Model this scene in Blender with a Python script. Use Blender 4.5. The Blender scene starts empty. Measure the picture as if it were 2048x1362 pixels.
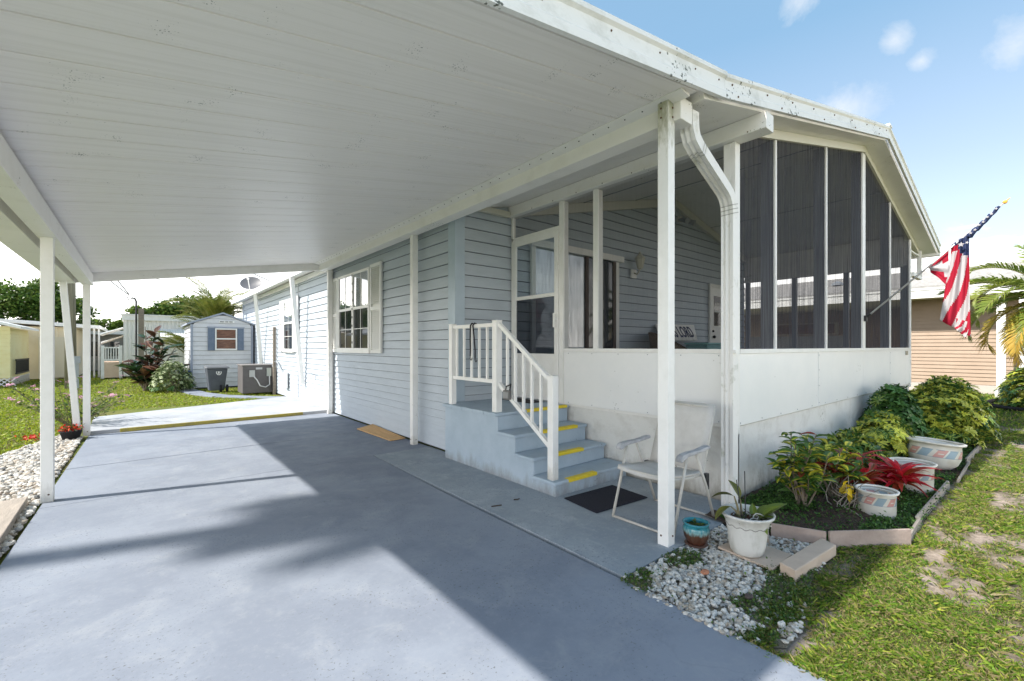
import bpy, bmesh, math, random
import numpy as np
from mathutils import Vector, Matrix, Euler, noise as mnoise
from math import radians as R, sin, cos, pi

random.seed(7)
rng = np.random.default_rng(7)
scene = bpy.context.scene
COL = scene.collection

# ------------------------------------------------------------------ camera
YAW = math.atan(744 / 900)
cam_d = bpy.data.cameras.new("camera")
cam = bpy.data.objects.new("camera", cam_d)
COL.objects.link(cam)
cam.location = (0, 0, 1.5)
cam.rotation_euler = (R(90), 0, -YAW)
cam_d.sensor_width = 36
cam_d.lens = 900 / 2048 * 36
cam_d.shift_y = 12 / 2048
cam_d.clip_start = 0.05
cam_d.clip_end = 3000
scene.camera = cam

# ------------------------------------------------------------------ sky, sun, exposure
SUN_EL = R(44.8)
sunv = Vector((-0.965 * cos(SUN_EL), 0.262 * cos(SUN_EL), sin(SUN_EL)))
sun_d = bpy.data.lights.new("sun", 'SUN')
sun_d.energy = 2.0
sun_d.angle = R(0.9)
sun_d.color = (1.0, 0.95, 0.87)
sun = bpy.data.objects.new("sun", sun_d)
COL.objects.link(sun)
sun.rotation_euler = sunv.to_track_quat('Z', 'Y').to_euler()
sun.location = (-20, 6, 30)

world = bpy.data.worlds.new("World")
scene.world = world
world.use_nodes = True
SKY_STRENGTH = 0.15


def build_world():
    nt = world.node_tree
    N, L = nt.nodes, nt.links
    N.clear()
    out = N.new("ShaderNodeOutputWorld")
    bg = N.new("ShaderNodeBackground")
    bg.inputs[1].default_value = SKY_STRENGTH
    sky = N.new("ShaderNodeTexSky")
    sky.sky_type = 'NISHITA'
    sky.sun_disc = False
    sky.sun_elevation = SUN_EL
    sky.sun_rotation = math.atan2(-0.965, 0.262) % (2 * pi)
    sky.air_density = 1.0
    sky.dust_density = 1.6
    sky.ozone_density = 1.6
    tc = N.new("ShaderNodeTexCoord")
    sep = N.new("ShaderNodeSeparateXYZ")
    L.new(tc.outputs['Generated'], sep.inputs[0])

    def math_(op, a, b=None, clamp=False):
        m = N.new("ShaderNodeMath")
        m.operation = op
        m.use_clamp = clamp
        for i, v in enumerate((a, b)):
            if v is None:
                continue
            if isinstance(v, (int, float)):
                m.inputs[i].default_value = v
            else:
                L.new(v, m.inputs[i])
        return m.outputs[0]

    nz = N.new("ShaderNodeTexNoise")
    nz.inputs['Scale'].default_value = 11
    nz.inputs['Detail'].default_value = 9
    nz.inputs['Roughness'].default_value = 0.66
    nz.inputs['Distortion'].default_value = 0.4
    L.new(tc.outputs['Generated'], nz.inputs['Vector'])
    # small fair-weather puffs, each round its own direction
    mask = None
    for (u, v, size) in ((1685, 215, 0.058), (1790, 78, 0.022), (1842, 122, 0.016), (2040, 85, 0.034),
                         (1590, 2, 0.026), (1915, 490, 0.03), (1570, -120, 0.05), (2250, 160, 0.06),
                         (1250, -260, 0.07), (900, -420, 0.06), (2420, 320, 0.05), (300, 470, 0.09)):
        a, b = (u - 1024) / 900, (693 - v) / 900
        d = Vector((sin(YAW) + a * cos(YAW), cos(YAW) - a * sin(YAW), b)).normalized()
        vm = N.new("ShaderNodeVectorMath")
        vm.operation = 'DISTANCE'
        L.new(tc.outputs['Generated'], vm.inputs[0])
        vm.inputs[1].default_value = d
        q = math_('DIVIDE', vm.outputs['Value'], size)
        q = math_('SUBTRACT', 1.0, q)
        q = math_('ADD', q, math_('MULTIPLY', math_('SUBTRACT', nz.outputs['Fac'], 0.5), 2.6))
        q = math_('MULTIPLY', q, 0.62, True)
        mask = q if mask is None else math_('MAXIMUM', mask, q)
    # low cloud bank, carried all round and overbright as fill for the shade
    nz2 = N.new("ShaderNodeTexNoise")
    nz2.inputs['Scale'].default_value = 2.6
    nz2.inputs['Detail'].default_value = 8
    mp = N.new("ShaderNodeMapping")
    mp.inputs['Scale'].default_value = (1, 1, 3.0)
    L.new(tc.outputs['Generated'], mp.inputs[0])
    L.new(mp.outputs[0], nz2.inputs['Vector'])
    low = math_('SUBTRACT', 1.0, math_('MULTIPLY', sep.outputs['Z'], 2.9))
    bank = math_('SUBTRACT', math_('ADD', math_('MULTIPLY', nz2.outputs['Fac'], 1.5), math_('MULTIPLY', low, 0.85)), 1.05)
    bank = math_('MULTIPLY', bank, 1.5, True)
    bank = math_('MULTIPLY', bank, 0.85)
    veil = N.new("ShaderNodeMix")
    veil.data_type = 'RGBA'
    veil.inputs['Factor'].default_value = 0.8
    L.new(sky.outputs[0], veil.inputs['A'])
    hz = N.new("ShaderNodeValToRGB")          # haze: paler toward the horizon all round
    hz.color_ramp.elements[0].position = 0.05
    hz.color_ramp.elements[0].color = (1.6, 1.64, 1.7, 1)
    hz.color_ramp.elements[1].position = 0.52
    hz.color_ramp.elements[1].color = (0.42, 0.77, 1.05, 1)
    e_ = hz.color_ramp.elements.new(0.30)
    e_.color = (0.88, 1.06, 1.22, 1)
    L.new(sep.outputs['Z'], hz.inputs[0])
    L.new(hz.outputs[0], veil.inputs['B'])
    puff = N.new("ShaderNodeMix")
    puff.data_type = 'RGBA'
    L.new(math_('MULTIPLY', mask, 0.8), puff.inputs['Factor'])
    L.new(veil.outputs['Result'], puff.inputs['A'])
    puff.inputs['B'].default_value = (1.9, 1.9, 1.9, 1)
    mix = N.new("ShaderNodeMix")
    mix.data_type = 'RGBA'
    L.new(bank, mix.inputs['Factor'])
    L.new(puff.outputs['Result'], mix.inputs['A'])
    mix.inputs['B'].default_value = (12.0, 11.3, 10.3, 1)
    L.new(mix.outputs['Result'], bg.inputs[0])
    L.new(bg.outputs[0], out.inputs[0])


build_world()
scene.view_settings.view_transform = 'Standard'
scene.view_settings.look = 'None'
scene.view_settings.exposure = 1.97
scene.view_settings.gamma = 1.0
scene.view_settings.use_curve_mapping = False
scene.render.engine = 'CYCLES'
scene.cycles.max_bounces = 10
scene.cycles.diffuse_bounces = 6
scene.cycles.transparent_max_bounces = 16
scene.cycles.use_denoising = True


# ------------------------------------------------------------------ materials
def M(name, c, rough=0.6, c2=None, nscale=4.0, ramp=(0.4, 0.65), bump=0.0, bscale=40.0, spec=0.4, metal=0.0,
      stretch=(1, 1, 1), detail=6.0, transl=0.0, speck=None, zdirt=None):
    m = bpy.data.materials.new(name)
    m.use_nodes = True
    nt = m.node_tree
    N, L = nt.nodes, nt.links
    b = N["Principled BSDF"]
    b.inputs['Base Color'].default_value = (*c, 1)
    b.inputs['Roughness'].default_value = rough
    b.inputs['Specular IOR Level'].default_value = spec
    b.inputs['Metallic'].default_value = metal
    tc = N.new("ShaderNodeTexCoord")
    mp = N.new("ShaderNodeMapping")
    mp.inputs['Scale'].default_value = stretch
    L.new(tc.outputs['Object'], mp.inputs[0])
    col = None
    if c2 is not None:
        n = N.new("ShaderNodeTexNoise")
        n.inputs['Scale'].default_value = nscale
        n.inputs['Detail'].default_value = detail
        n.inputs['Roughness'].default_value = 0.65
        L.new(mp.outputs[0], n.inputs['Vector'])
        r = N.new("ShaderNodeValToRGB")
        r.color_ramp.elements[0].position = ramp[0]
        r.color_ramp.elements[1].position = ramp[1]
        r.color_ramp.elements[0].color = (*c, 1)
        r.color_ramp.elements[1].color = (*c2, 1)
        L.new(n.outputs['Fac'], r.inputs[0])
        col = r.outputs[0]
    if speck is not None:          # (colour, scale, threshold)
        n = N.new("ShaderNodeTexNoise")
        n.inputs['Scale'].default_value = speck[1]
        n.inputs['Detail'].default_value = 2
        L.new(tc.outputs['Object'], n.inputs['Vector'])
        n2 = N.new("ShaderNodeTexNoise")
        n2.inputs['Scale'].default_value = speck[1] / 22
        L.new(tc.outputs['Object'], n2.inputs['Vector'])
        mul = N.new("ShaderNodeMath")
        mul.operation = 'MULTIPLY'
        L.new(n.outputs['Fac'], mul.inputs[0])
        L.new(n2.outputs['Fac'], mul.inputs[1])
        r = N.new("ShaderNodeValToRGB")
        r.color_ramp.elements[0].position = speck[2]
        r.color_ramp.elements[1].position = speck[2] + 0.03
        L.new(mul.outputs[0], r.inputs[0])
        mx = N.new("ShaderNodeMix")
        mx.data_type = 'RGBA'
        L.new(r.outputs[0], mx.inputs['Factor'])
        if col is None:
            mx.inputs['A'].default_value = (*c, 1)
        else:
            L.new(col, mx.inputs['A'])
        mx.inputs['B'].default_value = (*speck[0], 1)
        col = mx.outputs['Result']
    if zdirt is not None:          # (colour, z full, z none, noise scale): grime that has gathered towards z full
        sz = N.new("ShaderNodeSeparateXYZ")
        L.new(tc.outputs['Object'], sz.inputs[0])
        mz = N.new("ShaderNodeMapRange")
        mz.inputs['From Min'].default_value = zdirt[2]; mz.inputs['From Max'].default_value = zdirt[1]
        L.new(sz.outputs['Z'], mz.inputs[0])
        n = N.new("ShaderNodeTexNoise")
        n.inputs['Scale'].default_value = zdirt[3]; n.inputs['Detail'].default_value = 8; n.inputs['Roughness'].default_value = 0.7
        mp2 = N.new("ShaderNodeMapping"); mp2.inputs['Scale'].default_value = (1, 1, 0.35)
        L.new(tc.outputs['Object'], mp2.inputs[0]); L.new(mp2.outputs[0], n.inputs['Vector'])
        ad = N.new("ShaderNodeMath"); ad.operation = 'MULTIPLY_ADD'
        L.new(mz.outputs[0], ad.inputs[0]); ad.inputs[1].default_value = 0.45; L.new(n.outputs['Fac'], ad.inputs[2])
        r = N.new("ShaderNodeMapRange")
        r.inputs['From Min'].default_value = 0.70; r.inputs['From Max'].default_value = 0.98; r.inputs['To Max'].default_value = 0.75
        L.new(ad.outputs[0], r.inputs[0])
        mx = N.new("ShaderNodeMix"); mx.data_type = 'RGBA'
        L.new(r.outputs[0], mx.inputs['Factor'])
        if col is None:
            mx.inputs['A'].default_value = (*c, 1)
        else:
            L.new(col, mx.inputs['A'])
        mx.inputs['B'].default_value = (*zdirt[0], 1)
        col = mx.outputs['Result']
    if col is not None:
        L.new(col, b.inputs['Base Color'])
    if bump:
        n = N.new("ShaderNodeTexNoise")
        n.inputs['Scale'].default_value = bscale
        n.inputs['Detail'].default_value = 4
        L.new(mp.outputs[0], n.inputs['Vector'])
        bp = N.new("ShaderNodeBump")
        bp.inputs['Strength'].default_value = bump
        bp.inputs['Distance'].default_value = 0.02
        L.new(n.outputs['Fac'], bp.inputs['Height'])
        L.new(bp.outputs[0], b.inputs['Normal'])
    if transl:
        t = N.new("ShaderNodeBsdfTranslucent")
        t.inputs[0].default_value = (*[min(1, v * 1.3) for v in c], 1)
        if col is not None:
            L.new(col, t.inputs[0])
        ms = N.new("ShaderNodeMixShader")
        ms.inputs[0].default_value = transl
        L.new(b.outputs[0], ms.inputs[1])
        L.new(t.outputs[0], ms.inputs[2])
        L.new(ms.outputs[0], N["Material Output"].inputs[0])
    return m


def M_attr(name, rough=0.6, transl=0.3):
    """colour from the mesh attribute 'col' (each blade or leaf its own colour)"""
    m = bpy.data.materials.new(name)
    m.use_nodes = True
    N, L = m.node_tree.nodes, m.node_tree.links
    b = N["Principled BSDF"]
    b.inputs['Roughness'].default_value = rough
    b.inputs['Specular IOR Level'].default_value = 0.3
    a = N.new("ShaderNodeAttribute")
    a.attribute_name = "col"
    L.new(a.outputs['Color'], b.inputs['Base Color'])
    if transl:
        t = N.new("ShaderNodeBsdfTranslucent")
        L.new(a.outputs['Color'], t.inputs[0])
        ms = N.new("ShaderNodeMixShader")
        ms.inputs[0].default_value = transl
        L.new(b.outputs[0], ms.inputs[1])
        L.new(t.outputs[0], ms.inputs[2])
        L.new(ms.outputs[0], N["Material Output"].inputs[0])
    return m


def M_leaf(name, edge, mid, w=0.35, soft=0.12, rough=0.35, transl=0.25, tip=None):
    """leaf: colour along the midrib and at the margin, from the UV of the leaf"""
    m = bpy.data.materials.new(name)
    m.use_nodes = True
    N, L = m.node_tree.nodes, m.node_tree.links
    b = N["Principled BSDF"]
    b.inputs['Roughness'].default_value = rough
    uv = N.new("ShaderNodeUVMap")
    sep = N.new("ShaderNodeSeparateXYZ")
    L.new(uv.outputs[0], sep.inputs[0])
    s = N.new("ShaderNodeMath"); s.operation = 'SUBTRACT'; s.inputs[1].default_value = 0.5
    L.new(sep.outputs[0], s.inputs[0])
    a = N.new("ShaderNodeMath"); a.operation = 'ABSOLUTE'
    L.new(s.outputs[0], a.inputs[0])
    nz = N.new("ShaderNodeTexNoise"); nz.inputs['Scale'].default_value = 14
    L.new(uv.outputs[0], nz.inputs['Vector'])
    ad = N.new("ShaderNodeMath"); ad.operation = 'MULTIPLY_ADD'
    L.new(nz.outputs['Fac'], ad.inputs[0]); ad.inputs[1].default_value = 0.25
    L.new(a.outputs[0], ad.inputs[2])
    r = N.new("ShaderNodeValToRGB")
    r.color_ramp.elements[0].position = w
    r.color_ramp.elements[1].position = min(1, w + soft)
    r.color_ramp.elements[0].color = (*mid, 1)
    r.color_ramp.elements[1].color = (*edge, 1)
    L.new(ad.outputs[0], r.inputs[0])
    col = r.outputs[0]
    oi = N.new("ShaderNodeObjectInfo")
    hs = N.new("ShaderNodeHueSaturation")
    mr = N.new("ShaderNodeMapRange")
    mr.inputs['To Min'].default_value = 0.65
    mr.inputs['To Max'].default_value = 1.3
    L.new(oi.outputs['Random'], mr.inputs[0])
    L.new(mr.outputs[0], hs.inputs['Value'])
    if tip is not None:
        mx = N.new("ShaderNodeMix"); mx.data_type = 'RGBA'
        L.new(sep.outputs[1], mx.inputs['Factor'])
        L.new(col, mx.inputs['A'])
        mx.inputs['B'].default_value = (*tip, 1)
        col = mx.outputs['Result']
    L.new(col, hs.inputs['Color'])
    col = hs.outputs[0]
    L.new(col, b.inputs['Base Color'])
    t = N.new("ShaderNodeBsdfTranslucent")
    L.new(col, t.inputs[0])
    ms = N.new("ShaderNodeMixShader")
    ms.inputs[0].default_value = transl
    L.new(b.outputs[0], ms.inputs[1]); L.new(t.outputs[0], ms.inputs[2])
    L.new(ms.outputs[0], N["Material Output"].inputs[0])
    return m


def M_screen(name, clear, tint, streak=0.0):
    """woven insect screen: open holes and dark thread"""
    m = bpy.data.materials.new(name)
    m.use_nodes = True
    N, L = m.node_tree.nodes, m.node_tree.links
    N.remove(N["Principled BSDF"])
    d = N.new("ShaderNodeBsdfDiffuse")
    d.inputs[0].default_value = (*tint, 1)
    t = N.new("ShaderNodeBsdfTransparent")
    ms = N.new("ShaderNodeMixShader")
    ms.inputs[0].default_value = clear
    if streak:
        tc = N.new("ShaderNodeTexCoord")
        mp = N.new("ShaderNodeMapping")
        mp.inputs['Scale'].default_value = (42, 42, 1.6)
        L.new(tc.outputs['Object'], mp.inputs[0])
        n = N.new("ShaderNodeTexNoise"); n.inputs['Scale'].default_value = 1.0; n.inputs['Detail'].default_value = 4
        L.new(mp.outputs[0], n.inputs['Vector'])
        mr = N.new("ShaderNodeMapRange")
        mr.inputs['From Min'].default_value = 0.36; mr.inputs['From Max'].default_value = 0.64
        mr.inputs['To Min'].default_value = clear + streak; mr.inputs['To Max'].default_value = clear - streak
        L.new(n.outputs['Fac'], mr.inputs[0])
        L.new(mr.outputs[0], ms.inputs[0])
    L.new(d.outputs[0], ms.inputs[1]); L.new(t.outputs[0], ms.inputs[2])
    L.new(ms.outputs[0], N["Material Output"].inputs[0])
    return m


def M_glass(name, base, tintmix=0.0):
    """window pane: clear part and mirror-like part by angle"""
    m = bpy.data.materials.new(name)
    m.use_nodes = True
    N, L = m.node_tree.nodes, m.node_tree.links
    N.remove(N["Principled BSDF"])
    t = N.new("ShaderNodeBsdfTransparent"); t.inputs[0].default_value = (*base, 1)
    g = N.new("ShaderNodeBsdfGlossy"); g.inputs['Roughness'].default_value = 0.02
    lw = N.new("ShaderNodeLayerWeight"); lw.inputs[0].default_value = 0.5
    pw = N.new("ShaderNodeMath"); pw.operation = 'POWER'; pw.inputs[1].default_value = 4.0
    L.new(lw.outputs['Facing'], pw.inputs[0])
    f = N.new("ShaderNodeMath"); f.operation = 'MULTIPLY_ADD'; f.inputs[1].default_value = 0.9; f.inputs[2].default_value = 0.04
    L.new(pw.outputs[0], f.inputs[0])
    ms = N.new("ShaderNodeMixShader")
    ad = N.new("ShaderNodeMath"); ad.operation = 'ADD'; ad.inputs[1].default_value = tintmix
    L.new(f.outputs[0], ad.inputs[0])
    L.new(ad.outputs[0], ms.inputs[0])
    L.new(t.outputs[0], ms.inputs[1]); L.new(g.outputs[0], ms.inputs[2])
    L.new(ms.outputs[0], N["Material Output"].inputs[0])
    return m


WHITE = M("white_painted_metal", (0.81, 0.795, 0.765), 0.42, (0.72, 0.70, 0.66), 3.0, (0.5, 0.8), speck=((0.25, 0.25, 0.2), 60, 0.43))
WHITE2 = M("white_clean_paint", (0.83, 0.82, 0.80), 0.45, (0.75, 0.74, 0.71), 6.0, (0.45, 0.8), zdirt=((0.42, 0.40, 0.35), 0.0, 0.30, 9), speck=((0.42, 0.40, 0.36), 55, 0.46))
POSTM = M("mildewed_post_paint", (0.83, 0.82, 0.80), 0.45, (0.75, 0.74, 0.71), 6.0, (0.45, 0.8), zdirt=((0.20, 0.21, 0.09), 3.25, 2.75, 13))
FASCIA = M("weathered_white_fascia", (0.80, 0.80, 0.79), 0.45, (0.62, 0.62, 0.59), 2.2, (0.5, 0.72), stretch=(1.6, 1.6, 3), speck=((0.10, 0.11, 0.09), 34, 0.385))
CEIL = M("carport_ceiling_paint", (0.84, 0.81, 0.80), 0.38, (0.75, 0.72, 0.70), 1.3, (0.45, 0.75), bump=0.12, bscale=5, stretch=(0.35, 22, 1), speck=((0.22, 0.22, 0.22), 95, 0.435))
SIDING = M("pale_blue_vinyl_siding", (0.465, 0.515, 0.57), 0.5, (0.41, 0.46, 0.515), 2.5, (0.4, 0.75), bump=0.05, bscale=30, stretch=(1, 1, 6))
BACKING = M("lap_shadow_backing", (0.07, 0.075, 0.08), 0.9)  # dark colour in the board gaps deepens the shadow lines under each lap
BLUETRIM = M("blue_grey_trim", (0.43, 0.51, 0.585), 0.5, (0.39, 0.47, 0.54), 3)
STUCCO = M("white_stucco", (0.74, 0.73, 0.70), 0.85, (0.58, 0.56, 0.52), 3.5, (0.5, 0.75), bump=0.6, bscale=14, speck=((0.3, 0.28, 0.24), 40, 0.43), zdirt=((0.27, 0.24, 0.19), 0.0, 0.40, 5))
KICK = M("white_kick_panel", (0.83, 0.83, 0.825), 0.35, (0.77, 0.78, 0.785), 1.6, (0.4, 0.75), speck=((0.45, 0.45, 0.43), 30, 0.47))


def M_concrete(name, c, dark, light, stain, rough=0.65):
    """painted slab: broad fading, worn lighter patches, oil spots, hairline cracks and scuffs"""
    m = bpy.data.materials.new(name)
    m.use_nodes = True
    N, L = m.node_tree.nodes, m.node_tree.links
    bs = N["Principled BSDF"]
    bs.inputs['Specular IOR Level'].default_value = 0.35
    tc = N.new("ShaderNodeTexCoord")

    def noise(scale, detail=6, rough_=0.6, stretch=None, dist=0.0):
        n = N.new("ShaderNodeTexNoise")
        n.inputs['Scale'].default_value = scale
        n.inputs['Detail'].default_value = detail
        n.inputs['Roughness'].default_value = rough_
        n.inputs['Distortion'].default_value = dist
        src = tc.outputs['Object']
        if stretch:
            mp = N.new("ShaderNodeMapping"); mp.inputs['Scale'].default_value = stretch
            L.new(src, mp.inputs[0]); src = mp.outputs[0]
        L.new(src, n.inputs['Vector'])
        return n.outputs['Fac']

    def ramp(v, a, b, lo=0.0, hi=1.0):
        r = N.new("ShaderNodeMapRange")
        r.inputs['From Min'].default_value = a; r.inputs['From Max'].default_value = b
        r.inputs['To Min'].default_value = lo; r.inputs['To Max'].default_value = hi
        r.interpolation_type = 'SMOOTHSTEP'
        L.new(v, r.inputs[0])
        return r.outputs[0]

    def mixc(f, a, b):
        x = N.new("ShaderNodeMix"); x.data_type = 'RGBA'
        L.new(f, x.inputs['Factor'])
        for k, v in (('A', a), ('B', b)):
            if isinstance(v, tuple):
                x.inputs[k].default_value = (*v, 1)
            else:
                L.new(v, x.inputs[k])
        return x.outputs['Result']

    def mul(a, b):
        q = N.new("ShaderNodeMath"); q.operation = 'MULTIPLY'
        L.new(a, q.inputs[0])
        if isinstance(b, float):
            q.inputs[1].default_value = b
        else:
            L.new(b, q.inputs[1])
        return q.outputs[0]

    col = mixc(ramp(noise(0.9, 9, 0.7), 0.40, 0.60), dark, c)
    col = mixc(mul(ramp(noise(3.4, 10, 0.75, dist=0.5), 0.50, 0.70), 0.6), col, light)
    col = mixc(mul(ramp(noise(26, 8, 0.8), 0.50, 0.68), 0.35), col, light)
    col = mixc(mul(ramp(noise(34, 8, 0.8, dist=0.3), 0.54, 0.70), 0.45), col, dark)
    col = mixc(mul(ramp(noise(5.0, 10, 0.75, (0.5, 1.6, 1)), 0.54, 0.72), 0.6), col, dark)
    col = mixc(mul(ramp(noise(9, 3, 0.5), 0.70, 0.76), 0.5), col, stain)           # oil and leaf spots
    col = mixc(mul(mul(ramp(noise(60, 3), 0.60, 0.68), ramp(noise(1.6, 4), 0.40, 0.56)), 0.9), col, stain)   # grit
    vo = N.new("ShaderNodeTexVoronoi"); vo.feature = 'DISTANCE_TO_EDGE'; vo.inputs['Scale'].default_value = 0.42
    wp = N.new("ShaderNodeVectorMath"); wp.operation = 'ADD'
    wn_ = N.new("ShaderNodeTexNoise"); wn_.inputs['Scale'].default_value = 3.0; wn_.inputs['Detail'].default_value = 6
    L.new(tc.outputs['Object'], wn_.inputs['Vector'])
    ws = N.new("ShaderNodeVectorMath"); ws.operation = 'SCALE'; ws.inputs['Scale'].default_value = 0.35
    L.new(wn_.outputs['Color'], ws.inputs[0])
    L.new(tc.outputs['Object'], wp.inputs[0]); L.new(ws.outputs[0], wp.inputs[1]); L.new(wp.outputs[0], vo.inputs['Vector'])
    crack = mul(ramp(vo.outputs['Distance'], 0.0, 0.0035, 1.0, 0.0), ramp(noise(0.9, 2), 0.50, 0.60))
    col = mixc(mul(crack, 0.12), col, stain)
    L.new(col, bs.inputs['Base Color'])
    L.new(ramp(noise(3, 5), 0.3, 0.7, rough - 0.12, rough + 0.15), bs.inputs['Roughness'])
    bp = N.new("ShaderNodeBump"); bp.inputs['Strength'].default_value = 0.10; bp.inputs['Distance'].default_value = 0.01
    L.new(noise(55, 6, 0.7), bp.inputs['Height'])
    L.new(bp.outputs[0], bs.inputs['Normal'])
    return m


CONC = M_concrete("painted_blue_grey_concrete", (0.250, 0.278, 0.330), (0.205, 0.230, 0.280), (0.31, 0.33, 0.362), (0.11, 0.115, 0.13))
CONC2 = M_concrete("painted_walkway_concrete", (0.32, 0.355, 0.39), (0.265, 0.30, 0.335), (0.48, 0.495, 0.51), (0.14, 0.145, 0.155))
CONC3 = M_concrete("pale_rear_slab_concrete", (0.42, 0.435, 0.455), (0.34, 0.355, 0.38), (0.50, 0.51, 0.525), (0.25, 0.25, 0.25))
STEP = M("blue_grey_step_paint", (0.42, 0.50, 0.575), 0.6, (0.35, 0.43, 0.505), 3.0, (0.35, 0.7), bump=0.12, bscale=30, speck=((0.2, 0.21, 0.22), 40, 0.44), zdirt=((0.22, 0.22, 0.22), 0.0, 0.22, 7))
YELLOW = M("yellow_safety_paint", (0.78, 0.60, 0.03), 0.6, (0.66, 0.50, 0.05), 14, (0.45, 0.7))
OLIVE = M("worn_yellow_kerb_paint", (0.34, 0.28, 0.05), 0.7, (0.22, 0.19, 0.08), 9, (0.4, 0.7))
DARKMETAL = M("dark_metal", (0.03, 0.03, 0.032), 0.5)
GREYFRAME = M("grey_aluminium", (0.32, 0.34, 0.37), 0.4)
RUST = M("rusty_screw", (0.12, 0.07, 0.04), 0.7)
BLACK = M("black_rubber", (0.012, 0.012, 0.016), 0.8)
MAT_ = M("dark_blue_carpet", (0.013, 0.014, 0.026), 0.95, (0.035, 0.035, 0.05), 60, (0.5, 0.8), bump=0.5, bscale=220)
SLING = M("off_white_chair_sling", (0.60, 0.58, 0.55), 0.75, (0.50, 0.48, 0.45), 5, (0.4, 0.7), bump=0.1, bscale=150)
CHFRAME = M("cream_chair_frame", (0.55, 0.52, 0.47), 0.45, (0.42, 0.40, 0.36), 12, (0.5, 0.75))
ARM = M("weathered_grey_armrest", (0.46, 0.46, 0.47), 0.7, (0.30, 0.30, 0.31), 14, (0.4, 0.7))
GLASSDARK = M("dark_window_glass", (0.02, 0.024, 0.03), 0.04, spec=0.8)
INSIDE = M("dark_room", (0.03, 0.03, 0.035), 0.8)
CURTAIN = M("pale_curtain", (0.80, 0.83, 0.86), 0.8, (0.62, 0.68, 0.74), 3, stretch=(6, 6, 0.3))  # curtain paled to stand in for bright sky mirrored in the panes
GLASS = M_glass("clear_glass", (0.86, 0.9, 0.92), 0.02)
GLASS2 = M_glass("screened_glass", (0.42, 0.44, 0.47), 0.02)
PANE_BRIGHT = M_glass("window_pane", (0.85, 0.88, 0.9), 0.12)
SCREEN_F = M_screen("front_insect_screen", 0.40, (0.05, 0.05, 0.062), 0.16)
SCREEN_S = M_screen("side_insect_screen", 0.74, (0.05, 0.05, 0.055), 0.02)
SHUTTER = M("white_shutter", (0.72, 0.72, 0.70), 0.5)
BLUESHUT = M("slate_blue_shutter", (0.12, 0.16, 0.23), 0.6, (0.15, 0.19, 0.26), 8)
SHEDWALL = M("shed_siding", (0.62, 0.62, 0.64), 0.55, (0.56, 0.56, 0.58), 3)
SHEDTRIM = M("shed_trim", (0.30, 0.33, 0.40), 0.6)
WOOD = M("weathered_wood", (0.30, 0.25, 0.20), 0.85, (0.19, 0.16, 0.13), 5, (0.35, 0.7), stretch=(1, 1, 8), bump=0.3, bscale=20)
PLY = M("plywood", (0.74, 0.46, 0.21), 0.6, (0.62, 0.36, 0.15), 6, (0.35, 0.7), stretch=(8, 0.6, 1))
PINKWOOD = M("pinkish_grey_board", (0.40, 0.32, 0.28), 0.8, (0.30, 0.235, 0.205), 7, (0.35, 0.7), bump=0.15, bscale=40)
LUMBER = M("grey_lumber", (0.42, 0.36, 0.30), 0.85, (0.28, 0.245, 0.21), 6, (0.35, 0.7), stretch=(2, 0.4, 2), bump=0.25, bscale=30)
PAVER = M("tan_paver", (0.56, 0.45, 0.36), 0.8, (0.47, 0.37, 0.29), 6, (0.35, 0.7), bump=0.1, bscale=60)
POTW = M("chalky_white_plastic_pot", (0.62, 0.61, 0.58), 0.65, (0.36, 0.35, 0.30), 7, (0.45, 0.72), stretch=(1, 1, 0.5))
SOIL = M("dark_mulch", (0.045, 0.03, 0.022), 0.95, (0.12, 0.075, 0.05), 30, (0.4, 0.7), bump=1.0, bscale=45)
PLANK_DARK = M("dark_joint_gap", (0.05, 0.05, 0.05), 0.9)  # plain dark grey, seen through the open slab joints


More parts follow.
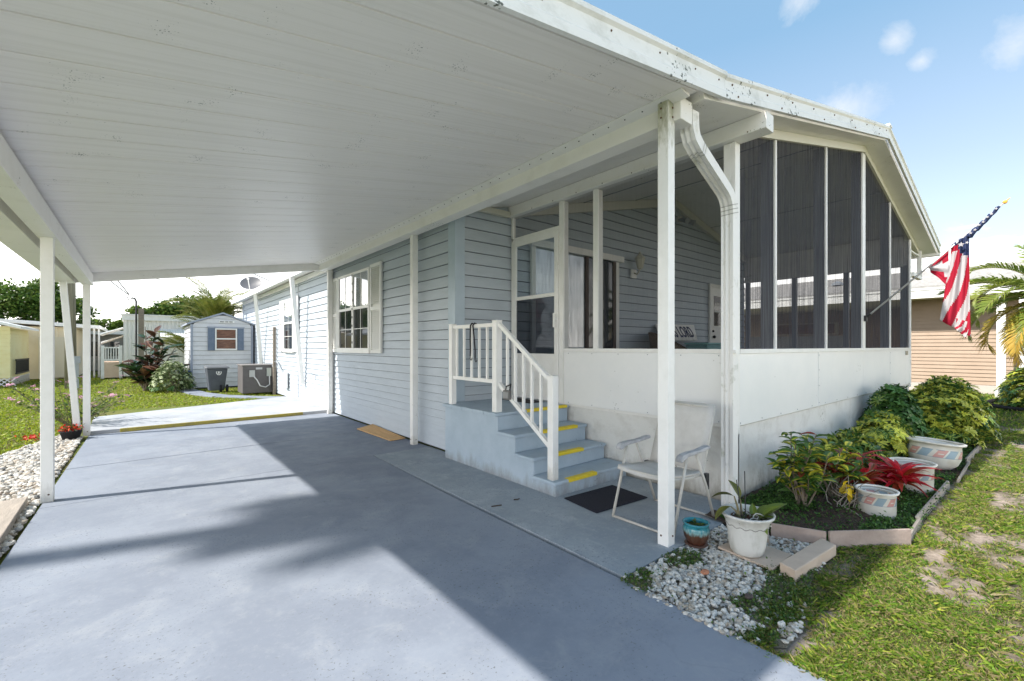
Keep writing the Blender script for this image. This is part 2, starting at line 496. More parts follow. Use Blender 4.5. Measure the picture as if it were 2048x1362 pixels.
# ------------------------------------------------------------------ mesh helpers
class MB:
    def __init__(s):
        s.v, s.f, s.m, s.uv = [], [], [], []
        s.smooth = False

    def face(s, idx, m=0, uv=None):
        s.f.append(idx); s.m.append(m); s.uv.append(uv)

    def poly(s, pts, m=0, uv=None):
        n = len(s.v)
        s.v += [tuple(p) for p in pts]
        s.face(tuple(range(n, n + len(pts))), m, uv)
        return s

    def hexa(s, p, m=0):
        """p: 8 points, bottom ring then top ring, counter-clockwise seen from above"""
        n = len(s.v)
        s.v += [tuple(q) for q in p]
        for f in ((3, 2, 1, 0), (4, 5, 6, 7), (0, 1, 5, 4), (1, 2, 6, 5), (2, 3, 7, 6), (3, 0, 4, 7)):
            s.face(tuple(n + i for i in f), m)
        return s

    def box(s, x0, x1, y0, y1, z0, z1, m=0, rot=0.0, piv=None):
        p = [(x0, y0, z0), (x1, y0, z0), (x1, y1, z0), (x0, y1, z0), (x0, y0, z1), (x1, y0, z1), (x1, y1, z1), (x0, y1, z1)]
        if rot:
            cx, cy = piv or ((x0 + x1) / 2, (y0 + y1) / 2)
            c_, s_ = cos(rot), sin(rot)
            p = [(cx + (a - cx) * c_ - (b - cy) * s_, cy + (a - cx) * s_ + (b - cy) * c_, c) for a, b, c in p]
        return s.hexa(p, m)

    def bar(s, a, b, w, h, m=0, up=(0, 0, 1)):
        """rectangular bar from a to b, w across, h along up"""
        a, b = Vector(a), Vector(b)
        d = (b - a).normalized()
        upv = Vector(up)
        if abs(d.dot(upv)) > 0.98:
            upv = Vector((0, 1, 0))
        sx = d.cross(upv).normalized() * (w / 2)
        sy = sx.cross(d).normalized() * (h / 2)
        p = [a - sx - sy, a + sx - sy, b + sx - sy, b - sx - sy, a - sx + sy, a + sx + sy, b + sx + sy, b - sx + sy]
        return s.hexa(p, m)

    def tube(s, path, r, n=8, m=0, caps=True):
        path = [Vector(p) for p in path]
        rs = r if isinstance(r, (list, tuple)) else [r] * len(path)
        base = len(s.v)
        prev = None
        for i, p in enumerate(path):
            d = (path[min(i + 1, len(path) - 1)] - path[max(i - 1, 0)])
            d = d.normalized() if d.length > 1e-9 else Vector((0, 0, 1))
            if prev is None:
                t = Vector((0, 0, 1)) if abs(d.z) < 0.9 else Vector((1, 0, 0))
                x = d.cross(t).normalized()
            else:
                x = (prev - d * prev.dot(d)).normalized()
            prev = x
            y = d.cross(x)
            for k in range(n):
                a = 2 * pi * k / n
                s.v.append(tuple(p + (x * cos(a) + y * sin(a)) * rs[i]))
        for i in range(len(path) - 1):
            for k in range(n):
                k2 = (k + 1) % n
                s.face((base + i * n + k, base + i * n + k2, base + (i + 1) * n + k2, base + (i + 1) * n + k), m)
        if caps:
            s.face(tuple(base + k for k in reversed(range(n))), m)
            s.face(tuple(base + (len(path) - 1) * n + k for k in range(n)), m)
        return s

    def lathe(s, prof, cx, cy, cz=0.0, n=32, m=0, wob=None):
        base = len(s.v)
        for (r, z) in prof:
            for k in range(n):
                a = 2 * pi * k / n
                rr = r * (1 + (wob(a, z) if wob else 0))
                s.v.append((cx + rr * cos(a), cy + rr * sin(a), cz + z))
        P = len(prof)
        for i in range(P - 1):
            for k in range(n):
                k2 = (k + 1) % n
                uv = [(k / n, prof[i][1]), ((k + 1) / n, prof[i][1]), ((k + 1) / n, prof[i + 1][1]), (k / n, prof[i + 1][1])]
                s.face((base + i * n + k, base + i * n + k2, base + (i + 1) * n + k2, base + (i + 1) * n + k), m, uv)
        return s

    def ball(s, c, r, n=8, m=0, sc=(1, 1, 1)):
        prof = []
        base = len(s.v)
        rows = max(4, n // 2)
        for i in range(rows + 1):
            th = pi * i / rows
            for k in range(n):
                a = 2 * pi * k / n
                s.v.append((c[0] + r * sc[0] * sin(th) * cos(a), c[1] + r * sc[1] * sin(th) * sin(a), c[2] - r * sc[2] * cos(th)))
        for i in range(rows):
            for k in range(n):
                k2 = (k + 1) % n
                s.face((base + i * n + k, base + i * n + k2, base + (i + 1) * n + k2, base + (i + 1) * n + k), m)
        return s

    def mesh(s, name, mats, off=(0, 0, 0)):
        me = bpy.data.meshes.new(name)
        ox, oy, oz = off
        me.from_pydata([(a - ox, b - oy, c - oz) for a, b, c in s.v], [], s.f)
        mats = mats if isinstance(mats, (list, tuple)) else [mats]
        for mt in mats:
            me.materials.append(mt)
        if len(mats) > 1:
            me.polygons.foreach_set("material_index", s.m)
        if any(u is not None for u in s.uv):
            ul = me.uv_layers.new(name="UVMap")
            for p, u in zip(me.polygons, s.uv):
                if u is not None:
                    for li, q in zip(p.loop_indices, u):
                        ul.data[li].uv = q
        if s.smooth:
            me.polygons.foreach_set("use_smooth", [True] * len(me.polygons))
        me.validate()
        me.update()
        return me

    def build(s, name, mats, parent=None, bevel=0.0, smooth=None, label=None, kind=None):
        if smooth:
            s.smooth = True
        off = ORG.get(parent.name, (0, 0, 0)) if parent else (0, 0, 0)
        o = bpy.data.objects.new(name, s.mesh(name, mats, off))
        COL.objects.link(o)
        if parent:
            o.parent = parent
            ORG[o.name] = off
        if bevel:
            bv = o.modifiers.new("bevel", 'BEVEL')
            bv.width = bevel
            bv.segments = 2
            bv.limit_method = 'ANGLE'
        if label:
            o["label"] = label
        if kind:
            o["kind"] = kind
        return o


ORG = {}


def thing(name, loc, label, cat, group=None, kind=None):
    o = bpy.data.objects.new(name, None)
    COL.objects.link(o)
    o.location = loc
    o.empty_display_size = 0.2
    o["label"] = label
    if cat:
        o["category"] = cat
    if group:
        o["group"] = group
    if kind:
        o["kind"] = kind
    ORG[o.name] = tuple(loc)
    return o


def tag(o, label, cat=None, group=None, kind=None):
    o["label"] = label
    if cat:
        o["category"] = cat
    if group:
        o["group"] = group
    if kind:
        o["kind"] = kind
    return o


def inst(name, me, parent, mtx, label=None):
    """an object sharing mesh data, placed by a world matrix, child of parent"""
    o = bpy.data.objects.new(name, me)
    COL.objects.link(o)
    o.parent = parent
    off = ORG.get(parent.name, (0, 0, 0)) if parent else (0, 0, 0)
    o.matrix_local = Matrix.Translation(Vector(off)).inverted() @ mtx
    if label:
        o["label"] = label
    return o


def TRS(loc, rot=(0, 0, 0), sc=1.0):
    sc = sc if isinstance(sc, (tuple, list)) else (sc, sc, sc)
    return Matrix.Translation(Vector(loc)) @ Euler(rot, 'XYZ').to_matrix().to_4x4() @ Matrix.Diagonal((*sc, 1))


def leaf_geo(L, W, droop=0.3, fold=0.25, rows=4, shape=0.5, m=0, b=None, base=(0, 0, 0), yaw=0.0, pitch=0.0, roll=0.0):
    """one leaf along +X from base, bent down along its length; appended to MB b"""
    b = b or MB()
    E = Euler((roll, -pitch, yaw), 'XYZ').to_matrix()
    base = Vector(base)
    n0 = len(b.v)
    pts = []
    x = z = 0.0
    ang = 0.0
    for i in range(rows + 1):
        t = i / rows
        w = W * (math.sin(pi * min(1, max(0, t)) ** (0.5 + shape)) ** 0.8 if 0 < t < 1 else 0.03)
        pts.append((x, z, w))
        ang = -droop * (t + 0.5 / rows)
        x += L / rows * cos(ang)
        z += L / rows * sin(ang)
    for (px_, pz, w) in pts:
        for q in (-1, 0, 1):
            b.v.append(tuple(base + E @ Vector((px_, q * w / 2, pz + abs(q) * w * fold))))
    for i in range(rows):
        for q in range(2):
            a = n0 + i * 3 + q
            u0, u1 = q * 0.5, (q + 1) * 0.5
            t0, t1 = i / rows, (i + 1) / rows
            b.face((a, a + 3, a + 4, a + 1), m, [(u0, t0), (u0, t1), (u1, t1), (u1, t0)])
    return b


def rosette_mesh(name, mat, n=8, L=0.10, W=0.045, pitch=0.35, droop=0.7, jitter=0.25):
    b = MB()
    for k in range(n):
        leaf_geo(L * random.uniform(0.8, 1.15), W * random.uniform(0.85, 1.15), droop, 0.15, 3, 0.5, 0, b, (0, 0, 0),
                 2 * pi * k / n + random.uniform(-jitter, jitter), pitch + random.uniform(-0.25, 0.25), random.uniform(-0.3, 0.3))
    return b.mesh(name, mat)


def pxl(u, v, X=None, Y=None, Z=None):
    """the point of the survey ray (u, v) of the photograph on one plane of the place"""
    r = Vector((sin(YAW) + (u - 1024) / 900 * cos(YAW), cos(YAW) - (u - 1024) / 900 * sin(YAW), (693 - v) / 900))
    if X is not None:
        t = X / r.x
    elif Y is not None:
        t = Y / r.y
    else:
        t = (Z - 1.5) / r.z
    return Vector((0, 0, 1.5)) + r * t


# ================================================================== THE SETTING
def bare(x, y):
    """0 lush .. 1 bare sandy soil"""
    n = mnoise.noise((x * 1.1, y * 2.6, 3.1)) * 0.6 + mnoise.noise((x * 3.3, y * 6.5, 9.7)) * 0.45
    return n


GROUND = M("ground_soil_and_turf", (0.19, 0.21, 0.07), 0.95, (0.24, 0.22, 0.10), 0.8, (0.35, 0.7), bump=0.6, bscale=20)
g = MB()
g.poly([(-600, -600, -0.06), (600, -600, -0.06), (600, 600, -0.06), (-600, 600, -0.06)])
tag(g.build("ground", GROUND), "wide flat ground of the home park under the lawns", kind="structure")


def lawn_sheet(name, x0, x1, y0, y1, step, z, label, sand, turf, hole=None):
    nx, ny = int((x1 - x0) / step) + 1, int((y1 - y0) / step) + 1
    xs, ys = np.linspace(x0, x1, nx), np.linspace(y0, y1, ny)
    v, cols = [], []
    for y in ys:
        for x in xs:
            n = bare(x, y)
            n += 0.22 * mnoise.noise((x * 17, y * 17, 6)) + 0.12 * mnoise.noise((x * 41, y * 41, 2))
            t = min(1, max(0, (n + 0.10) / 0.50))
            k = 0.85 + 0.3 * mnoise.noise((x * 14, y * 14, 1))
            v.append((x, y, z + 0.008 * mnoise.noise((x * 4, y * 4, 5))))
            cols.append([(turf[i] * (1 - t) + sand[i] * t) * k for i in range(3)] + [1])
    f = [(j * nx + i, j * nx + i + 1, (j + 1) * nx + i + 1, (j + 1) * nx + i) for j in range(ny - 1) for i in range(nx - 1)]
    me = bpy.data.meshes.new(name)
    me.from_pydata(v, [], f)
    a = me.color_attributes.new("col", 'FLOAT_COLOR', 'POINT')
    a.data.foreach_set("color", np.array(cols, dtype=np.float32).ravel())
    me.materials.append(SOILATTR)
    o = bpy.data.objects.new(name, me)
    COL.objects.link(o)
    tag(o, label, kind="structure")
    return o


SOILATTR = M_attr("lawn_soil", 0.95, 0.0)
_nt = SOILATTR.node_tree
_a = [q for q in _nt.nodes if q.type == 'ATTRIBUTE'][0]
_n = _nt.nodes.new("ShaderNodeTexNoise"); _n.inputs['Scale'].default_value = 38; _n.inputs['Detail'].default_value = 8; _n.inputs['Roughness'].default_value = 0.75
_r = _nt.nodes.new("ShaderNodeMapRange"); _r.inputs['From Min'].default_value = 0.3; _r.inputs['From Max'].default_value = 0.7; _r.inputs['To Min'].default_value = 0.45; _r.inputs['To Max'].default_value = 1.3
_m = _nt.nodes.new("ShaderNodeVectorMath"); _m.operation = 'SCALE'
_t = _nt.nodes.new("ShaderNodeTexCoord"); _nt.links.new(_t.outputs['Object'], _n.inputs['Vector'])
_nt.links.new(_n.outputs['Fac'], _r.inputs[0]); _nt.links.new(_a.outputs['Color'], _m.inputs[0]); _nt.links.new(_r.outputs[0], _m.inputs['Scale'])
_nt.links.new(_m.outputs[0], _nt.nodes["Principled BSDF"].inputs['Base Color'])
_b = _nt.nodes.new("ShaderNodeBump"); _b.inputs['Strength'].default_value = 0.8; _b.inputs['Distance'].default_value = 0.02
_nt.links.new(_n.outputs['Fac'], _b.inputs['Height']); _nt.links.new(_b.outputs[0], _nt.nodes["Principled BSDF"].inputs['Normal'])
lawn_sheet("lawn", 2.36, 13.0, -4.0, 1.2, 0.03, -0.022, "patchy front lawn with sandy bare spots beside the driveway", (0.50, 0.40, 0.33), (0.13, 0.115, 0.05))
lawn_sheet("lawn", -14.0, 6.0, 4.0, 40.0, 0.35, -0.03, "sunny back lawn beyond the carport", (0.20, 0.18, 0.05), (0.16, 0.20, 0.03))
lawn_sheet("lawn", 13.0, 30.0, -8.0, 6.0, 0.35, -0.03, "lawn in front of the tan neighbour house", (0.15, 0.14, 0.05), (0.10, 0.13, 0.03))

# driveway: slabs with open joints
drive = thing("driveway", (0.8, 4, 0), "blue grey painted concrete driveway running under the carport", None, kind="structure")


def slab(poly, z0, z1, mat, parent, name="slab", bevel=0.006):
    b = MB()
    n = len(poly)
    b.poly([(x, y, z1) for x, y in poly])
    b.poly([(x, y, z0) for x, y in reversed(poly)])
    for i in range(n):
        a, c = poly[i], poly[(i + 1) % n]
        b.poly([(a[0], a[1], z0), (c[0], c[1], z0), (c[0], c[1], z1), (a[0], a[1], z1)])
    return b.build(name, mat, parent, bevel=bevel)


slab([(-0.80, -12.0), (2.27, -12.0), (2.41, 4.0), (2.47, 5.99), (-0.72, 5.99), (-0.76, 3.0)], -0.16, 0.0, CONC, drive)
slab([(-0.72, 5.998), (3.34, 5.998), (3.34, 7.822), (-0.70, 7.692)], -0.16, 0.0, CONC, drive)
slab([(-0.70, 7.712), (3.34, 7.842), (3.34, 10.52), (-0.66, 10.41)], -0.16, 0.0, CONC, drive)
b = MB()
b.box(-0.74, 2.4, -11.9, 5.9, -0.2, -0.03)
b.box(-0.66, 3.3, 5.9, 10.3, -0.2, -0.03)
b.build("joint_filler", PLANK_DARK, drive)
walk = thing("walkway", (3.2, 3.5, 0), "painted concrete walkway in front of the entry steps", None, kind="structure")
slab([(2.425, 1.79), (3.78, 1.80), (4.34, 1.90), (4.34, 5.3), (2.465, 5.3)], -0.14, 0.004, CONC2, walk)
slab([(2.472, 5.306), (3.34, 5.306), (3.34, 5.985), (2.482, 5.985)], -0.14, 0.004, CONC2, walk)
rear = thing("rear_slab", (1.3, 12, 0), "pale raised concrete slab behind the carport with a worn yellow kerb edge", None, kind="structure")
slab([(-0.68, 10.43), (3.34, 10.53), (3.34, 14.25), (3.05, 14.1), (-0.72, 12.5)], -0.1, 0.062, CONC3, rear, bevel=0.012)
b = MB()
b.hexa([(-0.27, 10.41, 0.004), (2.75, 10.49, 0.004), (2.75, 10.545, 0.004), (-0.27, 10.465, 0.004),
        (-0.27, 10.425, 0.066), (2.75, 10.505, 0.066), (2.75, 10.54, 0.066), (-0.27, 10.46, 0.066)])
b.build("kerb_paint", OLIVE, rear, bevel=0.008)

# stepping path past the shed
path = thing("path", (2.2, 16.0, 0), "narrow grey concrete path curving past the shed", None, kind="structure")
pp = [(3.2, 14.6), (2.6, 15.2), (1.9, 16.2), (1.45, 17.6), (1.25, 19.2)]
for i in range(len(pp) - 1):
    (x0, y0), (x1, y1) = pp[i], pp[i + 1]
    d = Vector((x1 - x0, y1 - y0)).normalized()
    n = Vector((-d.y, d.x)) * 0.24
    a0, a1 = Vector((x0, y0)) + d * 0.02, Vector((x1, y1)) - d * 0.02
    slab([tuple(a0 - n), tuple(a1 - n), tuple(a1 + n), tuple(a0 + n)], -0.08, 0.004, CONC, path, name="paving_slab")

# garden bed soil
bed = [(4.36, 1.95), (12.3, 1.95), (12.0, 0.75), (9.9, 0.72), (4.5, 0.73), (3.99, 1.12), (3.88, 1.45), (3.80, 1.84)]
def bed_lo(x):
    return 0.735 if x > 4.5 else (1.12 - (x - 3.99) / 0.51 * 0.385 if x > 3.99 else 1.45 - (x - 3.86) * 2.5)


def bed_z(x, y):
    return -0.005 + 0.03 * mnoise.noise((x * 3, y * 3, 2)) + 0.02 * mnoise.noise((x * 14, y * 14, 4)) + 0.03 * min(1, (y - bed_lo(x)) * 3)


b = MB()
nx, ny = 150, 22
for j in range(ny + 1):
    for i in range(nx + 1):
        x = 3.8 + 8.6 * i / nx
        ylo = bed_lo(x)
        y = ylo + (1.96 - ylo) * j / ny
        b.v.append((x, y, bed_z(x, y)))
for j in range(ny):
    for i in range(nx):
        a = j * (nx + 1) + i
        b.face((a, a + 1, a + nx + 2, a + nx + 1))
tag(b.build("garden_bed", SOIL, smooth=True), "dark mulch bed along the front of the porch", kind="structure")

# ================================================================== CARPORT
def zc(x):
    return 2.877 + 0.16 * x


cp = thing("carport", (1.2, 6.0, 0), "long white aluminium carport with sloping panel roof on square posts over the driveway", "carport")
YF, YB = 1.66, 10.60
y = YF + 0.03
pitch = 0.335
XL, XR = -0.86, 3.16
seam = 2.28
ys = [YF + 0.02] + [seam + pitch * k - pitch * 1 for k in range(0, 40) if YF + 0.1 < seam + pitch * (k - 1) < YB - 0.05] + [YB]
for i in range(len(ys) - 1):
    a, c = ys[i], ys[i + 1]
    b = MB()
    gp = 0.007
    e = 0.018
    pts = []
    for yy, dz in ((a + 0.0005, 0.03), (a + 0.0005, e), (a + gp, 0), (c - gp, 0), (c - 0.0005, e), (c - 0.0005, 0.03)):
        pts.append((yy, dz))
    n = len(b.v)
    for X in (XL, XR):
        for (yy, dz) in pts:
            b.v.append((X, yy, zc(X) + dz))
    k = len(pts)
    for q in range(k - 1):
        b.face((q, q + 1, k + q + 1, k + q))
    b.face((0, k, 2 * k - 1, k - 1))
    b.face(tuple(range(k - 1, -1, -1)))
    b.face(tuple(range(k, 2 * k)))
    b.build("roof_panel", CEIL, cp)
b = MB()
XO = -1.08
b.hexa([(XO, YF, zc(XO) + 0.035), (3.5, YF, zc(3.5) + 0.035), (3.5, YB, zc(3.5) + 0.035), (XO, YB, zc(XO) + 0.035),
        (XO, YF, zc(XO) + 0.075), (3.5, YF, zc(3.5) + 0.075), (3.5, YB, zc(3.5) + 0.075), (XO, YB, zc(XO) + 0.075)])
b.build("roof_sheet", WHITE, cp)


def fascia_profile(p0, p1, yf, h, name, parent, mat, dx0=0.0, dx1=0.0):
    """two-step metal rake fascia from p0=(x,zlow) to p1, face toward -Y"""
    b = MB()
    prof = [(0.02, 0.0), (-0.012, 0.0), (-0.012, 0.055), (0.0, 0.07), (0.0, h - 0.045), (-0.02, h - 0.03), (-0.02, h), (0.035, h), (0.035, h - 0.02), (0.02, h - 0.02)]
    for (x, z) in (p0, p1):
        for (dy, dz) in prof:
            b.v.append((x, yf + dy, z + dz))
    k = len(prof)
    for q in range(k):
        q2 = (q + 1) % k
        b.face((q, k + q, k + q2, q2))
    b.face(tuple(range(k)))
    b.face(tuple(range(2 * k - 1, k - 1, -1)))
    return b.build(name, mat, parent)


def rivets(name, pts, r, mat, parent):
    b = MB()
    for p in pts:
        b.ball(p, r, 6)
    return b.build(name, mat, parent, kind="stuff")


fascia_profile((-1.08, zc(-1.08) - 0.01), (3.50, 3.425), YF - 0.02, 0.20, "front_fascia", cp, FASCIA)
rivets("rivet", [(x, YF - 0.021, zc(x) - 0.012 + 0.125) for x in (-0.6, 0.2, 0.9, 1.55, 2.1, 2.6, 3.05, 3.4)], 0.007, RUST, cp)
b = MB()
b.box(-0.60, 3.13, YB - 0.02, YB + 0.05, 0, 0.0)
b.v.clear(); b.f.clear(); b.m.clear(); b.uv.clear()
b.hexa([(-1.0, YB - 0.03, zc(-1.0) - 0.16), (3.2, YB - 0.03, zc(3.2) - 0.16), (3.2, YB + 0.04, zc(3.2) - 0.16), (-1.0, YB + 0.04, zc(-1.0) - 0.16),
        (-1.0, YB - 0.03, zc(-1.0) + 0.03), (3.2, YB - 0.03, zc(3.2) + 0.03), (3.2, YB + 0.04, zc(3.2) + 0.03), (-1.0, YB + 0.04, zc(-1.0) + 0.03)])
b.build("rear_fascia", WHITE2, cp)
# left beam and gutter
b = MB()
b.box(-0.76, -0.62, YF + 0.03, YB - 0.031, 2.55, 2.735)
b.build("beam", WHITE, cp, bevel=0.004)
b = MB()
b.box(-1.09, -0.86, YF + 0.0, YB + 0.05, 2.575, 2.587)
b.box(-1.105, -1.09, YF + 0.0, YB + 0.05, 2.575, 2.80)
b.box(-0.86, -0.85, YF + 0.0, YB + 0.05, 2.575, 2.735)
b.build("gutter", WHITE, cp)
# right beam with ledge and rivet strip
b = MB()
b.box(3.10, 3.27, YF + 0.12, YB - 0.031, 3.20, 3.37)
b.build("beam", WHITE, cp, bevel=0.006)
b = MB()
b.hexa([(2.985, YF + 0.05, zc(2.985) - 0.008), (3.10, YF + 0.05, 3.33), (3.10, YB - 0.04, 3.33), (2.985, YB - 0.04, zc(2.985) - 0.008),
        (2.985, YF + 0.05, zc(2.985) - 0.001), (3.10, YF + 0.05, 3.345), (3.10, YB - 0.04, 3.345), (2.985, YB - 0.04, zc(2.985) - 0.001)])
b.build("flashing_strip", WHITE, cp)
rivets("rivet", [(3.03, 1.9 + 0.165 * k, 3.338) for k in range(52)], 0.006, DARKMETAL, cp)


def post(x, y, ztop, parent, mats=WHITE2, label=None):
    b = MB()
    b.box(x - 0.045, x + 0.045, y - 0.045, y + 0.045, 0.0, ztop)
    o = b.build("post", mats, parent, bevel=0.004, label=label)
    b = MB()
    for dx, dy in ((-0.0455, 0.015), (0.012, -0.0455)):
        b.ball((x + dx, y + dy, 0.075), 0.008, 6)
        b.ball((x + dx, y + dy, ztop - 0.06), 0.008, 6)
        b.ball((x + dx, y + dy + 0.0, ztop - 0.13), 0.008, 6)
    b.build("bolt", RUST, o, kind="stuff")
    return o


ORG_FIX = ORG
for (x, yy, zt) in ((-0.69, 1.95, 2.72), (-0.69, 6.22, 2.72), (-0.69, 10.38, 2.72)):
    post(x, yy, zt, cp)
for (x, yy, zt) in ((3.075, 1.885, 3.355), (3.24, 6.28, 3.36), (3.27, 10.36, 3.36)):
    post(x, yy, zt, cp, POSTM if yy < 2 else WHITE2)
b = MB()
b.bar((-0.98, 10.46, 2.575), (-0.80, 10.40, 0.02), 0.085, 0.085)
b.build("slanted_brace", WHITE2, cp, bevel=0.004)
# gutter outlet and corrugated downspout to the porch corner
b = MB()


def spout(b, path, w, d):
    P = [Vector(p) for p in path]
    cs = []
    rib = [-0.5, -0.36, -0.30, -0.16, -0.10, 0.04, 0.10, 0.24, 0.30, 0.5]
    for i, q in enumerate(rib):
        cs.append((q * w, -d / 2 + (0.015 if (i % 4) in (1, 2) and 0 < i < 9 else 0)))
    cs += [(0.5 * w, d / 2), (-0.5 * w, d / 2)]
    k = len(cs)
    base = len(b.v)
    for i, p in enumerate(P):
        t = (P[min(i + 1, len(P) - 1)] - P[max(i - 1, 0)]).normalized()
        across = Vector((0.08, 1, 0)).normalized()
        out = across.cross(t).normalized()
        if out.x > 0:
            out = -out
        for (u_, v_) in cs:
            b.v.append(tuple(p - across * u_ - out * v_))
    for i in range(len(P) - 1):
        for q in range(k):
            q2 = (q + 1) % k
            b.face((base + i * k + q, base + i * k + q2, base + (i + 1) * k + q2, base + (i + 1) * k + q))


dp = [(3.33, 1.84, 3.33), (3.33, 1.84, 3.26), (3.34, 1.84, 3.20), (3.375, 1.845, 3.145), (3.45, 1.85, 3.10), (4.04, 1.905, 2.905), (4.11, 1.91, 2.865),
      (4.165, 1.915, 2.80), (4.19, 1.92, 2.71), (4.19, 1.92, 2.52), (4.19, 1.92, 1.2), (4.19, 1.92, 0.03)]
spout(b, dp, 0.115, 0.085)
ds = b.build("downspout", M("grimy_downspout", (0.80, 0.79, 0.77), 0.45, (0.36, 0.37, 0.28), 5, (0.56, 0.76)), cp)
for (a_, c_) in ((dp[4], dp[5]), (dp[7], dp[8])):      # crimped joints
    for f_ in (0.04, 0.10) if a_ is dp[4] else (0.1, 0.5, 0.9):
        A_, C_ = Vector(a_), Vector(c_)
        q0 = A_.lerp(C_, f_)
        d_ = (C_ - A_).normalized() * 0.004
        b = MB(); spout(b, [q0 - d_, q0 + d_], 0.121, 0.091)
        b.build("crimp", M("joint_shadow_grey", (0.42, 0.42, 0.40), 0.6) if "joint_shadow_grey" not in bpy.data.materials else bpy.data.materials["joint_shadow_grey"], ds)
b = MB()
b.box(4.13, 4.20, 1.84, 1.862, 1.44, 1.47)
b.build("strap", WHITE2, ds)

# ================================================================== THE HOUSE
hs = thing("mobile_home", (8.4, 12, 0), "pale blue sided mobile home with white screened front porch beside the carport", "house")
XW, XE, YP, YN, YR = 3.37, 12.45, 1.95, 5.30, 21.8     # side wall, east wall, porch front, front wall, rear wall
XA = 4.36                                             # porch side wall
SL = 0.2355
XRIDGE = 8.85


def zr(x):
    """underside of the main roof"""
    return 3.42 + SL * (min(x, 2 * XRIDGE - x) - 3.5)


b = MB()
b.box(XW + 0.02, XW + 0.14, YN + 0.12, YR, 0, 3.36)
b.box(XE - 0.14, XE - 0.02, YN + 0.12, YR, 0, 3.36)
b.box(XW + 0.02, XE - 0.02, YR - 0.12, YR, 0, 3.36)
b.build("wall", BACKING, hs)
b = MB()
q = [(XW + 0.02, 0), (XE - 0.02, 0), (XE - 0.02, zr(XE)), (XRIDGE, zr(XRIDGE)), (XW + 0.02, zr(XW))]
for yy, rev in ((YN + 0.02, False), (YN + 0.12, True)):
    pts = [(x, yy, z) for x, z in q]
    b.poly(pts if not rev else pts[::-1])
b.build("front_wall", BACKING, hs)

# siding boards, one object each
zl = [0.015]
h = 0.105
while zl[-1] < 4.6:
    zl.append(zl[-1] + h)
    h = min(0.168, h * 1.024)


def board_x(y0, y1, z0, z1, x, parent, mat):      # on a wall facing -X
    j = random.uniform(-0.0015, 0.0015)
    b = MB()
    P = 0.026 + j
    z0 += 0.008
    b.hexa([(x - P, y0, z0), (x, y0, z0), (x, y1, z0), (x - P, y1, z0), (x - 0.004, y0, z1), (x, y0, z1), (x, y1, z1), (x - 0.004, y1, z1)])
    return b.build("siding_board", mat, parent)


def board_y(x0, x1, z0, z1, y, parent, mat, xt0=None, xt1=None, name="siding_board"):      # on a wall facing -Y
    j = random.uniform(-0.0015, 0.0015)
    P = 0.026 + j
    z0 += 0.008
    xt0 = x0 if xt0 is None else xt0
    xt1 = x1 if xt1 is None else xt1
    b = MB()
    b.hexa([(x0, y - P, z0), (x1, y - P, z0), (x1, y, z0), (x0, y, z0), (xt0, y - 0.004, z1), (xt1, y - 0.004, z1), (xt1, y, z1), (xt0, y, z1)])
    return b.build(name, mat, parent)


for i in range(len(zl) - 1):
    z0, z1 = zl[i], zl[i + 1]
    if z1 < 3.36:
        board_x(YN + 0.02, 10.40, z0, z1, XW + 0.018, hs, SIDING)
        board_x(10.404, YR, z0, z1, XW + 0.018, hs, SIDING)
    if z0 < 4.5:
        def lim(z):
            return (XW + 0.02, XE - 0.02) if z <= 3.42 else (max(XW + 0.02, 3.5 + (z - 3.42) / SL), min(XE - 0.02, 2 * XRIDGE - 3.5 - (z - 3.42) / SL))
        (a0, c0), (a1, c1) = lim(z0), lim(z1)
        if c1 - a1 > 0.3:
            board_y(a0, c0, z0, z1, YN + 0.018, hs, SIDING, a1, c1)
b = MB()
b.box(3.335, 3.40, 5.265, 5.345, 0.0, 3.36)
b.box(3.345, 3.352, 5.345, 5.46, 0.0, 3.33)
b.box(3.40, 3.50, 5.27, 5.277, 0.0, 3.38)
b.build("corner_trim", BLUETRIM, hs)
b = MB()
b.box(3.335, 3.362, 10.39, 10.46, 0.0, 3.34)
b.build("corner_trim", WHITE2, hs)
b = MB()
b.box(3.33, 3.40, 21.74, 21.84, 0.0, 3.34)
b.build("corner_trim", SIDING, hs)

# roof: two slopes
YFr = YF - 0.02


def roof_slope(x0, x1, y0, y1, name, th=0.10, mat=None):
    b = MB()
    b.hexa([(x0, y0, zr(x0)), (x1, y0, zr(x1)), (x1, y1, zr(x1)), (x0, y1, zr(x0)),
            (x0, y0, zr(x0) + th), (x1, y0, zr(x1) + th), (x1, y1, zr(x1) + th), (x0, y1, zr(x0) + th)])
    return b.build(name, mat or WHITE, hs)


roof_slope(3.27, XRIDGE, YF + 0.03, 10.60, "roof", 0.12)
roof_slope(2.98, XRIDGE, 10.65, YR + 0.3, "roof", 0.10)
roof_slope(XRIDGE, 13.65, YF + 0.03, YR + 0.3, "roof", 0.10)
fascia_profile((3.502, 3.425), (8.86, 3.425 + SL * 5.36), YFr, 0.19, "rake_fascia", hs, FASCIA)
fascia_profile((8.86, 3.425 + SL * 5.36), (13.66, 3.425 + SL * 0.56), YFr, 0.19, "rake_fascia", hs, FASCIA)
b = MB()
b.box(8.78, 8.94, YFr - 0.03, YR, 4.865, 4.895)
b.build("ridge_cap", FASCIA, hs)
rivets("rivet", [(x, YFr - 0.002, 3.425 + SL * (x - 3.5) + 0.12) for x in (3.62, 4.3, 4.9, 5.5, 6.2, 6.9, 7.6, 8.3, 8.7)] +
       [(x, YFr - 0.013, 3.425 + SL * (x - 3.5) + 0.03) for x in (3.7, 4.6, 5.8, 7.0, 8.2)], 0.009, RUST, hs)
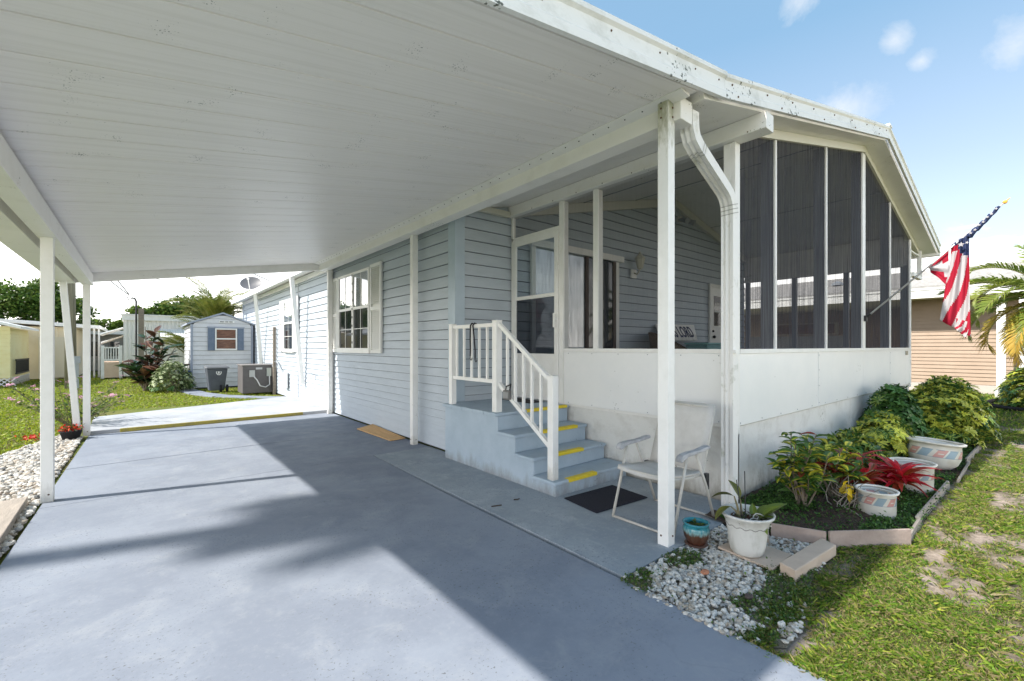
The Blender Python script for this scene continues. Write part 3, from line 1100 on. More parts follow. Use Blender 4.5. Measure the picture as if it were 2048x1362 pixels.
# little soffit under the rake between porch front and fascia
for (x0, x1) in ((4.55, XRIDGE), (XRIDGE, 13.2)):
    b = MB()
    b.hexa([(x0, YP - 0.02, zr(x0) - 0.10), (x1, YP - 0.02, zr(x1) - 0.10), (x1, YP + 0.06, zr(x1) - 0.10), (x0, YP + 0.06, zr(x0) - 0.10),
            (x0, YP - 0.02, zr(x0) - 0.002), (x1, YP - 0.02, zr(x1) - 0.002), (x1, YP + 0.06, zr(x1) - 0.002), (x0, YP + 0.06, zr(x0) - 0.002)])
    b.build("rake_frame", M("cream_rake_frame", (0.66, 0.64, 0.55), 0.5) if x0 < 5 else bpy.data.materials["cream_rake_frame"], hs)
# rear eave fascia
b = MB()
b.box(2.95, 2.98, 10.66, YR + 0.3, zr(2.98) - 0.03, zr(2.98) + 0.13)
b.build("eave_fascia", WHITE2, hs)
b = MB()
b.hexa([(3.31, 10.6, 3.23), (3.36, 10.6, 3.23), (3.36, YR, 3.23), (3.31, YR, 3.23), (3.31, 10.6, 3.35), (3.36, 10.6, 3.35), (3.36, YR, 3.35), (3.31, YR, 3.35)])
b.build("frieze_board", WHITE2, hs)
# right eave closure box and gutter outlet
b = MB()
b.box(13.58, 13.72, YF - 0.02, YR, zr(13.6) - 0.05, zr(13.6) + 0.12)
b.build("eave_gutter", WHITE2, hs)
b = MB()
b.box(12.46, 13.57, YP - 0.02, YP + 0.03, zr(13.57) - 0.08, zr(13.57) - 0.05)
b.box(13.3, 13.38, 1.9, 1.98, 3.05, zr(13.3) - 0.01)
b.box(12.5, 13.38, 1.9, 1.98, 2.98, 3.06)
b.build("eave_return", WHITE2, hs)

# header over the porch side and the eave soffit strip
b = MB()
b.box(4.30, 4.46, 1.645, YN - 0.005, 3.45, zr(4.3) - 0.005)
b.box(4.285, 4.30, 1.64, YN - 0.005, 3.45, 3.475)
b.build("porch_header", WHITE, hs, bevel=0.004)
rivets("rivet", [(4.284, 1.8 + 0.42 * k, 3.463) for k in range(8)], 0.007, RUST, hs)
b = MB()
b.box(3.40, 4.29, YN - 0.075, YN - 0.005, 3.44, 3.52)
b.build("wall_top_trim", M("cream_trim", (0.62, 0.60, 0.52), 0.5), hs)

# foundation
b = MB()
b.box(XA + 0.02, XA + 0.14, YP + 0.02, YN - 0.03, -0.1, 0.722)
b.box(XA + 0.02, XE - 0.02, YP + 0.02, YP + 0.14, -0.1, 0.722)
b.box(XE - 0.14, XE - 0.02, YP + 0.141, YN, -0.1, 0.722)
b.build("foundation_wall", STUCCO, hs)
b = MB()
b.box(XA + 0.15, XE - 0.15, YP + 0.15, YN - 0.03, 0.64, 0.715)
b.build("porch_floor", CONC2, hs)
# kick panels
for (y0, y1) in ((YP + 0.03, 4.18),):
    b = MB(); b.box(XA - 0.004, XA + 0.05, y0, y1, 0.745, 1.43); b.build("kick_panel", KICK, hs)
for (x0, x1) in ((XA + 0.09, 8.835), (8.841, XE - 0.002)):
    b = MB(); b.box(x0, x1, YP - 0.004, YP + 0.05, 0.735, 1.43); b.build("kick_panel", KICK, hs)
b = MB(); b.box(XE - 0.06, XE, YP + 0.06, YN - 0.03, 0.73, 1.43); b.build("kick_panel", KICK, hs)
b = MB()
for x in (6.70, 10.60):
    b.box(x, x + 0.03, YP - 0.009, YP - 0.0045, 0.735, 1.431)
b.build("joint_strip", KICK, hs)
rivets("screw", [(x, YP - 0.01, z) for x in (6.715, 10.615) for z in (0.78, 1.0, 1.2, 1.39)] + [(4.47 + 0.5 * k, YP - 0.006, 0.76) for k in range(16)] +
       [(XA - 0.006, 2.1 + 0.4 * k, z) for k in range(6) for z in (0.765, 1.41)], 0.006, GREYFRAME, hs)
# sills
b = MB()
b.box(XA - 0.015, XA + 0.06, YP + 0.05, 4.18, 1.432, 1.475)
b.build("sill", WHITE2, hs)
b = MB()
b.box(XA + 0.09, XE, YP - 0.015, YP + 0.06, 1.432, 1.475)
b.build("sill", WHITE2, hs)
b = MB()
b.box(XA + 0.0, XA + 0.06, YP + 0.03, 4.18, 0.715, 0.742)
b.build("sill", WHITE, hs)
# corner posts
b = MB(); b.box(XA - 0.012, XA + 0.088, YP - 0.012, YP + 0.03, 0.66, 3.445); b.box(XA - 0.012, XA + 0.03, YP + 0.031, YP + 0.10, 0.66, 3.445)
b.build("corner_post", WHITE2, hs, bevel=0.004)
b = MB(); b.box(XE - 0.07, XE + 0.012, YP - 0.012, YP + 0.03, 0.66, zr(XE) - 0.1); b.box(XE - 0.03, XE + 0.012, YP + 0.031, YP + 0.10, 0.66, zr(XE) - 0.1)
b.build("corner_post", WHITE2, hs, bevel=0.004)


def fpost(x0, x1, deep=0.12):
    zt = min(zr(x0), zr(x1)) - 0.102
    b = MB()
    b.box(x0, x1, YP - 0.008, YP + 0.012, 1.476, zt, 0)
    b.box(x0 - 0.012, x1, YP + 0.018, YP + 0.018 + deep, 1.476, zt, 1)
    b.build("screen_post", [WHITE2, GREYFRAME], hs)


XS = [(5.315, 5.355), (7.01, 7.055), (8.76, 8.93), (10.62, 10.67)]
for a, c in XS:
    fpost(a, c)
edges = [XA + 0.09] + [v for p in XS for v in p] + [XE - 0.07]
for i in range(0, len(edges), 2):
    x0, x1 = edges[i], edges[i + 1]
    b = MB()
    b.poly([(x0 - 0.03, YP + 0.015, 1.47), (x1 + 0.03, YP + 0.015, 1.47), (x1 + 0.03, YP + 0.015, zr(x1) - 0.05), (x0 - 0.03, YP + 0.015, zr(x0) - 0.05)])
    b.build("screen", SCREEN_F, hs)


def spost(y0, y1, z0, z1, x=XA):
    b = MB()
    b.box(x - 0.012, x + 0.012, y0, y1, z0, z1, 0)
    b.box(x + 0.018, x + 0.09, y0 + 0.005, y1 - 0.005, z0, z1, 0)
    b.build("screen_post", [WHITE2], hs)


spost(4.185, 4.265, 0.72, 3.446)
spost(3.60, 3.675, 1.476, 3.446)
for (y0, y1) in ((YP + 0.1, 3.60), (3.675, 4.185)):
    b = MB()
    b.poly([(XA + 0.015, y1 + 0.01, 1.47), (XA + 0.015, y0 - 0.01, 1.47), (XA + 0.015, y0 - 0.01, 3.46), (XA + 0.015, y1 + 0.01, 3.46)])
    b.build("screen", SCREEN_S, hs)
# transom over the door
b = MB()
b.box(XA - 0.012, XA + 0.04, 4.266, 5.27, 3.085, 3.13)
b.box(XA - 0.012, XA + 0.04, 5.235, 5.275, 0.73, 3.446)
b.build("door_jamb", WHITE2, hs)
b = MB()
b.poly([(XA + 0.015, 5.24, 3.12), (XA + 0.015, 4.26, 3.12), (XA + 0.015, 4.26, 3.46), (XA + 0.015, 5.24, 3.46)])
b.build("screen", SCREEN_S, hs)
# screen door
b = MB()
D0, D1 = 4.272, 5.23
b.box(XA - 0.025, XA + 0.01, D0, D0 + 0.075, 0.75, 3.08)
b.box(XA - 0.025, XA + 0.01, D1 - 0.075, D1, 0.75, 3.08)
b.box(XA - 0.024, XA + 0.009, D0 + 0.075, D1 - 0.075, 2.99, 3.08)
b.box(XA - 0.024, XA + 0.009, D0 + 0.075, D1 - 0.075, 2.185, 2.235)
b.box(XA - 0.024, XA + 0.009, D0 + 0.075, D1 - 0.075, 1.35, 1.40)
b.box(XA - 0.018, XA + 0.004, D0 + 0.075, D1 - 0.075, 0.75, 1.35)
sd = b.build("screen_door", WHITE2, hs, bevel=0.003)
b = MB(); b.box(XA - 0.01, XA - 0.004, D0 + 0.07, D1 - 0.07, 2.23, 3.0); b.build("pane", GLASS, sd)
b = MB(); b.box(XA - 0.01, XA - 0.004, D0 + 0.07, D1 - 0.07, 1.395, 2.19); b.build("pane", GLASS2, sd)
b = MB(); b.box(XA - 0.06, XA - 0.026, D0 + 0.02, D0 + 0.05, 1.86, 1.90); b.box(XA - 0.075, XA - 0.06, D0 + 0.018, D0 + 0.052, 1.76, 1.95)
b.build("handle", WHITE2, sd, bevel=0.004)

# porch far side (east): posts, header and screens
for yy in (2.05, 3.05, 4.1, 5.2):
    b = MB(); b.box(XE - 0.08, XE, yy - 0.05, yy + 0.05, 1.43, 3.20); b.build("screen_post", GREYFRAME, hs)
b = MB(); b.box(XE - 0.09, XE, YP + 0.1, YN - 0.03, 3.18, zr(XE) - 0.01); b.build("porch_header", WHITE, hs)
b = MB()
b.poly([(XE - 0.04, 2.0, 1.44), (XE - 0.04, YN - 0.03, 1.44), (XE - 0.04, YN - 0.03, 3.19), (XE - 0.04, 2.0, 3.19)])
b.build("screen", M_screen("far_insect_screen", 0.75, (0.08, 0.08, 0.09)), hs)
# porch ceiling: beam along the back wall and a ridge beam
b = MB()
for (x0, x1) in ((XA + 0.1, XRIDGE - 0.02), (XRIDGE + 0.02, XE - 0.1)):
    b.hexa([(x0, YN - 0.09, zr(x0) - 0.16), (x1, YN - 0.09, zr(x1) - 0.16), (x1, YN - 0.01, zr(x1) - 0.16), (x0, YN - 0.01, zr(x0) - 0.16),
            (x0, YN - 0.09, zr(x0) - 0.004), (x1, YN - 0.09, zr(x1) - 0.004), (x1, YN - 0.01, zr(x1) - 0.004), (x0, YN - 0.01, zr(x0) - 0.004)])
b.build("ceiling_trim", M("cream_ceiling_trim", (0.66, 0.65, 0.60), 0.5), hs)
b = MB()
for x in (5.9, 7.4, 10.4):
    b.box(x, x + 0.016, YP + 0.1, YN - 0.1, zr(x) - 0.008, zr(x) + 0.001)
b.build("ceiling_seam", GREYFRAME, hs, kind="stuff")

# sliding glass door in the front wall
YS = YN - 0.012
b = MB()
b.box(4.74, 4.82, YS - 0.05, YS, 0.72, 3.08)
b.box(6.86, 6.95, YS - 0.05, YS, 0.72, 3.08)
b.box(4.70, 7.05, YS - 0.09, YS, 3.08, 3.19)
sl = b.build("sliding_door", WHITE2, hs, bevel=0.003)
b = MB(); b.box(4.82, 6.02, YS - 0.016, YS - 0.010, 0.75, 3.08); b.build("pane", PANE_BRIGHT, sl)
b = MB(); b.box(4.82, 6.02, YS - 0.006, YS - 0.003, 0.75, 3.08); b.build("curtain", CURTAIN, sl)
b = MB(); b.box(6.02, 6.09, YS - 0.045, YS - 0.003, 0.75, 3.08); b.build("stile", M("brown_metal", (0.07, 0.045, 0.035), 0.5), sl)
b = MB(); b.box(6.09, 6.86, YS - 0.03, YS - 0.026, 0.75, 3.08); b.build("pane", GLASSDARK, sl)
b = MB(); b.box(6.78, 6.858, YS - 0.045, YS - 0.031, 0.75, 3.08); b.build("stile", bpy.data.materials["brown_metal"], sl)
# lantern on the wall
b = MB()
lx, ly = 7.42, YS - 0.02
b.box(lx - 0.08, lx + 0.08, ly - 0.03, ly + 0.0, 2.83, 3.0)
lamp = b.build("wall_lamp", WHITE2, hs, bevel=0.005)
b = MB()
b.lathe([(0.02, 0.0), (0.05, 0.02), (0.09, 0.20), (0.10, 0.21), (0.10, 0.225), (0.03, 0.30), (0.02, 0.33), (0.001, 0.35)], lx, ly - 0.16, 2.98, 6)
b.tube([(lx, ly - 0.03, 2.93), (lx, ly - 0.10, 2.90), (lx, ly - 0.16, 2.98)], 0.015, 6)
b.build("lantern", M("cream_lantern", (0.55, 0.53, 0.45), 0.4), lamp)
b = MB()
b.lathe([(0.055, 0.02), (0.088, 0.19)], lx, ly - 0.165, 2.985, 6)
b.build("lantern_glass", M("milky_glass", (0.6, 0.58, 0.5), 0.2), lamp)
# back door at the far end of the porch
b = MB()
b.box(10.45, 10.53, YS - 0.05, YS, 0.72, 3.0)
b.box(10.53, 11.45, YS - 0.05, YS, 2.93, 3.0)
b.box(11.45, 11.53, YS - 0.05, YS, 0.72, 3.0)
b.box(10.53, 11.45, YS - 0.03, YS - 0.002, 0.72, 2.93)
dr = b.build("entry_door", WHITE2, hs, bevel=0.004)
b = MB(); b.box(10.66, 11.3, YS - 0.036, YS - 0.031, 2.0, 2.72); b.build("pane", GLASSDARK, dr)
b = MB(); b.box(10.66, 11.3, YS - 0.042, YS - 0.037, 2.33, 2.37); b.build("muntin", WHITE2, dr)
b = MB(); b.ball((10.6, YS - 0.07, 1.73), 0.04, 8); b.ball((10.6, YS - 0.045, 1.87), 0.03, 8); b.build("handle", DARKMETAL, dr)


# windows facing the driveway
def window(y0, y1, z0, z1, double, name="window"):
    x = XW - 0.012
    b = MB()
    fw = 0.05
    b.box(x - 0.045, x, y0, y0 + fw, z0, z1)
    b.box(x - 0.045, x, y1 - fw, y1, z0, z1)
    b.box(x - 0.044, x, y0 + fw, y1 - fw, z1 - fw, z1)
    b.box(x - 0.055, x, y0 - 0.02, y1 + 0.02, z0 - 0.07, z0 + fw * 0.6)
    w = b.build(name, WHITE2, hs, bevel=0.003)
    ym = (y0 + y1) / 2
    bays = [(y0 + fw, ym - 0.035), (ym + 0.035, y1 - fw)] if double else [(y0 + fw, y1 - fw)]
    if double:
        b = MB(); b.box(x - 0.045, x, ym - 0.035, ym + 0.035, z0 + 0.03, z1 - fw); b.build("mullion", WHITE2, w)
        b = MB()
        for k in range(9):
            zz = z0 + 0.12 + k * (z1 - z0 - 0.2) / 8
            b.box(x - 0.048, x - 0.0455, ym - 0.02, ym + 0.02, zz, zz + 0.045)
        b.build("slot", DARKMETAL, w, kind="stuff")
    zm = z0 + (z1 - z0) * 0.53
    for (a, c) in bays:
        b = MB(); b.box(x - 0.04, x - 0.002, a, c, zm - 0.025, zm + 0.025); b.build("meeting_rail", WHITE2, w)
        b = MB(); b.box(x - 0.028, x - 0.022, a, c, zm + 0.025, z1 - fw); b.build("pane", M_glass("upper_pane", (0.85, 0.88, 0.9), 0.22) if "upper_pane" not in bpy.data.materials else bpy.data.materials["upper_pane"], w)
        b = MB(); b.box(x - 0.018, x - 0.012, a, c, z0 + 0.03, zm - 0.025); b.build("pane", GLASSDARK, w)
        b = MB(); b.box(x - 0.01, x - 0.006, a, c, zm + 0.025, z1 - fw); b.build("curtain", CURTAIN, w)
        b = MB()
        ya = (a + c) / 2
        b.box(x - 0.036, x - 0.03, ya - 0.007, ya + 0.007, z0 + 0.03, zm - 0.025)
        b.box(x - 0.036, x - 0.03, ya - 0.007, ya + 0.007, zm + 0.025, z1 - fw)
        for zz in (z0 + (zm - z0) * 0.5,):
            b.box(x - 0.0362, x - 0.0302, a, ya - 0.008, zz - 0.006, zz + 0.006)
            b.box(x - 0.0362, x - 0.0302, ya + 0.008, c, zz - 0.006, zz + 0.006)
        b.build("muntin", WHITE2, w)
    return w


def shutter(y0, y1, z0, z1):
    x = XW - 0.012
    b = MB()
    b.box(x - 0.04, x, y0, y0 + 0.05, z0, z1)
    b.box(x - 0.04, x, y1 - 0.05, y1, z0, z1)
    for zz in (z0, (z0 + z1) / 2 - 0.03, z1 - 0.06):
        b.box(x - 0.039, x, y0 + 0.05, y1 - 0.05, zz, zz + 0.06)
    b.box(x - 0.008, x, y0 + 0.05, y1 - 0.05, z0 + 0.06, z1 - 0.06)
    s = b.build("shutter", SHUTTER, hs)
    b = MB()
    zz = z0 + 0.08
    zmid = (z0 + z1) / 2
    while zz < z1 - 0.09:
        if abs(zz - zmid) > 0.06:
            b.hexa([(x - 0.036, y0 + 0.052, zz), (x - 0.03, y0 + 0.052, zz), (x - 0.03, y1 - 0.052, zz), (x - 0.036, y1 - 0.052, zz),
                    (x - 0.016, y0 + 0.052, zz + 0.032), (x - 0.01, y0 + 0.052, zz + 0.032), (x - 0.01, y1 - 0.052, zz + 0.032), (x - 0.016, y1 - 0.052, zz + 0.032)])
        zz += 0.036
    b.build("louver", SHUTTER, s, kind="stuff")


window(8.24, 9.95, 1.44, 3.0, True)
shutter(7.71, 8.20, 1.38, 3.03)
shutter(9.99, 10.34, 1.38, 3.0)
window(13.72, 14.80, 1.40, 2.88, False)
shutter(13.22, 13.68, 1.36, 2.9)
shutter(14.84, 15.30, 1.36, 2.9)
# struts under the rear eave, conduit and hatch on the rear wall
for a, c in (((2.99, 12.5, 3.36), (3.30, 12.66, 0.50)), ((2.99, 17.2, 3.36), (3.30, 17.85, 0.85))):
    b = MB(); b.bar(a, c, 0.10, 0.09); b.build("eave_strut", WHITE2, hs, bevel=0.004)
b = MB()
b.box(3.28, 3.33, 14.3, 14.6, 0.28, 0.75)
b.build("wall_hatch", WHITE2, hs)
b = MB()
b.tube([(3.31, 16.0, 0.0), (3.31, 16.0, 1.0), (3.31, 15.6, 1.05), (3.31, 15.0, 0.78), (3.31, 14.7, 0.72), (3.31, 14.7, 0.5)], 0.02, 6)
b.tube([(3.32, 12.2, 0.85), (3.30, 11.6, 0.86), (3.30, 11.5, 0.80), (3.30, 11.55, 0.68), (3.30, 11.4, 0.66)], 0.008, 5)
b.tube([(3.33, 13.2, 0.1), (3.33, 13.2, 3.2)], 0.012, 5)
b.build("wall_cable", GREYFRAME, hs)
# satellite dish on the roof edge
dish = MB()
dc = Vector((3.35, 20.0, 3.92))
dn = Vector((-0.35, -0.75, 0.55)).normalized()
dx = dn.cross(Vector((0, 0, 1))).normalized()
dy = dx.cross(dn)
rings = [(0.001, 0.0), (0.15, 0.012), (0.28, 0.045), (0.38, 0.085)]
n = 20
for (r, d) in rings:
    for k in range(n):
        a = 2 * pi * k / n
        dish.v.append(tuple(dc + dx * r * cos(a) + dy * r * 0.85 * sin(a) + dn * d))
for i in range(len(rings) - 1):
    for k in range(n):
        k2 = (k + 1) % n
        dish.face((i * n + k, i * n + k2, (i + 1) * n + k2, (i + 1) * n + k))
sat = thing("satellite_dish", (3.35, 20.0, 3.45), "grey satellite dish on the roof edge at the back of the house", "satellite dish")
dish.build("reflector", M("dish_shade_grey", (0.12, 0.12, 0.13), 0.5), sat, smooth=True)  # colour darkened to stand in for the shade on its near face
b = MB()
b.tube([(3.38, 20.1, 3.47), (3.38, 20.1, 3.75), tuple(dc - dn * 0.02)], 0.025, 6)
b.build("mast", WHITE2, sat)
b = MB()
b.tube([tuple(dc - dy * 0.3 + dn * 0.05), tuple(dc + dn * 0.42 - dy * 0.12)], 0.015, 6)
b.ball(tuple(dc + dn * 0.44 - dy * 0.1), 0.045, 6)
b.build("feed_arm", WHITE2, sat)

# outlet box on the porch corner
b = MB(); b.box(11.92, 12.05, YP - 0.03, YP - 0.0045, 1.33, 1.41); b.build("outlet_box", M("tan_box", (0.40, 0.36, 0.28), 0.5), hs)

# ================================================================== ENTRY STEPS
st = thing("entry_steps", (3.7, 4.2, 0), "blue grey concrete entry steps with yellow striped treads below the screen door", "steps")
TZ = [0.155, 0.335, 0.53, 0.735]
TY = [3.17, 3.49, 3.79, 4.10]
b = MB()
prev = 0
for i in range(4):
    b.box(3.18, 4.33, TY[i], 5.26 if i == 3 else TY[i + 1] + 0.0, 0.0, TZ[i] - 0.042)
sb = b.build("stringer_block", STEP, st)
for i in range(4):
    y1 = (TY[i + 1] if i < 3 else 5.26)
    b = MB()
    b.box(3.145, 4.34, TY[i] - 0.03, y1 - 0.002, TZ[i] - 0.04, TZ[i])
    tr = b.build("tread", STEP, st, bevel=0.014)
    b = MB()
    xa, xb = ((3.34, 3.78), (3.50, 3.93), (3.50, 4.16), (3.60, 4.30))[i]
    b.box(xa, xb, TY[i] - 0.034, TY[i] + 0.035, TZ[i] - 0.032, TZ[i] + 0.0025)
    b.build("yellow_stripe", YELLOW, tr, bevel=0.003)
    b = MB()
    b.box(3.188, 4.32, TY[i] - 0.008, TY[i] - 0.001, (TZ[i - 1] if i else 0.0) + 0.003, TZ[i] - 0.043)
    b.build("riser", STEP, st)
b = MB()
for k in range(5):
    b.box(3.135, 3.146, 4.09 + k * 0.235, 4.09 + k * 0.235 + 0.228, TZ[3] - 0.041, TZ[3] - 0.002)
b.build("edge_tile", STEP, st, bevel=0.003)
b = MB()
b.box(4.02, 4.28, 4.5, 5.1, 0.7355, 0.745)
b.build("landing_mat", BLACK, st)

rl = thing("stair_railing", (3.22, 4.2, 0.16), "white square tube handrail with balusters along the open side of the entry steps", "railing")
for (yy, z0, z1, w) in ((5.14, TZ[3], 1.79, 0.075), (4.17, TZ[3], 1.80, 0.085), (3.245, TZ[0], 1.20, 0.08)):
    b = MB(); b.box(3.22 - w / 2, 3.22 + w / 2, yy - w / 2, yy + w / 2, z0, z1)
    b.box(3.22 - w / 2 - 0.004, 3.22 + w / 2 + 0.004, yy - w / 2 - 0.004, yy + w / 2 + 0.004, z1, z1 + 0.008)
    b.build("post", WHITE2, rl, bevel=0.004)
for a, c in (((3.22, 5.10, 1.755), (3.22, 4.21, 1.755)), ((3.22, 5.10, 1.09), (3.22, 4.21, 1.09)), ((3.22, 4.13, 1.765), (3.22, 3.28, 1.155)), ((3.22, 4.13, 1.07), (3.22, 3.28, 0.48))):
    b = MB(); b.bar(a, c, 0.045, 0.045); b.build("rail", WHITE2, rl, bevel=0.003)
for yy in (5.03, 4.86, 4.69, 4.525, 4.36):
    b = MB(); b.box(3.207, 3.233, yy - 0.013, yy + 0.013, 1.10, 1.735); b.build("baluster", WHITE2, rl)
for yy in (3.975, 3.835, 3.695, 3.56, 3.42):
    t = (4.13 - yy) / 0.85
    b = MB(); b.box(3.207, 3.233, yy - 0.013, yy + 0.013, 1.07 - 0.59 * t, 1.765 - 0.61 * t); b.build("baluster", WHITE2, rl)

lb = thing("lock_box", (3.19, 3.93, 0.9), "small grey key lock box hanging on the lower stair rail", "lock box")
b = MB(); b.box(3.15, 3.195, 3.875, 3.975, 0.905, 1.01, rot=0.1); b.build("case", M("grey_plastic", (0.16, 0.155, 0.15), 0.5), lb, bevel=0.008)
b = MB(); b.box(3.144, 3.151, 3.885, 3.965, 0.925, 0.99, rot=0.1); b.build("cover", M("pale_grey_plastic", (0.27, 0.27, 0.27), 0.4), lb, bevel=0.004)
b = MB(); b.tube([(3.18, 3.89, 1.0), (3.19, 3.89, 1.05), (3.23, 3.925, 1.07), (3.19, 3.96, 1.05), (3.18, 3.96, 1.0)], 0.008, 6); b.build("shackle", DARKMETAL, lb)

for (yy, zb, lab, dx_) in ((4.655, 1.33, "black bungee cord hanging straight, left one of two on the railing", 0.0), (4.60, 1.31, "black bungee cord with a bend, right one of two on the railing", 0.03)):
    bc = thing("bungee_cord", (3.19, yy, 1.78), lab, "bungee cord", "bungee cords hanging on the stair railing")
    b = MB()
    b.tube([(3.235, yy + 0.02, 1.74), (3.23, yy + 0.01, 1.785), (3.20, yy, 1.79), (3.175, yy, 1.76), (3.172, yy - dx_, 1.6), (3.175, yy - dx_ * 1.6, 1.45), (3.172, yy - dx_ * 1.7, zb + 0.05)], 0.009, 7)
    b.build("cord", BLACK, bc)
    b = MB()
    q = yy - dx_ * 1.7
    b.tube([(3.172, q, zb + 0.06), (3.172, q, zb + 0.02), (3.172, q - 0.015, zb), (3.172, q - 0.035, zb + 0.005), (3.172, q - 0.04, zb + 0.03)], 0.006, 6)
    b.build("hook", DARKMETAL, bc)

# ================================================================== OBJECTS ON THE PAVING
b = MB()
b.hexa([(3.21, 3.08, 0.006), (3.145, 2.62, 0.006), (3.86, 2.57, 0.006), (3.91, 3.04, 0.006), (3.21, 3.08, 0.016), (3.145, 2.62, 0.016), (3.86, 2.57, 0.016), (3.91, 3.04, 0.016)])
for f in range(len(b.f)):
    b.f[f] = tuple(reversed(b.f[f]))
tag(b.build("doormat", MAT_, bevel=0.004), "dark navy carpet doormat lying at the foot of the entry steps", "doormat")
b = MB()
b.hexa([(3.02, 8.05, 0.004), (3.05, 6.72, 0.004), (3.32, 6.74, 0.004), (3.33, 8.08, 0.05), (3.02, 8.05, 0.018), (3.05, 6.72, 0.018), (3.32, 6.74, 0.018), (3.33, 8.08, 0.064)])
tag(b.build("plywood_board", PLY, bevel=0.002), "orange plywood board lying on the driveway against the house wall", "board")

# small litter on the paving
for i, (x, yy, l, a, lab) in enumerate(((2.52, 3.35, 0.10, 0.3, "dry twig lying across the joint beside the stair flank"), (2.80, 3.36, 0.06, 0.2, "short dark twig on the walkway beside the stair flank"))):
    b = MB()
    b.tube([(x, yy, 0.012), (x + l * cos(a) * 0.5, yy - 0.03, 0.018), (x + l * cos(a), yy - l * sin(a), 0.012)], 0.006, 5)
    tag(b.build("twig", M("dry_twig%s" % ("" if i == 0 else "_dark"), (0.05, 0.035, 0.025), 0.9)), lab, "twig")

# folding chair facing the driveway
ch = thing("folding_chair", (3.6, 2.18, 0), "off white folding lawn chair with sling seat and grey armrests behind the post", "chair")
CY0, CY1 = 1.90, 2.48


def tubef(name, path, r, mat=CHFRAME, par=None, n=8):
    b = MB()
    b.tube(path, r, n)
    return b.build(name, mat, par or ch, smooth=True)


for yy in (CY0, CY1):
    s_ = 1 if yy == CY1 else -1
    tubef("front_leg", [(3.20, yy, 0.012), (3.32, yy, 0.36), (3.40, yy, 0.60)], 0.012)
    tubef("rear_leg", [(3.85, yy, 0.012), (3.72, yy, 0.30), (3.55, yy, 0.60)], 0.012)
    b = MB()
    zz = 0.625
    prof = [(3.27, zz - 0.015), (3.30, zz + 0.012), (3.38, zz + 0.02), (3.55, zz + 0.018), (3.68, zz + 0.03), (3.74, zz + 0.03), (3.74, zz + 0.005), (3.55, zz - 0.008), (3.38, zz - 0.012), (3.33, zz - 0.03), (3.29, zz - 0.045), (3.27, zz - 0.035)]
    k = len(prof)
    for q in (yy - 0.028, yy + 0.028):
        for (px_, pz) in prof:
            b.v.append((px_, q, pz))
    for q in range(k):
        q2 = (q + 1) % k
        b.face((q, q2, k + q2, k + q))
    b.face(tuple(range(k - 1, -1, -1))); b.face(tuple(range(k, 2 * k)))
    b.build("armrest", ARM, ch, bevel=0.008)
    b = MB()
    b.box(3.69, 3.74, yy - 0.016, yy + 0.016, 0.36, 0.42)
    b.box(3.73, 3.75, yy - 0.012, yy + 0.012, 0.28, 0.37)
    b.build("hinge", DARKMETAL, ch, bevel=0.004)
tubef("floor_rail", [(3.20, CY0, 0.016), (3.20, CY1, 0.016)], 0.011)
tubef("floor_rail", [(3.85, CY0, 0.016), (3.85, CY1, 0.016)], 0.011)
fy0, fy1 = CY0 + 0.035, CY1 - 0.035
for yy in (fy0, fy1):
    tubef("side_tube", [(3.24, yy, 0.44), (3.50, yy, 0.41), (3.72, yy, 0.40), (3.82, yy, 0.66), (3.93, yy, 0.96)], 0.012)
tubef("top_tube", [(3.93, fy0, 0.96), (3.93, fy1, 0.96)], 0.012)
tubef("front_tube", [(3.24, fy0, 0.44), (3.24, fy1, 0.44)], 0.012)


def sling(name, pts, sag, th=0.012):
    b = MB()
    m = 9
    rows = len(pts)
    for i, (px_, pz) in enumerate(pts):
        for j in range(m):
            t = j / (m - 1)
            w = sag * (1 - (2 * t - 1) ** 2) * (0.6 + 0.4 * math.sin(i * 1.7))
            b.v.append((px_ + (w if name == "backrest" else 0), fy0 + (fy1 - fy0) * t, pz - (0 if name == "backrest" else w) + 0.006))
    for i in range(rows - 1):
        for j in range(m - 1):
            a = i * m + j
            b.face((a, a + 1, a + m + 1, a + m))
    o = b.build(name, SLING, ch, smooth=True)
    so = o.modifiers.new("solid", 'SOLIDIFY')
    so.thickness = th
    return o


sling("seat", [(3.225, 0.425), (3.235, 0.455), (3.30, 0.447), (3.40, 0.432), (3.52, 0.42), (3.62, 0.412), (3.715, 0.412)], 0.035)
sling("backrest", [(3.725, 0.42), (3.76, 0.50), (3.80, 0.60), (3.85, 0.74), (3.90, 0.88), (3.932, 0.975)], 0.02)

# ------------------------------------------------------------------ pots


def pot(name, c, prof, mats, label, group=None, n=40, wob=None, tilt=None):
    t = thing(name, c, label, "flower pot", group)
    b = MB()
    b.lathe(prof, 0, 0, 0, n, 0, wob)
    b.v = [(x + c[0], y_ + c[1], z + c[2]) for x, y_, z in b.v]
    o = b.build("body", mats, t, smooth=True)
    return t


def pot_profile(pts, th, rim):
    """outer silhouette from the base up, then over the rim and down inside"""
    out = [(0.001, 0.0)] + pts
    r, z = pts[-1]
    inner = [(r - rim, z + 0.001), (r - rim - 0.002, z - 0.02)] + [(max(0.02, a - th), zz) for a, zz in reversed(pts[:-1]) if zz > 0.35 * z]
    return out + inner


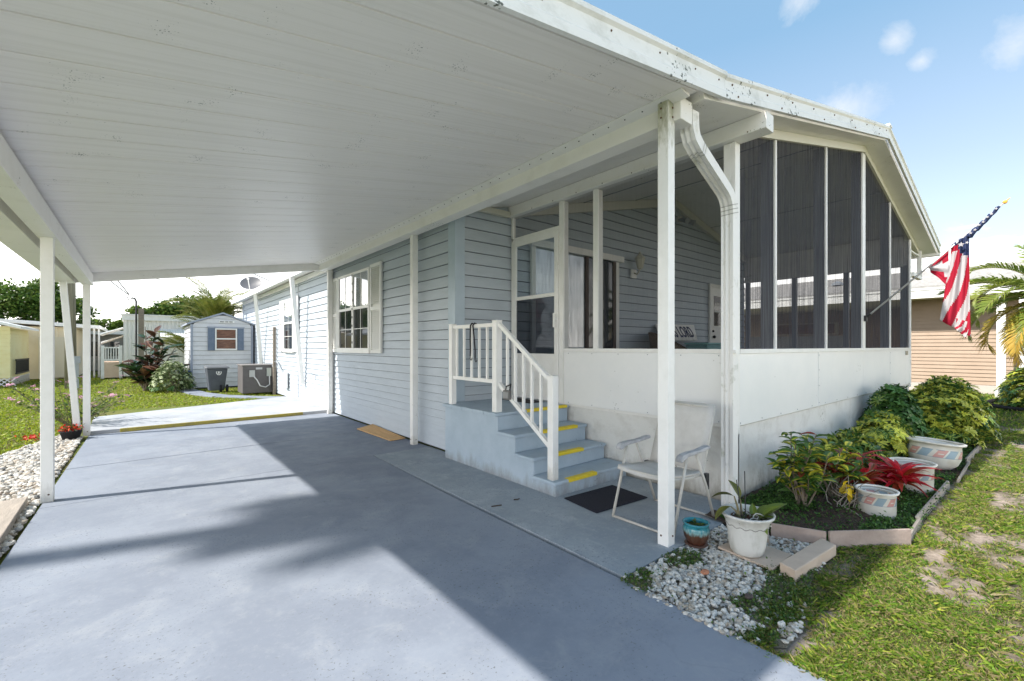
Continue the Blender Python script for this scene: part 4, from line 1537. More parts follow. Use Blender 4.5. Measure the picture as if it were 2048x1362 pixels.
def southwest(name, z0, z1, nrep):
    """white glaze with a printed band of pink and blue slanted shapes"""
    m = bpy.data.materials.new(name)
    m.use_nodes = True
    N, L = m.node_tree.nodes, m.node_tree.links
    bs = N["Principled BSDF"]
    bs.inputs['Roughness'].default_value = 0.4
    uv = N.new("ShaderNodeUVMap")
    sep = N.new("ShaderNodeSeparateXYZ")
    L.new(uv.outputs[0], sep.inputs[0])

    def mt(op, a, b=None, c=None):
        q = N.new("ShaderNodeMath"); q.operation = op
        for i, v in enumerate((a, b, c)):
            if v is None:
                continue
            if isinstance(v, (int, float)):
                q.inputs[i].default_value = v
            else:
                L.new(v, q.inputs[i])
        return q.outputs[0]

    h = mt('DIVIDE', mt('SUBTRACT', sep.outputs[1], z0), z1 - z0)
    inb = mt('MULTIPLY', mt('GREATER_THAN', h, 0.0), mt('LESS_THAN', h, 1.0))
    s = mt('FRACT', mt('MULTIPLY_ADD', h, -0.22, mt('MULTIPLY', sep.outputs[0], nrep)))
    pink = mt('MULTIPLY', mt('GREATER_THAN', s, 0.06), mt('LESS_THAN', s, 0.42))
    blue = mt('MULTIPLY', mt('GREATER_THAN', s, 0.50), mt('LESS_THAN', s, 0.88))
    # key-shaped gap inside the pink shapes
    key = mt('MULTIPLY', mt('MULTIPLY', mt('GREATER_THAN', s, 0.16), mt('LESS_THAN', s, 0.36)), mt('MULTIPLY', mt('GREATER_THAN', h, 0.42), mt('LESS_THAN', h, 0.54)))
    edge = mt('MAXIMUM', mt('MULTIPLY', mt('GREATER_THAN', h, 0.93), mt('GREATER_THAN', mt('FRACT', mt('MULTIPLY', sep.outputs[0], nrep * 2)), 0.4)), mt('LESS_THAN', h, 0.05))
    pink = mt('SUBTRACT', pink, mt('MULTIPLY', key, pink))
    nz = N.new("ShaderNodeTexNoise"); nz.inputs['Scale'].default_value = 6
    tc = N.new("ShaderNodeTexCoord")
    L.new(tc.outputs['Object'], nz.inputs['Vector'])
    base = N.new("ShaderNodeValToRGB")
    base.color_ramp.elements[0].position = 0.42; base.color_ramp.elements[1].position = 0.72
    base.color_ramp.elements[0].color = (0.76, 0.74, 0.69, 1); base.color_ramp.elements[1].color = (0.60, 0.56, 0.47, 1)
    L.new(nz.outputs['Fac'], base.inputs[0])
    col = base.outputs[0]
    for fac, c in ((pink, (0.66, 0.30, 0.27)), (blue, (0.27, 0.40, 0.50)), (edge, (0.22, 0.32, 0.42))):
        mx = N.new("ShaderNodeMix"); mx.data_type = 'RGBA'
        L.new(mt('MULTIPLY', mt('MULTIPLY', fac, inb), 0.85), mx.inputs['Factor'])
        L.new(col, mx.inputs['A']); mx.inputs['B'].default_value = (*c, 1)
        col = mx.outputs['Result']
    L.new(col, bs.inputs['Base Color'])
    return m


GP = "white pots with a southwestern band in the front bed"
pw = southwest("small_pot_glaze", 0.115, 0.185, 5)
t = pot("flower_pot", (5.06, 1.02, 0.0), pot_profile([(0.125, 0.0), (0.135, 0.02), (0.137, 0.2), (0.155, 0.215), (0.158, 0.23)], 0.012, 0.018), pw,
        "smallest white pot with pink and blue band, nearest in the front bed", GP)
b = MB(); b.lathe([(0.001, 0.155), (0.127, 0.15)], 5.06, 1.02, 0, 24); b.build("soil", M("pale_dry_soil", (0.42, 0.38, 0.33), 0.9), t)
pm = southwest("middle_pot_glaze", 0.14, 0.20, 6)
t = pot("flower_pot", (6.26, 0.97, 0.0), pot_profile([(0.16, 0.0), (0.172, 0.02), (0.175, 0.255), (0.195, 0.27), (0.20, 0.29)], 0.014, 0.022), pm,
        "middle sized white pot partly behind the red bromeliad", GP)
b = MB(); b.lathe([(0.001, 0.20), (0.165, 0.195)], 6.26, 0.97, 0, 24); b.build("soil", bpy.data.materials["pale_dry_soil"], t)
pl_ = southwest("large_pot_glaze", 0.16, 0.255, 6)
t = pot("flower_pot", (7.58, 0.98, 0.0), pot_profile([(0.13, 0.0), (0.17, 0.015), (0.225, 0.07), (0.252, 0.15), (0.252, 0.24), (0.245, 0.29), (0.255, 0.305), (0.285, 0.315), (0.288, 0.335)], 0.015, 0.03), pl_,
        "largest white round bellied pot with faded band at the far end", GP)
b = MB(); b.lathe([(0.001, 0.255), (0.235, 0.25)], 7.58, 0.98, 0, 24); b.build("soil", M("olive_soil", (0.16, 0.14, 0.07), 0.9), t)
t.rotation_euler = (R(3.0), R(3.6), 0)

# chalky white ribbed pot with the orchid
oc = (3.37, 1.42, 0.022)
op = thing("flower_pot", oc, "large chalky white ribbed plastic pot standing on a tan tile", "flower pot")
b = MB()
b.lathe([(0.001, 0), (0.098, 0.0), (0.108, 0.012), (0.118, 0.06), (0.128, 0.15), (0.137, 0.205), (0.142, 0.225), (0.160, 0.255), (0.176, 0.272), (0.180, 0.285), (0.168, 0.288), (0.155, 0.27), (0.137, 0.235), (0.125, 0.19)],
        *oc, 64, 0, lambda a, z: 0.012 * (1 if cos(a * 20) > 0 else 0) if 0.02 < z < 0.2 else 0)
b.build("body", POTW, op, smooth=True)
b = MB()
b.tube([(oc[0] + 0.138 * cos(2 * pi * k / 72), oc[1] + 0.138 * sin(2 * pi * k / 72), oc[2] + 0.205 + 0.006 * sin(2 * pi * k / 72 * 14)) for k in range(73)], 0.003, 5)
b.build("wavy_line", M("grey_grime", (0.25, 0.24, 0.22), 0.9), op)
b = MB(); b.lathe([(0.001, 0.232), (0.13, 0.222)], *oc, 24); b.build("soil", SOIL, op)

# teal glazed pot
tcx, tcy = 3.25, 1.74
m = bpy.data.materials.new("teal_to_brown_glaze")
m.use_nodes = True
N, L = m.node_tree.nodes, m.node_tree.links
uvn = N.new("ShaderNodeUVMap"); sp = N.new("ShaderNodeSeparateXYZ"); L.new(uvn.outputs[0], sp.inputs[0])
nzz = N.new("ShaderNodeTexNoise"); nzz.inputs['Scale'].default_value = 60
mpn = N.new("ShaderNodeMapping"); mpn.inputs['Scale'].default_value = (1, 1, 0.15)
tcn = N.new("ShaderNodeTexCoord"); L.new(tcn.outputs['Object'], mpn.inputs[0]); L.new(mpn.outputs[0], nzz.inputs['Vector'])
ma = N.new("ShaderNodeMath"); ma.operation = 'MULTIPLY_ADD'; L.new(nzz.outputs['Fac'], ma.inputs[0]); ma.inputs[1].default_value = 0.07; L.new(sp.outputs[1], ma.inputs[2])
rp = N.new("ShaderNodeValToRGB"); e = rp.color_ramp.elements
mrn = N.new("ShaderNodeMapRange"); mrn.inputs['From Min'].default_value = 0.03; mrn.inputs['From Max'].default_value = 0.20
L.new(ma.outputs[0], mrn.inputs[0]); L.new(mrn.outputs[0], rp.inputs[0])
e[0].position = 0.15; e[0].color = (0.07, 0.025, 0.015, 1)
e[1].position = 0.85; e[1].color = (0.03, 0.22, 0.27, 1)
q = e.new(0.55); q.color = (0.10, 0.05, 0.03, 1)
q = e.new(0.70); q.color = (0.22, 0.38, 0.38, 1)
L.new(rp.outputs[0], N["Principled BSDF"].inputs['Base Color'])
N["Principled BSDF"].inputs['Roughness'].default_value = 0.18
tp = thing("flower_pot", (tcx, tcy, 0.0), "small teal glazed pot with brown ribbed foot beside the carport post", "flower pot")
b = MB()
b.lathe([(0.001, 0.012), (0.062, 0.012), (0.066, 0.02), (0.086, 0.06), (0.096, 0.11), (0.094, 0.135), (0.086, 0.15), (0.095, 0.162), (0.098, 0.172), (0.086, 0.174), (0.080, 0.155), (0.078, 0.12)],
        tcx, tcy, 0, 72, 0, lambda a, z: -0.035 * (1 if cos(a * 24) > 0.2 else 0) if 0.03 < z < 0.13 else 0)
b.build("body", m, tp, smooth=True)
b = MB(); b.lathe([(0.001, 0.0), (0.075, 0.0), (0.085, 0.012), (0.08, 0.016), (0.001, 0.01)], tcx, tcy, 0, 32); b.build("saucer", M("brown_clay", (0.10, 0.05, 0.035), 0.5), tp, smooth=True)
b = MB(); b.lathe([(0.001, 0.142), (0.08, 0.138)], tcx, tcy, 0, 24); b.build("soil", SOIL, tp)
MOSS = M_attr("small_weed_leaf", 0.6, 0.25)


def leaf_cloud(name, pts, size, cols, parent=None, label=None, kind=None, mat=None, up=0.4, aspect=0.5):
    """many small folded leaves (two triangles each) at the given points: real geometry in one mesh"""
    P = np.asarray(pts, dtype=np.float64)
    n = len(P)
    off = ORG.get(parent.name, (0, 0, 0)) if parent else (0, 0, 0)
    P = P - np.array(off)
    yaw = rng.uniform(0, 2 * pi, n)
    el = rng.normal(up, 0.5, n)
    s = size * rng.uniform(0.6, 1.3, n)
    d = np.stack([np.cos(yaw) * np.cos(el), np.sin(yaw) * np.cos(el), np.sin(el)], 1)
    r = np.stack([-np.sin(yaw), np.cos(yaw), np.zeros(n)], 1)
    roll = rng.normal(0, 0.6, n)
    upv = np.cross(d, r)
    r = r * np.cos(roll)[:, None] + upv * np.sin(roll)[:, None]
    V = np.empty((n, 4, 3))
    V[:, 0] = P
    mid = P + d * (s * 0.5)[:, None]
    V[:, 1] = mid + r * (s * aspect * 0.5)[:, None] + np.array([0, 0, 1]) * (s * 0.08)[:, None]
    V[:, 2] = P + d * s[:, None] - np.array([0, 0, 1]) * (s * 0.15)[:, None]
    V[:, 3] = mid - r * (s * aspect * 0.5)[:, None] + np.array([0, 0, 1]) * (s * 0.08)[:, None]
    me = bpy.data.meshes.new(name)
    me.vertices.add(n * 4)
    me.vertices.foreach_set("co", V.reshape(-1))
    me.loops.add(n * 6)
    idx = np.arange(n) * 4
    F = np.stack([idx, idx + 1, idx + 2, idx, idx + 2, idx + 3], 1)
    me.loops.foreach_set("vertex_index", F.reshape(-1).astype(np.int32))
    me.polygons.add(n * 2)
    me.polygons.foreach_set("loop_start", (np.arange(n * 2) * 3).astype(np.int32))
    me.update(calc_edges=True)
    cols = np.asarray(cols)
    pick = cols[rng.integers(0, len(cols), n)] * rng.uniform(0.7, 1.3, n)[:, None]
    C4 = np.ones((n, 4, 4), dtype=np.float32)
    C4[:, :, :3] = pick[:, None, :]
    a = me.color_attributes.new("col", 'FLOAT_COLOR', 'POINT')
    a.data.foreach_set("color", C4.reshape(-1))
    me.materials.append(mat or LEAFATTR)
    o = bpy.data.objects.new(name, me)
    COL.objects.link(o)
    if parent:
        o.parent = parent
        ORG[o.name] = off
    if label:
        o["label"] = label
    if kind:
        o["kind"] = kind
    return o


LEAFATTR = M_attr("leaf_colours", 0.45, 0.3)
GREEN = [(0.05, 0.10, 0.02), (0.07, 0.13, 0.025), (0.04, 0.085, 0.02), (0.09, 0.14, 0.03)]
WEED = [(0.07, 0.14, 0.025), (0.10, 0.17, 0.03), (0.05, 0.11, 0.02), (0.13, 0.16, 0.04)]
leaf_cloud("sprout", [(tcx + random.uniform(-0.055, 0.055), tcy + random.uniform(-0.055, 0.055), 0.14) for _ in range(90)], 0.035, WEED, tp, kind="stuff")

# tile under the pot, paver block, board edging
b = MB()
b.hexa([(3.30, 1.60, 0.004), (3.24, 1.20, 0.004), (3.58, 1.20, 0.004), (3.60, 1.56, 0.004), (3.30, 1.60, 0.02), (3.24, 1.20, 0.02), (3.58, 1.20, 0.02), (3.60, 1.56, 0.02)])
for f in range(len(b.f)):
    b.f[f] = tuple(reversed(b.f[f]))
tag(b.build("tile", PAVER, bevel=0.003), "flat tan tile lying under the chalky white pot", "tile")
b = MB(); b.box(3.66, 3.84, 1.42, 1.55, 0.0, 0.035, rot=0.4)
tag(b.build("tile", PAVER, bevel=0.003), "small broken tan tile behind the chalky white pot", "tile")
b = MB()
b.hexa([(3.27, 1.17, -0.01), (3.22, 1.06, -0.01), (3.87, 1.01, -0.01), (3.93, 1.12, -0.01), (3.27, 1.17, 0.07), (3.22, 1.06, 0.07), (3.87, 1.01, 0.07), (3.93, 1.12, 0.07)])
for f in range(len(b.f)):
    b.f[f] = tuple(reversed(b.f[f]))
tag(b.build("paver_block", PAVER, bevel=0.007), "long tan concrete block lying beside the gravel patch", "block")
EG = "boards edging the front bed"


def edging(a, c, h, lab, mat, lean=0.0, th=0.018):
    a, c = Vector((*a, 0)), Vector((*c, 0))
    d = (c - a).normalized()
    n = Vector((-d.y, d.x, 0))
    b = MB()
    p = [a - n * th / 2, c - n * th / 2, c + n * th / 2, a + n * th / 2]
    b.hexa([(q.x, q.y, -0.04) for q in p] + [(q.x + n.x * lean, q.y + n.y * lean, h + random.uniform(-0.006, 0.006)) for q in p])
    tag(b.build("edging_board", mat, bevel=0.002), lab, "edging board", EG)


edging((3.85, 1.44), (3.985, 1.105), 0.105, "short pinkish edging board nearest the chalky white pot", PINKWOOD)
edging((3.995, 1.09), (4.50, 0.705), 0.115, "pinkish edging board at the front corner, facing the lawn", PINKWOOD)
edging((4.53, 0.715), (5.15, 0.735), 0.04, "grey edging board in the lawn line, nearest the front corner", LUMBER, 0.012, 0.02)
edging((5.10, 0.745), (6.75, 0.735), 0.045, "long grey edging board in the lawn line beside the small and middle pots", LUMBER, 0.015, 0.02)
edging((6.95, 0.70), (8.2, 0.72), 0.04, "grey edging board in the lawn line beside the largest pot", LUMBER, -0.012, 0.02)
edging((8.25, 0.735), (9.9, 0.71), 0.05, "far end grey edging board in the lawn line beside the shrub mound", LUMBER, 0.012, 0.02)
b = MB()
b.hexa([(-0.79, 4.3, 0.0), (-0.99, 4.3, 0.0), (-1.0, 6.2, 0.0), (-0.82, 6.23, 0.0), (-0.79, 4.3, 0.075), (-0.99, 4.3, 0.075), (-1.0, 6.2, 0.075), (-0.82, 6.23, 0.075)])
for f in range(len(b.f)):
    b.f[f] = tuple(reversed(b.f[f]))
tag(b.build("lumber_beam", LUMBER, bevel=0.006), "thick weathered grey timber lying along the left driveway edge", "timber")


# ------------------------------------------------------------------ gravel
def stone_meshes(mats, n=6):
    out = []
    for k in range(n):
        bm = bmesh.new()
        bmesh.ops.create_icosphere(bm, subdivisions=1, radius=1.0)
        sd = random.random() * 50
        for v in bm.verts:
            f = 1 + 0.35 * mnoise.noise(v.co * 1.2 + Vector((sd, 0, 0)))
            v.co = Vector((v.co.x * f * 1.25, v.co.y * f * 0.9, v.co.z * f * 0.62))
        me = bpy.data.meshes.new("stone")
        bm.to_mesh(me)
        bm.free()
        me.materials.append(mats[k % len(mats)])
        out.append(me)
    return out


ST = [M("white_stone", (0.68, 0.66, 0.62), 0.8, (0.42, 0.39, 0.34), 1.2), M("cream_stone", (0.46, 0.41, 0.34), 0.8, (0.30, 0.25, 0.20), 1.5), M("pale_grey_stone", (0.36, 0.36, 0.35), 0.8, (0.20, 0.20, 0.20), 1.5),
      bpy.data.materials["white_stone"] if "white_stone" in bpy.data.materials else None]
SM = stone_meshes([ST[0], ST[0], ST[1], ST[0], ST[2], ST[1], ST[0], ST[0]], 8)


def inside(p, poly):
    x, y = p
    r = False
    for i in range(len(poly)):
        (x0, y0), (x1, y1) = poly[i], poly[i - 1]
        if (y0 > y) != (y1 > y) and x < (x1 - x0) * (y - y0) / (y1 - y0) + x0:
            r = not r
    return r


def gravel(name, poly, label, n_single, n_mass, smin, smax, dens=None):
    b = MB()
    b.poly([(x, y, -0.012) for x, y in poly])
    base = b.build(name, M(name + "_soil_%d" % len(bpy.data.materials), (0.16, 0.13, 0.09), 0.95, (0.30, 0.26, 0.2), 12, bump=0.8, bscale=40))
    tag(base, label, kind="structure")
    ORG[base.name] = (0, 0, 0)
    xs, ys_ = [p[0] for p in poly], [p[1] for p in poly]

    def pick():
        while True:
            p = (random.uniform(min(xs), max(xs)), random.uniform(min(ys_), max(ys_)))
            if inside(p, poly) and (dens is None or random.random() < dens(*p)):
                return p
    pts = [(pick(), random.uniform(smin, smax)) for _ in range(n_single + n_mass)]
    pts.sort(key=lambda q: -q[1] / (0.4 + math.hypot(*q[0])))
    for (p, s) in pts[:n_single]:
        inst("stone", random.choice(SM), base, TRS((p[0], p[1], -0.006 + s * random.uniform(0.2, 0.7)), (random.uniform(-.5, .5), random.uniform(-.5, .5), random.uniform(0, 6.3)), (s * random.uniform(0.75, 1.2), s, s)))
    b = MB()
    for (p, s) in pts[n_single:]:
        me = random.choice(SM)
        T = TRS((p[0], p[1], -0.008 + s * random.uniform(0.1, 0.6)), (random.uniform(-.5, .5), random.uniform(-.5, .5), random.uniform(0, 6.3)), s)
        n0 = len(b.v)
        b.v += [tuple(T @ v.co) for v in me.vertices]
        b.f += [tuple(n0 + i for i in f.vertices) for f in me.polygons]
        k = {"white_stone": 0, "cream_stone": 1, "pale_grey_stone": 2}[me.materials[0].name]
        b.m += [k] * len(me.polygons)
        b.uv += [None] * len(me.polygons)
    b.build("stone", [ST[0], ST[1], ST[2]], base, kind="stuff")
    return base


poly_f = [(2.36, 1.78), (3.76, 1.79), (3.84, 1.47), (3.97, 1.13), (3.92, 1.04), (3.3, 1.0), (2.9, 0.86), (2.5, 0.86), (2.345, 1.0)]
gravel("gravel_bed", poly_f, "white pebble gravel patch around the pots beside the driveway", 300, 2600, 0.007, 0.019,
       lambda x, y: (1.0 if mnoise.noise((x * 2.4, y * 2.4, 1.3)) > -0.1 else 0.15) * (1 if y > 1.1 or x < 2.9 else 0.35))
poly_l = [(-0.77, 4.6), (-0.73, 10.3), (-1.05, 10.7), (-1.55, 9.0), (-1.55, 7.5), (-1.7, 6.2), (-2.2, 4.8)]
gravel("gravel_bed", poly_l, "white pebble gravel strip along the left driveway edge", 300, 4200, 0.014, 0.034)
for (x, yy, r_, m_, lab) in ((2.86, 1.47, 0.026, M("terracotta", (0.38, 0.16, 0.09), 0.7), "flat round terracotta stone on the white gravel"),
                             (2.78, 1.16, 0.024, M("dark_stone", (0.07, 0.055, 0.05), 0.9), "dark brown stone half buried in the white gravel")):
    b = MB(); b.ball((x, yy, 0.02), r_, 10, 0, (1.4, 1, 0.55))
    tag(b.build("pebble", m_, smooth=True), lab, "stone")


# ================================================================== GRASS
def blades(name, pts, hmin, hmax, w, cols, label, kind="stuff", dry=0.15, hts=None):
    P = np.asarray(pts)
    n = len(P)
    yaw = rng.uniform(0, 2 * pi, n)
    h = rng.uniform(hmin, hmax, n) * (1 if hts is None else np.asarray(hts))
    lean = rng.normal(0.75, 0.5, n) * h
    la = rng.uniform(0, 2 * pi, n)
    V = np.empty((n, 4, 3))
    dx_, dy_ = np.cos(yaw) * w / 2, np.sin(yaw) * w / 2
    V[:, 0] = P + np.stack([dx_, dy_, np.zeros(n)], 1)
    V[:, 1] = P - np.stack([dx_, dy_, np.zeros(n)], 1)
    mid = P + np.stack([np.cos(la) * lean * 0.35, np.sin(la) * lean * 0.35, h * 0.65], 1)
    V[:, 2] = mid - np.stack([dx_, dy_, np.zeros(n)], 1) * 0.7
    V[:, 3] = P + np.stack([np.cos(la) * lean, np.sin(la) * lean, h * rng.uniform(0.75, 1.0, n)], 1)
    me = bpy.data.meshes.new(name)
    me.vertices.add(n * 4)
    me.vertices.foreach_set("co", V.reshape(-1))
    idx = np.arange(n) * 4
    F = np.stack([idx, idx + 1, idx + 2, idx, idx + 2, idx + 3], 1)
    me.loops.add(n * 6)
    me.loops.foreach_set("vertex_index", F.reshape(-1).astype(np.int32))
    me.polygons.add(n * 2)
    me.polygons.foreach_set("loop_start", (np.arange(n * 2) * 3).astype(np.int32))
    me.update(calc_edges=True)
    cols = np.asarray(cols)
    pick = cols[rng.integers(0, len(cols), n)] * rng.uniform(0.7, 1.3, n)[:, None]
    pn = np.array([mnoise.noise((a * 0.9, c * 0.9, 21)) for a, c, _ in P[::10]])
    pn = np.repeat(pn, 10)[:n]
    pick = pick * (1 + np.stack([0.55 * pn, 0.25 * pn, 0.1 * pn], 1))
    dr_ = rng.random(n) < dry
    pick[dr_] = np.array([0.30, 0.25, 0.12]) * rng.uniform(0.7, 1.2, dr_.sum())[:, None]
    C4 = np.ones((n, 4, 4), dtype=np.float32)
    C4[:, :, :3] = pick[:, None, :]
    a = me.color_attributes.new("col", 'FLOAT_COLOR', 'POINT')
    a.data.foreach_set("color", C4.reshape(-1))
    me.materials.append(GRASSATTR)
    o = bpy.data.objects.new(name, me)
    COL.objects.link(o)
    tag(o, label, kind=kind)
    return o


GRASSATTR = M_attr("grass_blade", 0.5, 0.35)
GR = [(0.12, 0.215, 0.022), (0.18, 0.27, 0.032), (0.085, 0.17, 0.02), (0.32, 0.36, 0.06)]


def drive_edge(y):
    return 2.345 + 0.01 * y


pts, hts = [], []
# clumped near lawn: runners with little tufts, thin over the sandy spots
while len(pts) < 190000:
    t = random.random()
    x = 2.33 + (t ** 1.8) * 9.8
    y = random.uniform(-0.95, 1.05)
    if x > 4.5 and y > 0.71 and x < 10.0:
        continue
    if x < drive_edge(y) + 0.02 + 0.03 * mnoise.noise((y * 5, 2, 1)):
        continue
    nb = bare(x, y) + 0.3 * mnoise.noise((x * 9, y * 9, 6)) + 0.15 * mnoise.noise((x * 25, y * 25, 6))
    if x < 2.9:
        nb -= 0.15
    if random.random() < 1.02 * (nb + 0.20) / 0.48:
        continue
    if inside((x, y), poly_f) and y > 1.02 - 0.1 * mnoise.noise((x * 6, 0, 2)) and (mnoise.noise((x * 2.4, y * 2.4, 1.3)) > -0.22 and random.random() < 0.97):
        continue
    if 3.99 < x < 4.5 and y > 1.10 - (x - 3.99) * 0.77:
        continue
    if x > 3.2 and x < 3.95 and 1.0 < y < 1.2:
        continue
    k = random.randint(3, 8)
    hh = max(0.45, 1 + 0.9 * mnoise.noise((x * 5, y * 5, 12)))
    for _ in range(k):
        pts.append((x + random.gauss(0, 0.011), y + random.gauss(0, 0.011), -0.022))
        hts.append(hh)
blades("grass", pts, 0.012, 0.036, 0.0042, GR, "short patchy green grass of the front lawn", dry=0.3, hts=hts)
pts = []
while len(pts) < 30000:
    x, y = random.uniform(10.5, 24), random.uniform(-5, 2.4)
    if y > 0.35 * x - 1.0:
        continue
    pts.append((x, y, -0.03))
blades("grass", pts, 0.03, 0.07, 0.02, GR, "short green grass of the lawn before the tan neighbour house", dry=0.1)
pts = []
GL = [(0.27, 0.34, 0.02), (0.33, 0.38, 0.03), (0.20, 0.28, 0.02)]
while len(pts) < 110000:
    t = random.random()
    y = 7.5 + 25 * t ** 1.6
    x = random.uniform(-0.32 * y - 1.5, 3.2)
    if y < 14.3 and x > -0.8:
        continue
    if inside((x, y), poly_l) or (-1.2 < x and y < 11 and x > -0.9):
        continue
    if 1.0 < x < 3.2 and 14.5 < y < 19.3 and abs(x - np.interp(y, [14.6, 15.2, 16.2, 17.6, 19.2], [3.2, 2.6, 1.9, 1.45, 1.25])) < 0.36:
        continue
    if mnoise.noise((x * 1.3, y * 1.3, 8)) > 0.35 and random.random() < 0.6:
        continue
    pts.append((x, y, -0.035))
blades("grass", pts, 0.02, 0.065, 0.02, GL, "sunny yellow green grass of the back lawn", dry=0.16)
# weeds among gravel and in the bed
pts = []
for _ in range(14000):
    x, y = random.uniform(2.36, 4.0), random.uniform(0.9, 1.8)
    if inside((x, y), poly_f):
        n = mnoise.noise((x * 2.4, y * 2.4, 1.3))
        if n < -0.12 or (n < 0.1 and random.random() < 0.06) or random.random() < 0.012:
            pts.append((x + random.gauss(0, 0.01), y + random.gauss(0, 0.01), random.uniform(-0.005, 0.012)))
leaf_cloud("weeds", pts, 0.022, WEED, label="small green weeds growing through the pebble gravel", kind="stuff")
pts = []
while len(pts) < 26000:
    x, y = 3.85 + 5.6 * random.random() ** 1.4, random.uniform(0.74, 1.9)
    if not inside((x, y), bed):
        continue
    n = mnoise.noise((x * 2.2, y * 2.6, 4.4)) + (0.25 if y < 1.0 else 0) - (0.35 if (4.3 < x < 5.6 and 1.0 < y < 1.35) else 0)
    if n < -0.08 and random.random() < 0.88:
        continue
    if math.hypot(x - 5.06, y - 1.02) < 0.15 or math.hypot(x - 6.26, y - .97) < 0.19 or math.hypot(x - 7.58, y - .98) < 0.24:
        continue
    pts.append((x, y, bed_z(x, y) + abs(random.gauss(0, 0.02))))
leaf_cloud("ground_cover", pts, 0.03, [(0.07, 0.16, 0.03), (0.10, 0.20, 0.04), (0.05, 0.11, 0.025)], label="low green ground cover spreading over the mulch bed", kind="stuff")

# ================================================================== PLANTS IN THE BED
STEM = M("grey_brown_stem", (0.20, 0.16, 0.12), 0.8)
STEMG = M("green_stem", (0.10, 0.12, 0.04), 0.7)
L_CROT = [M_leaf("croton_green_leaf", (0.065, 0.16, 0.03), (0.13, 0.25, 0.05), 0.2, 0.2),
          M_leaf("croton_yellow_leaf", (0.09, 0.19, 0.03), (0.74, 0.68, 0.07), 0.16, 0.16),
          M_leaf("croton_bright_leaf", (0.72, 0.62, 0.06), (0.20, 0.30, 0.04), 0.2, 0.2),
          M_leaf("croton_red_leaf", (0.30, 0.03, 0.03), (0.16, 0.06, 0.02), 0.2, 0.3)]


def single_leaf(name, L, W, mat, droop=0.6, fold=0.25, rows=5, shape=0.5):
    return leaf_geo(L, W, droop, fold, rows, shape).mesh(name, mat)


def shrub_stems(b, base, n, spread, h0, h1, r=0.008):
    tips = []
    for k in range(n):
        a = random.uniform(0, 2 * pi)
        rr = spread * math.sqrt(random.random())
        h = random.uniform(h0, h1)
        tip = Vector((base[0] + rr * cos(a), base[1] + rr * sin(a), base[2] + h))
        s = Vector((base[0] + random.gauss(0, 0.04), base[1] + random.gauss(0, 0.03), base[2] - 0.02))
        mid = s.lerp(tip, 0.5) + Vector((random.gauss(0, 0.04), random.gauss(0, 0.04), 0.02))
        b.tube([s, mid, tip], [r, r * 0.8, r * 0.5], 5)
        tips.append((s, mid, tip))
    return tips


def leafy(name, base, label, cat, meshes, weights, n_stem, spread, h0, h1, per, pitch=(0.1, 0.9), smat=STEM, group=None, lo=0.45, r=0.008, sc=(0.75, 1.2), squash=1.0):
    t = thing(name, base, label, cat, group)
    b = MB()
    tips = shrub_stems(b, base, n_stem, spread, h0, h1, r)
    b.v = [(x, base[1] + (y - base[1]) * squash, z) for x, y, z in b.v]
    b.build("stem", smat, t)
    for (s, m_, tip) in tips:
        for k in range(per):
            u = random.uniform(lo, 1.0)
            p = s.lerp(m_, u * 2) if u < 0.5 else m_.lerp(tip, u * 2 - 1)
            p = Vector((p.x, base[1] + (p.y - base[1]) * squash, p.z))
            me = random.choices(meshes, weights)[0]
            inst("leaf", me, t, TRS(p, (random.uniform(-.4, .4), -random.uniform(*pitch), random.uniform(0, 2 * pi)), random.uniform(*sc)))
    return t


crl = [single_leaf("croton_leaf", 0.155, 0.07, m_, 0.7) for m_ in L_CROT]
leafy("croton", (4.72, 1.50, 0.02), "tall green and yellow croton against the stucco wall, nearest the corner", "shrub", crl, (4, 5, 3, 0.5), 13, 0.26, 0.30, 0.76, 14, lo=0.35, sc=(0.7, 1.15))
leafy("croton", (5.25, 1.38, 0.02), "lower croton with red and green leaves and bare grey twigs", "shrub", crl, (5, 4, 3, 2.2), 13, 0.36, 0.22, 0.54, 14, lo=0.45, sc=(0.65, 1.1))
yf = thing("yellow_croton", (4.93, 1.20, 0.02), "small croton sprig with bright yellow curled leaves", "shrub")
b = MB(); b.tube([(4.95, 1.2, 0.0), (4.93, 1.18, 0.15), (4.9, 1.17, 0.27)], 0.006, 5); b.build("stem", STEM, yf)
ym = single_leaf("yellow_leaf", 0.09, 0.05, M_leaf("bright_yellow_leaf", (0.72, 0.52, 0.02), (0.68, 0.48, 0.03), 0.3, 0.2), 1.4)
for k in range(10):
    inst("leaf", ym, yf, TRS((4.90 + random.uniform(-0.05, 0.05), 1.17 + random.uniform(-.04, .04), 0.22 + random.uniform(-.05, .07)), (random.uniform(-.5, .5), random.uniform(-.7, .5), random.uniform(0, 6.3)), random.uniform(.7, 1.1)))
# bare grey twigs under the crotons
tw = thing("bare_twigs", (5.0, 1.3, 0), "tangle of bare grey twigs spreading low under the crotons", "twigs")
for q in range(16):
    b = MB()
    p = Vector((5.0 + random.gauss(0, 0.05), 1.28 + random.gauss(0, .04), 0.0))
    d = Vector((random.gauss(0, 1), random.gauss(-0.2, 0.6), random.uniform(0.5, 1.2))).normalized()
    pa = [p]
    for k in range(5):
        d = (d + Vector((random.gauss(0, .35), random.gauss(0, .35), random.gauss(-.05, .25)))).normalized()
        p = p + d * 0.075
        pa.append(p)
    b.tube(pa, [0.006, .005, .0045, .004, .003, .002], 5)
    e_ = pa[2]
    d2 = Vector((random.gauss(0, 1), random.gauss(0, 1), 0.6)).normalized()
    b.tube([e_, e_ + d2 * .07, e_ + d2 * .13 + Vector((0, 0, .02))], [.0035, .003, .002], 4)
    b.build("twig", M("pale_grey_twig", (0.36, 0.32, 0.28), 0.9) if q == 0 else bpy.data.materials["pale_grey_twig"], tw)

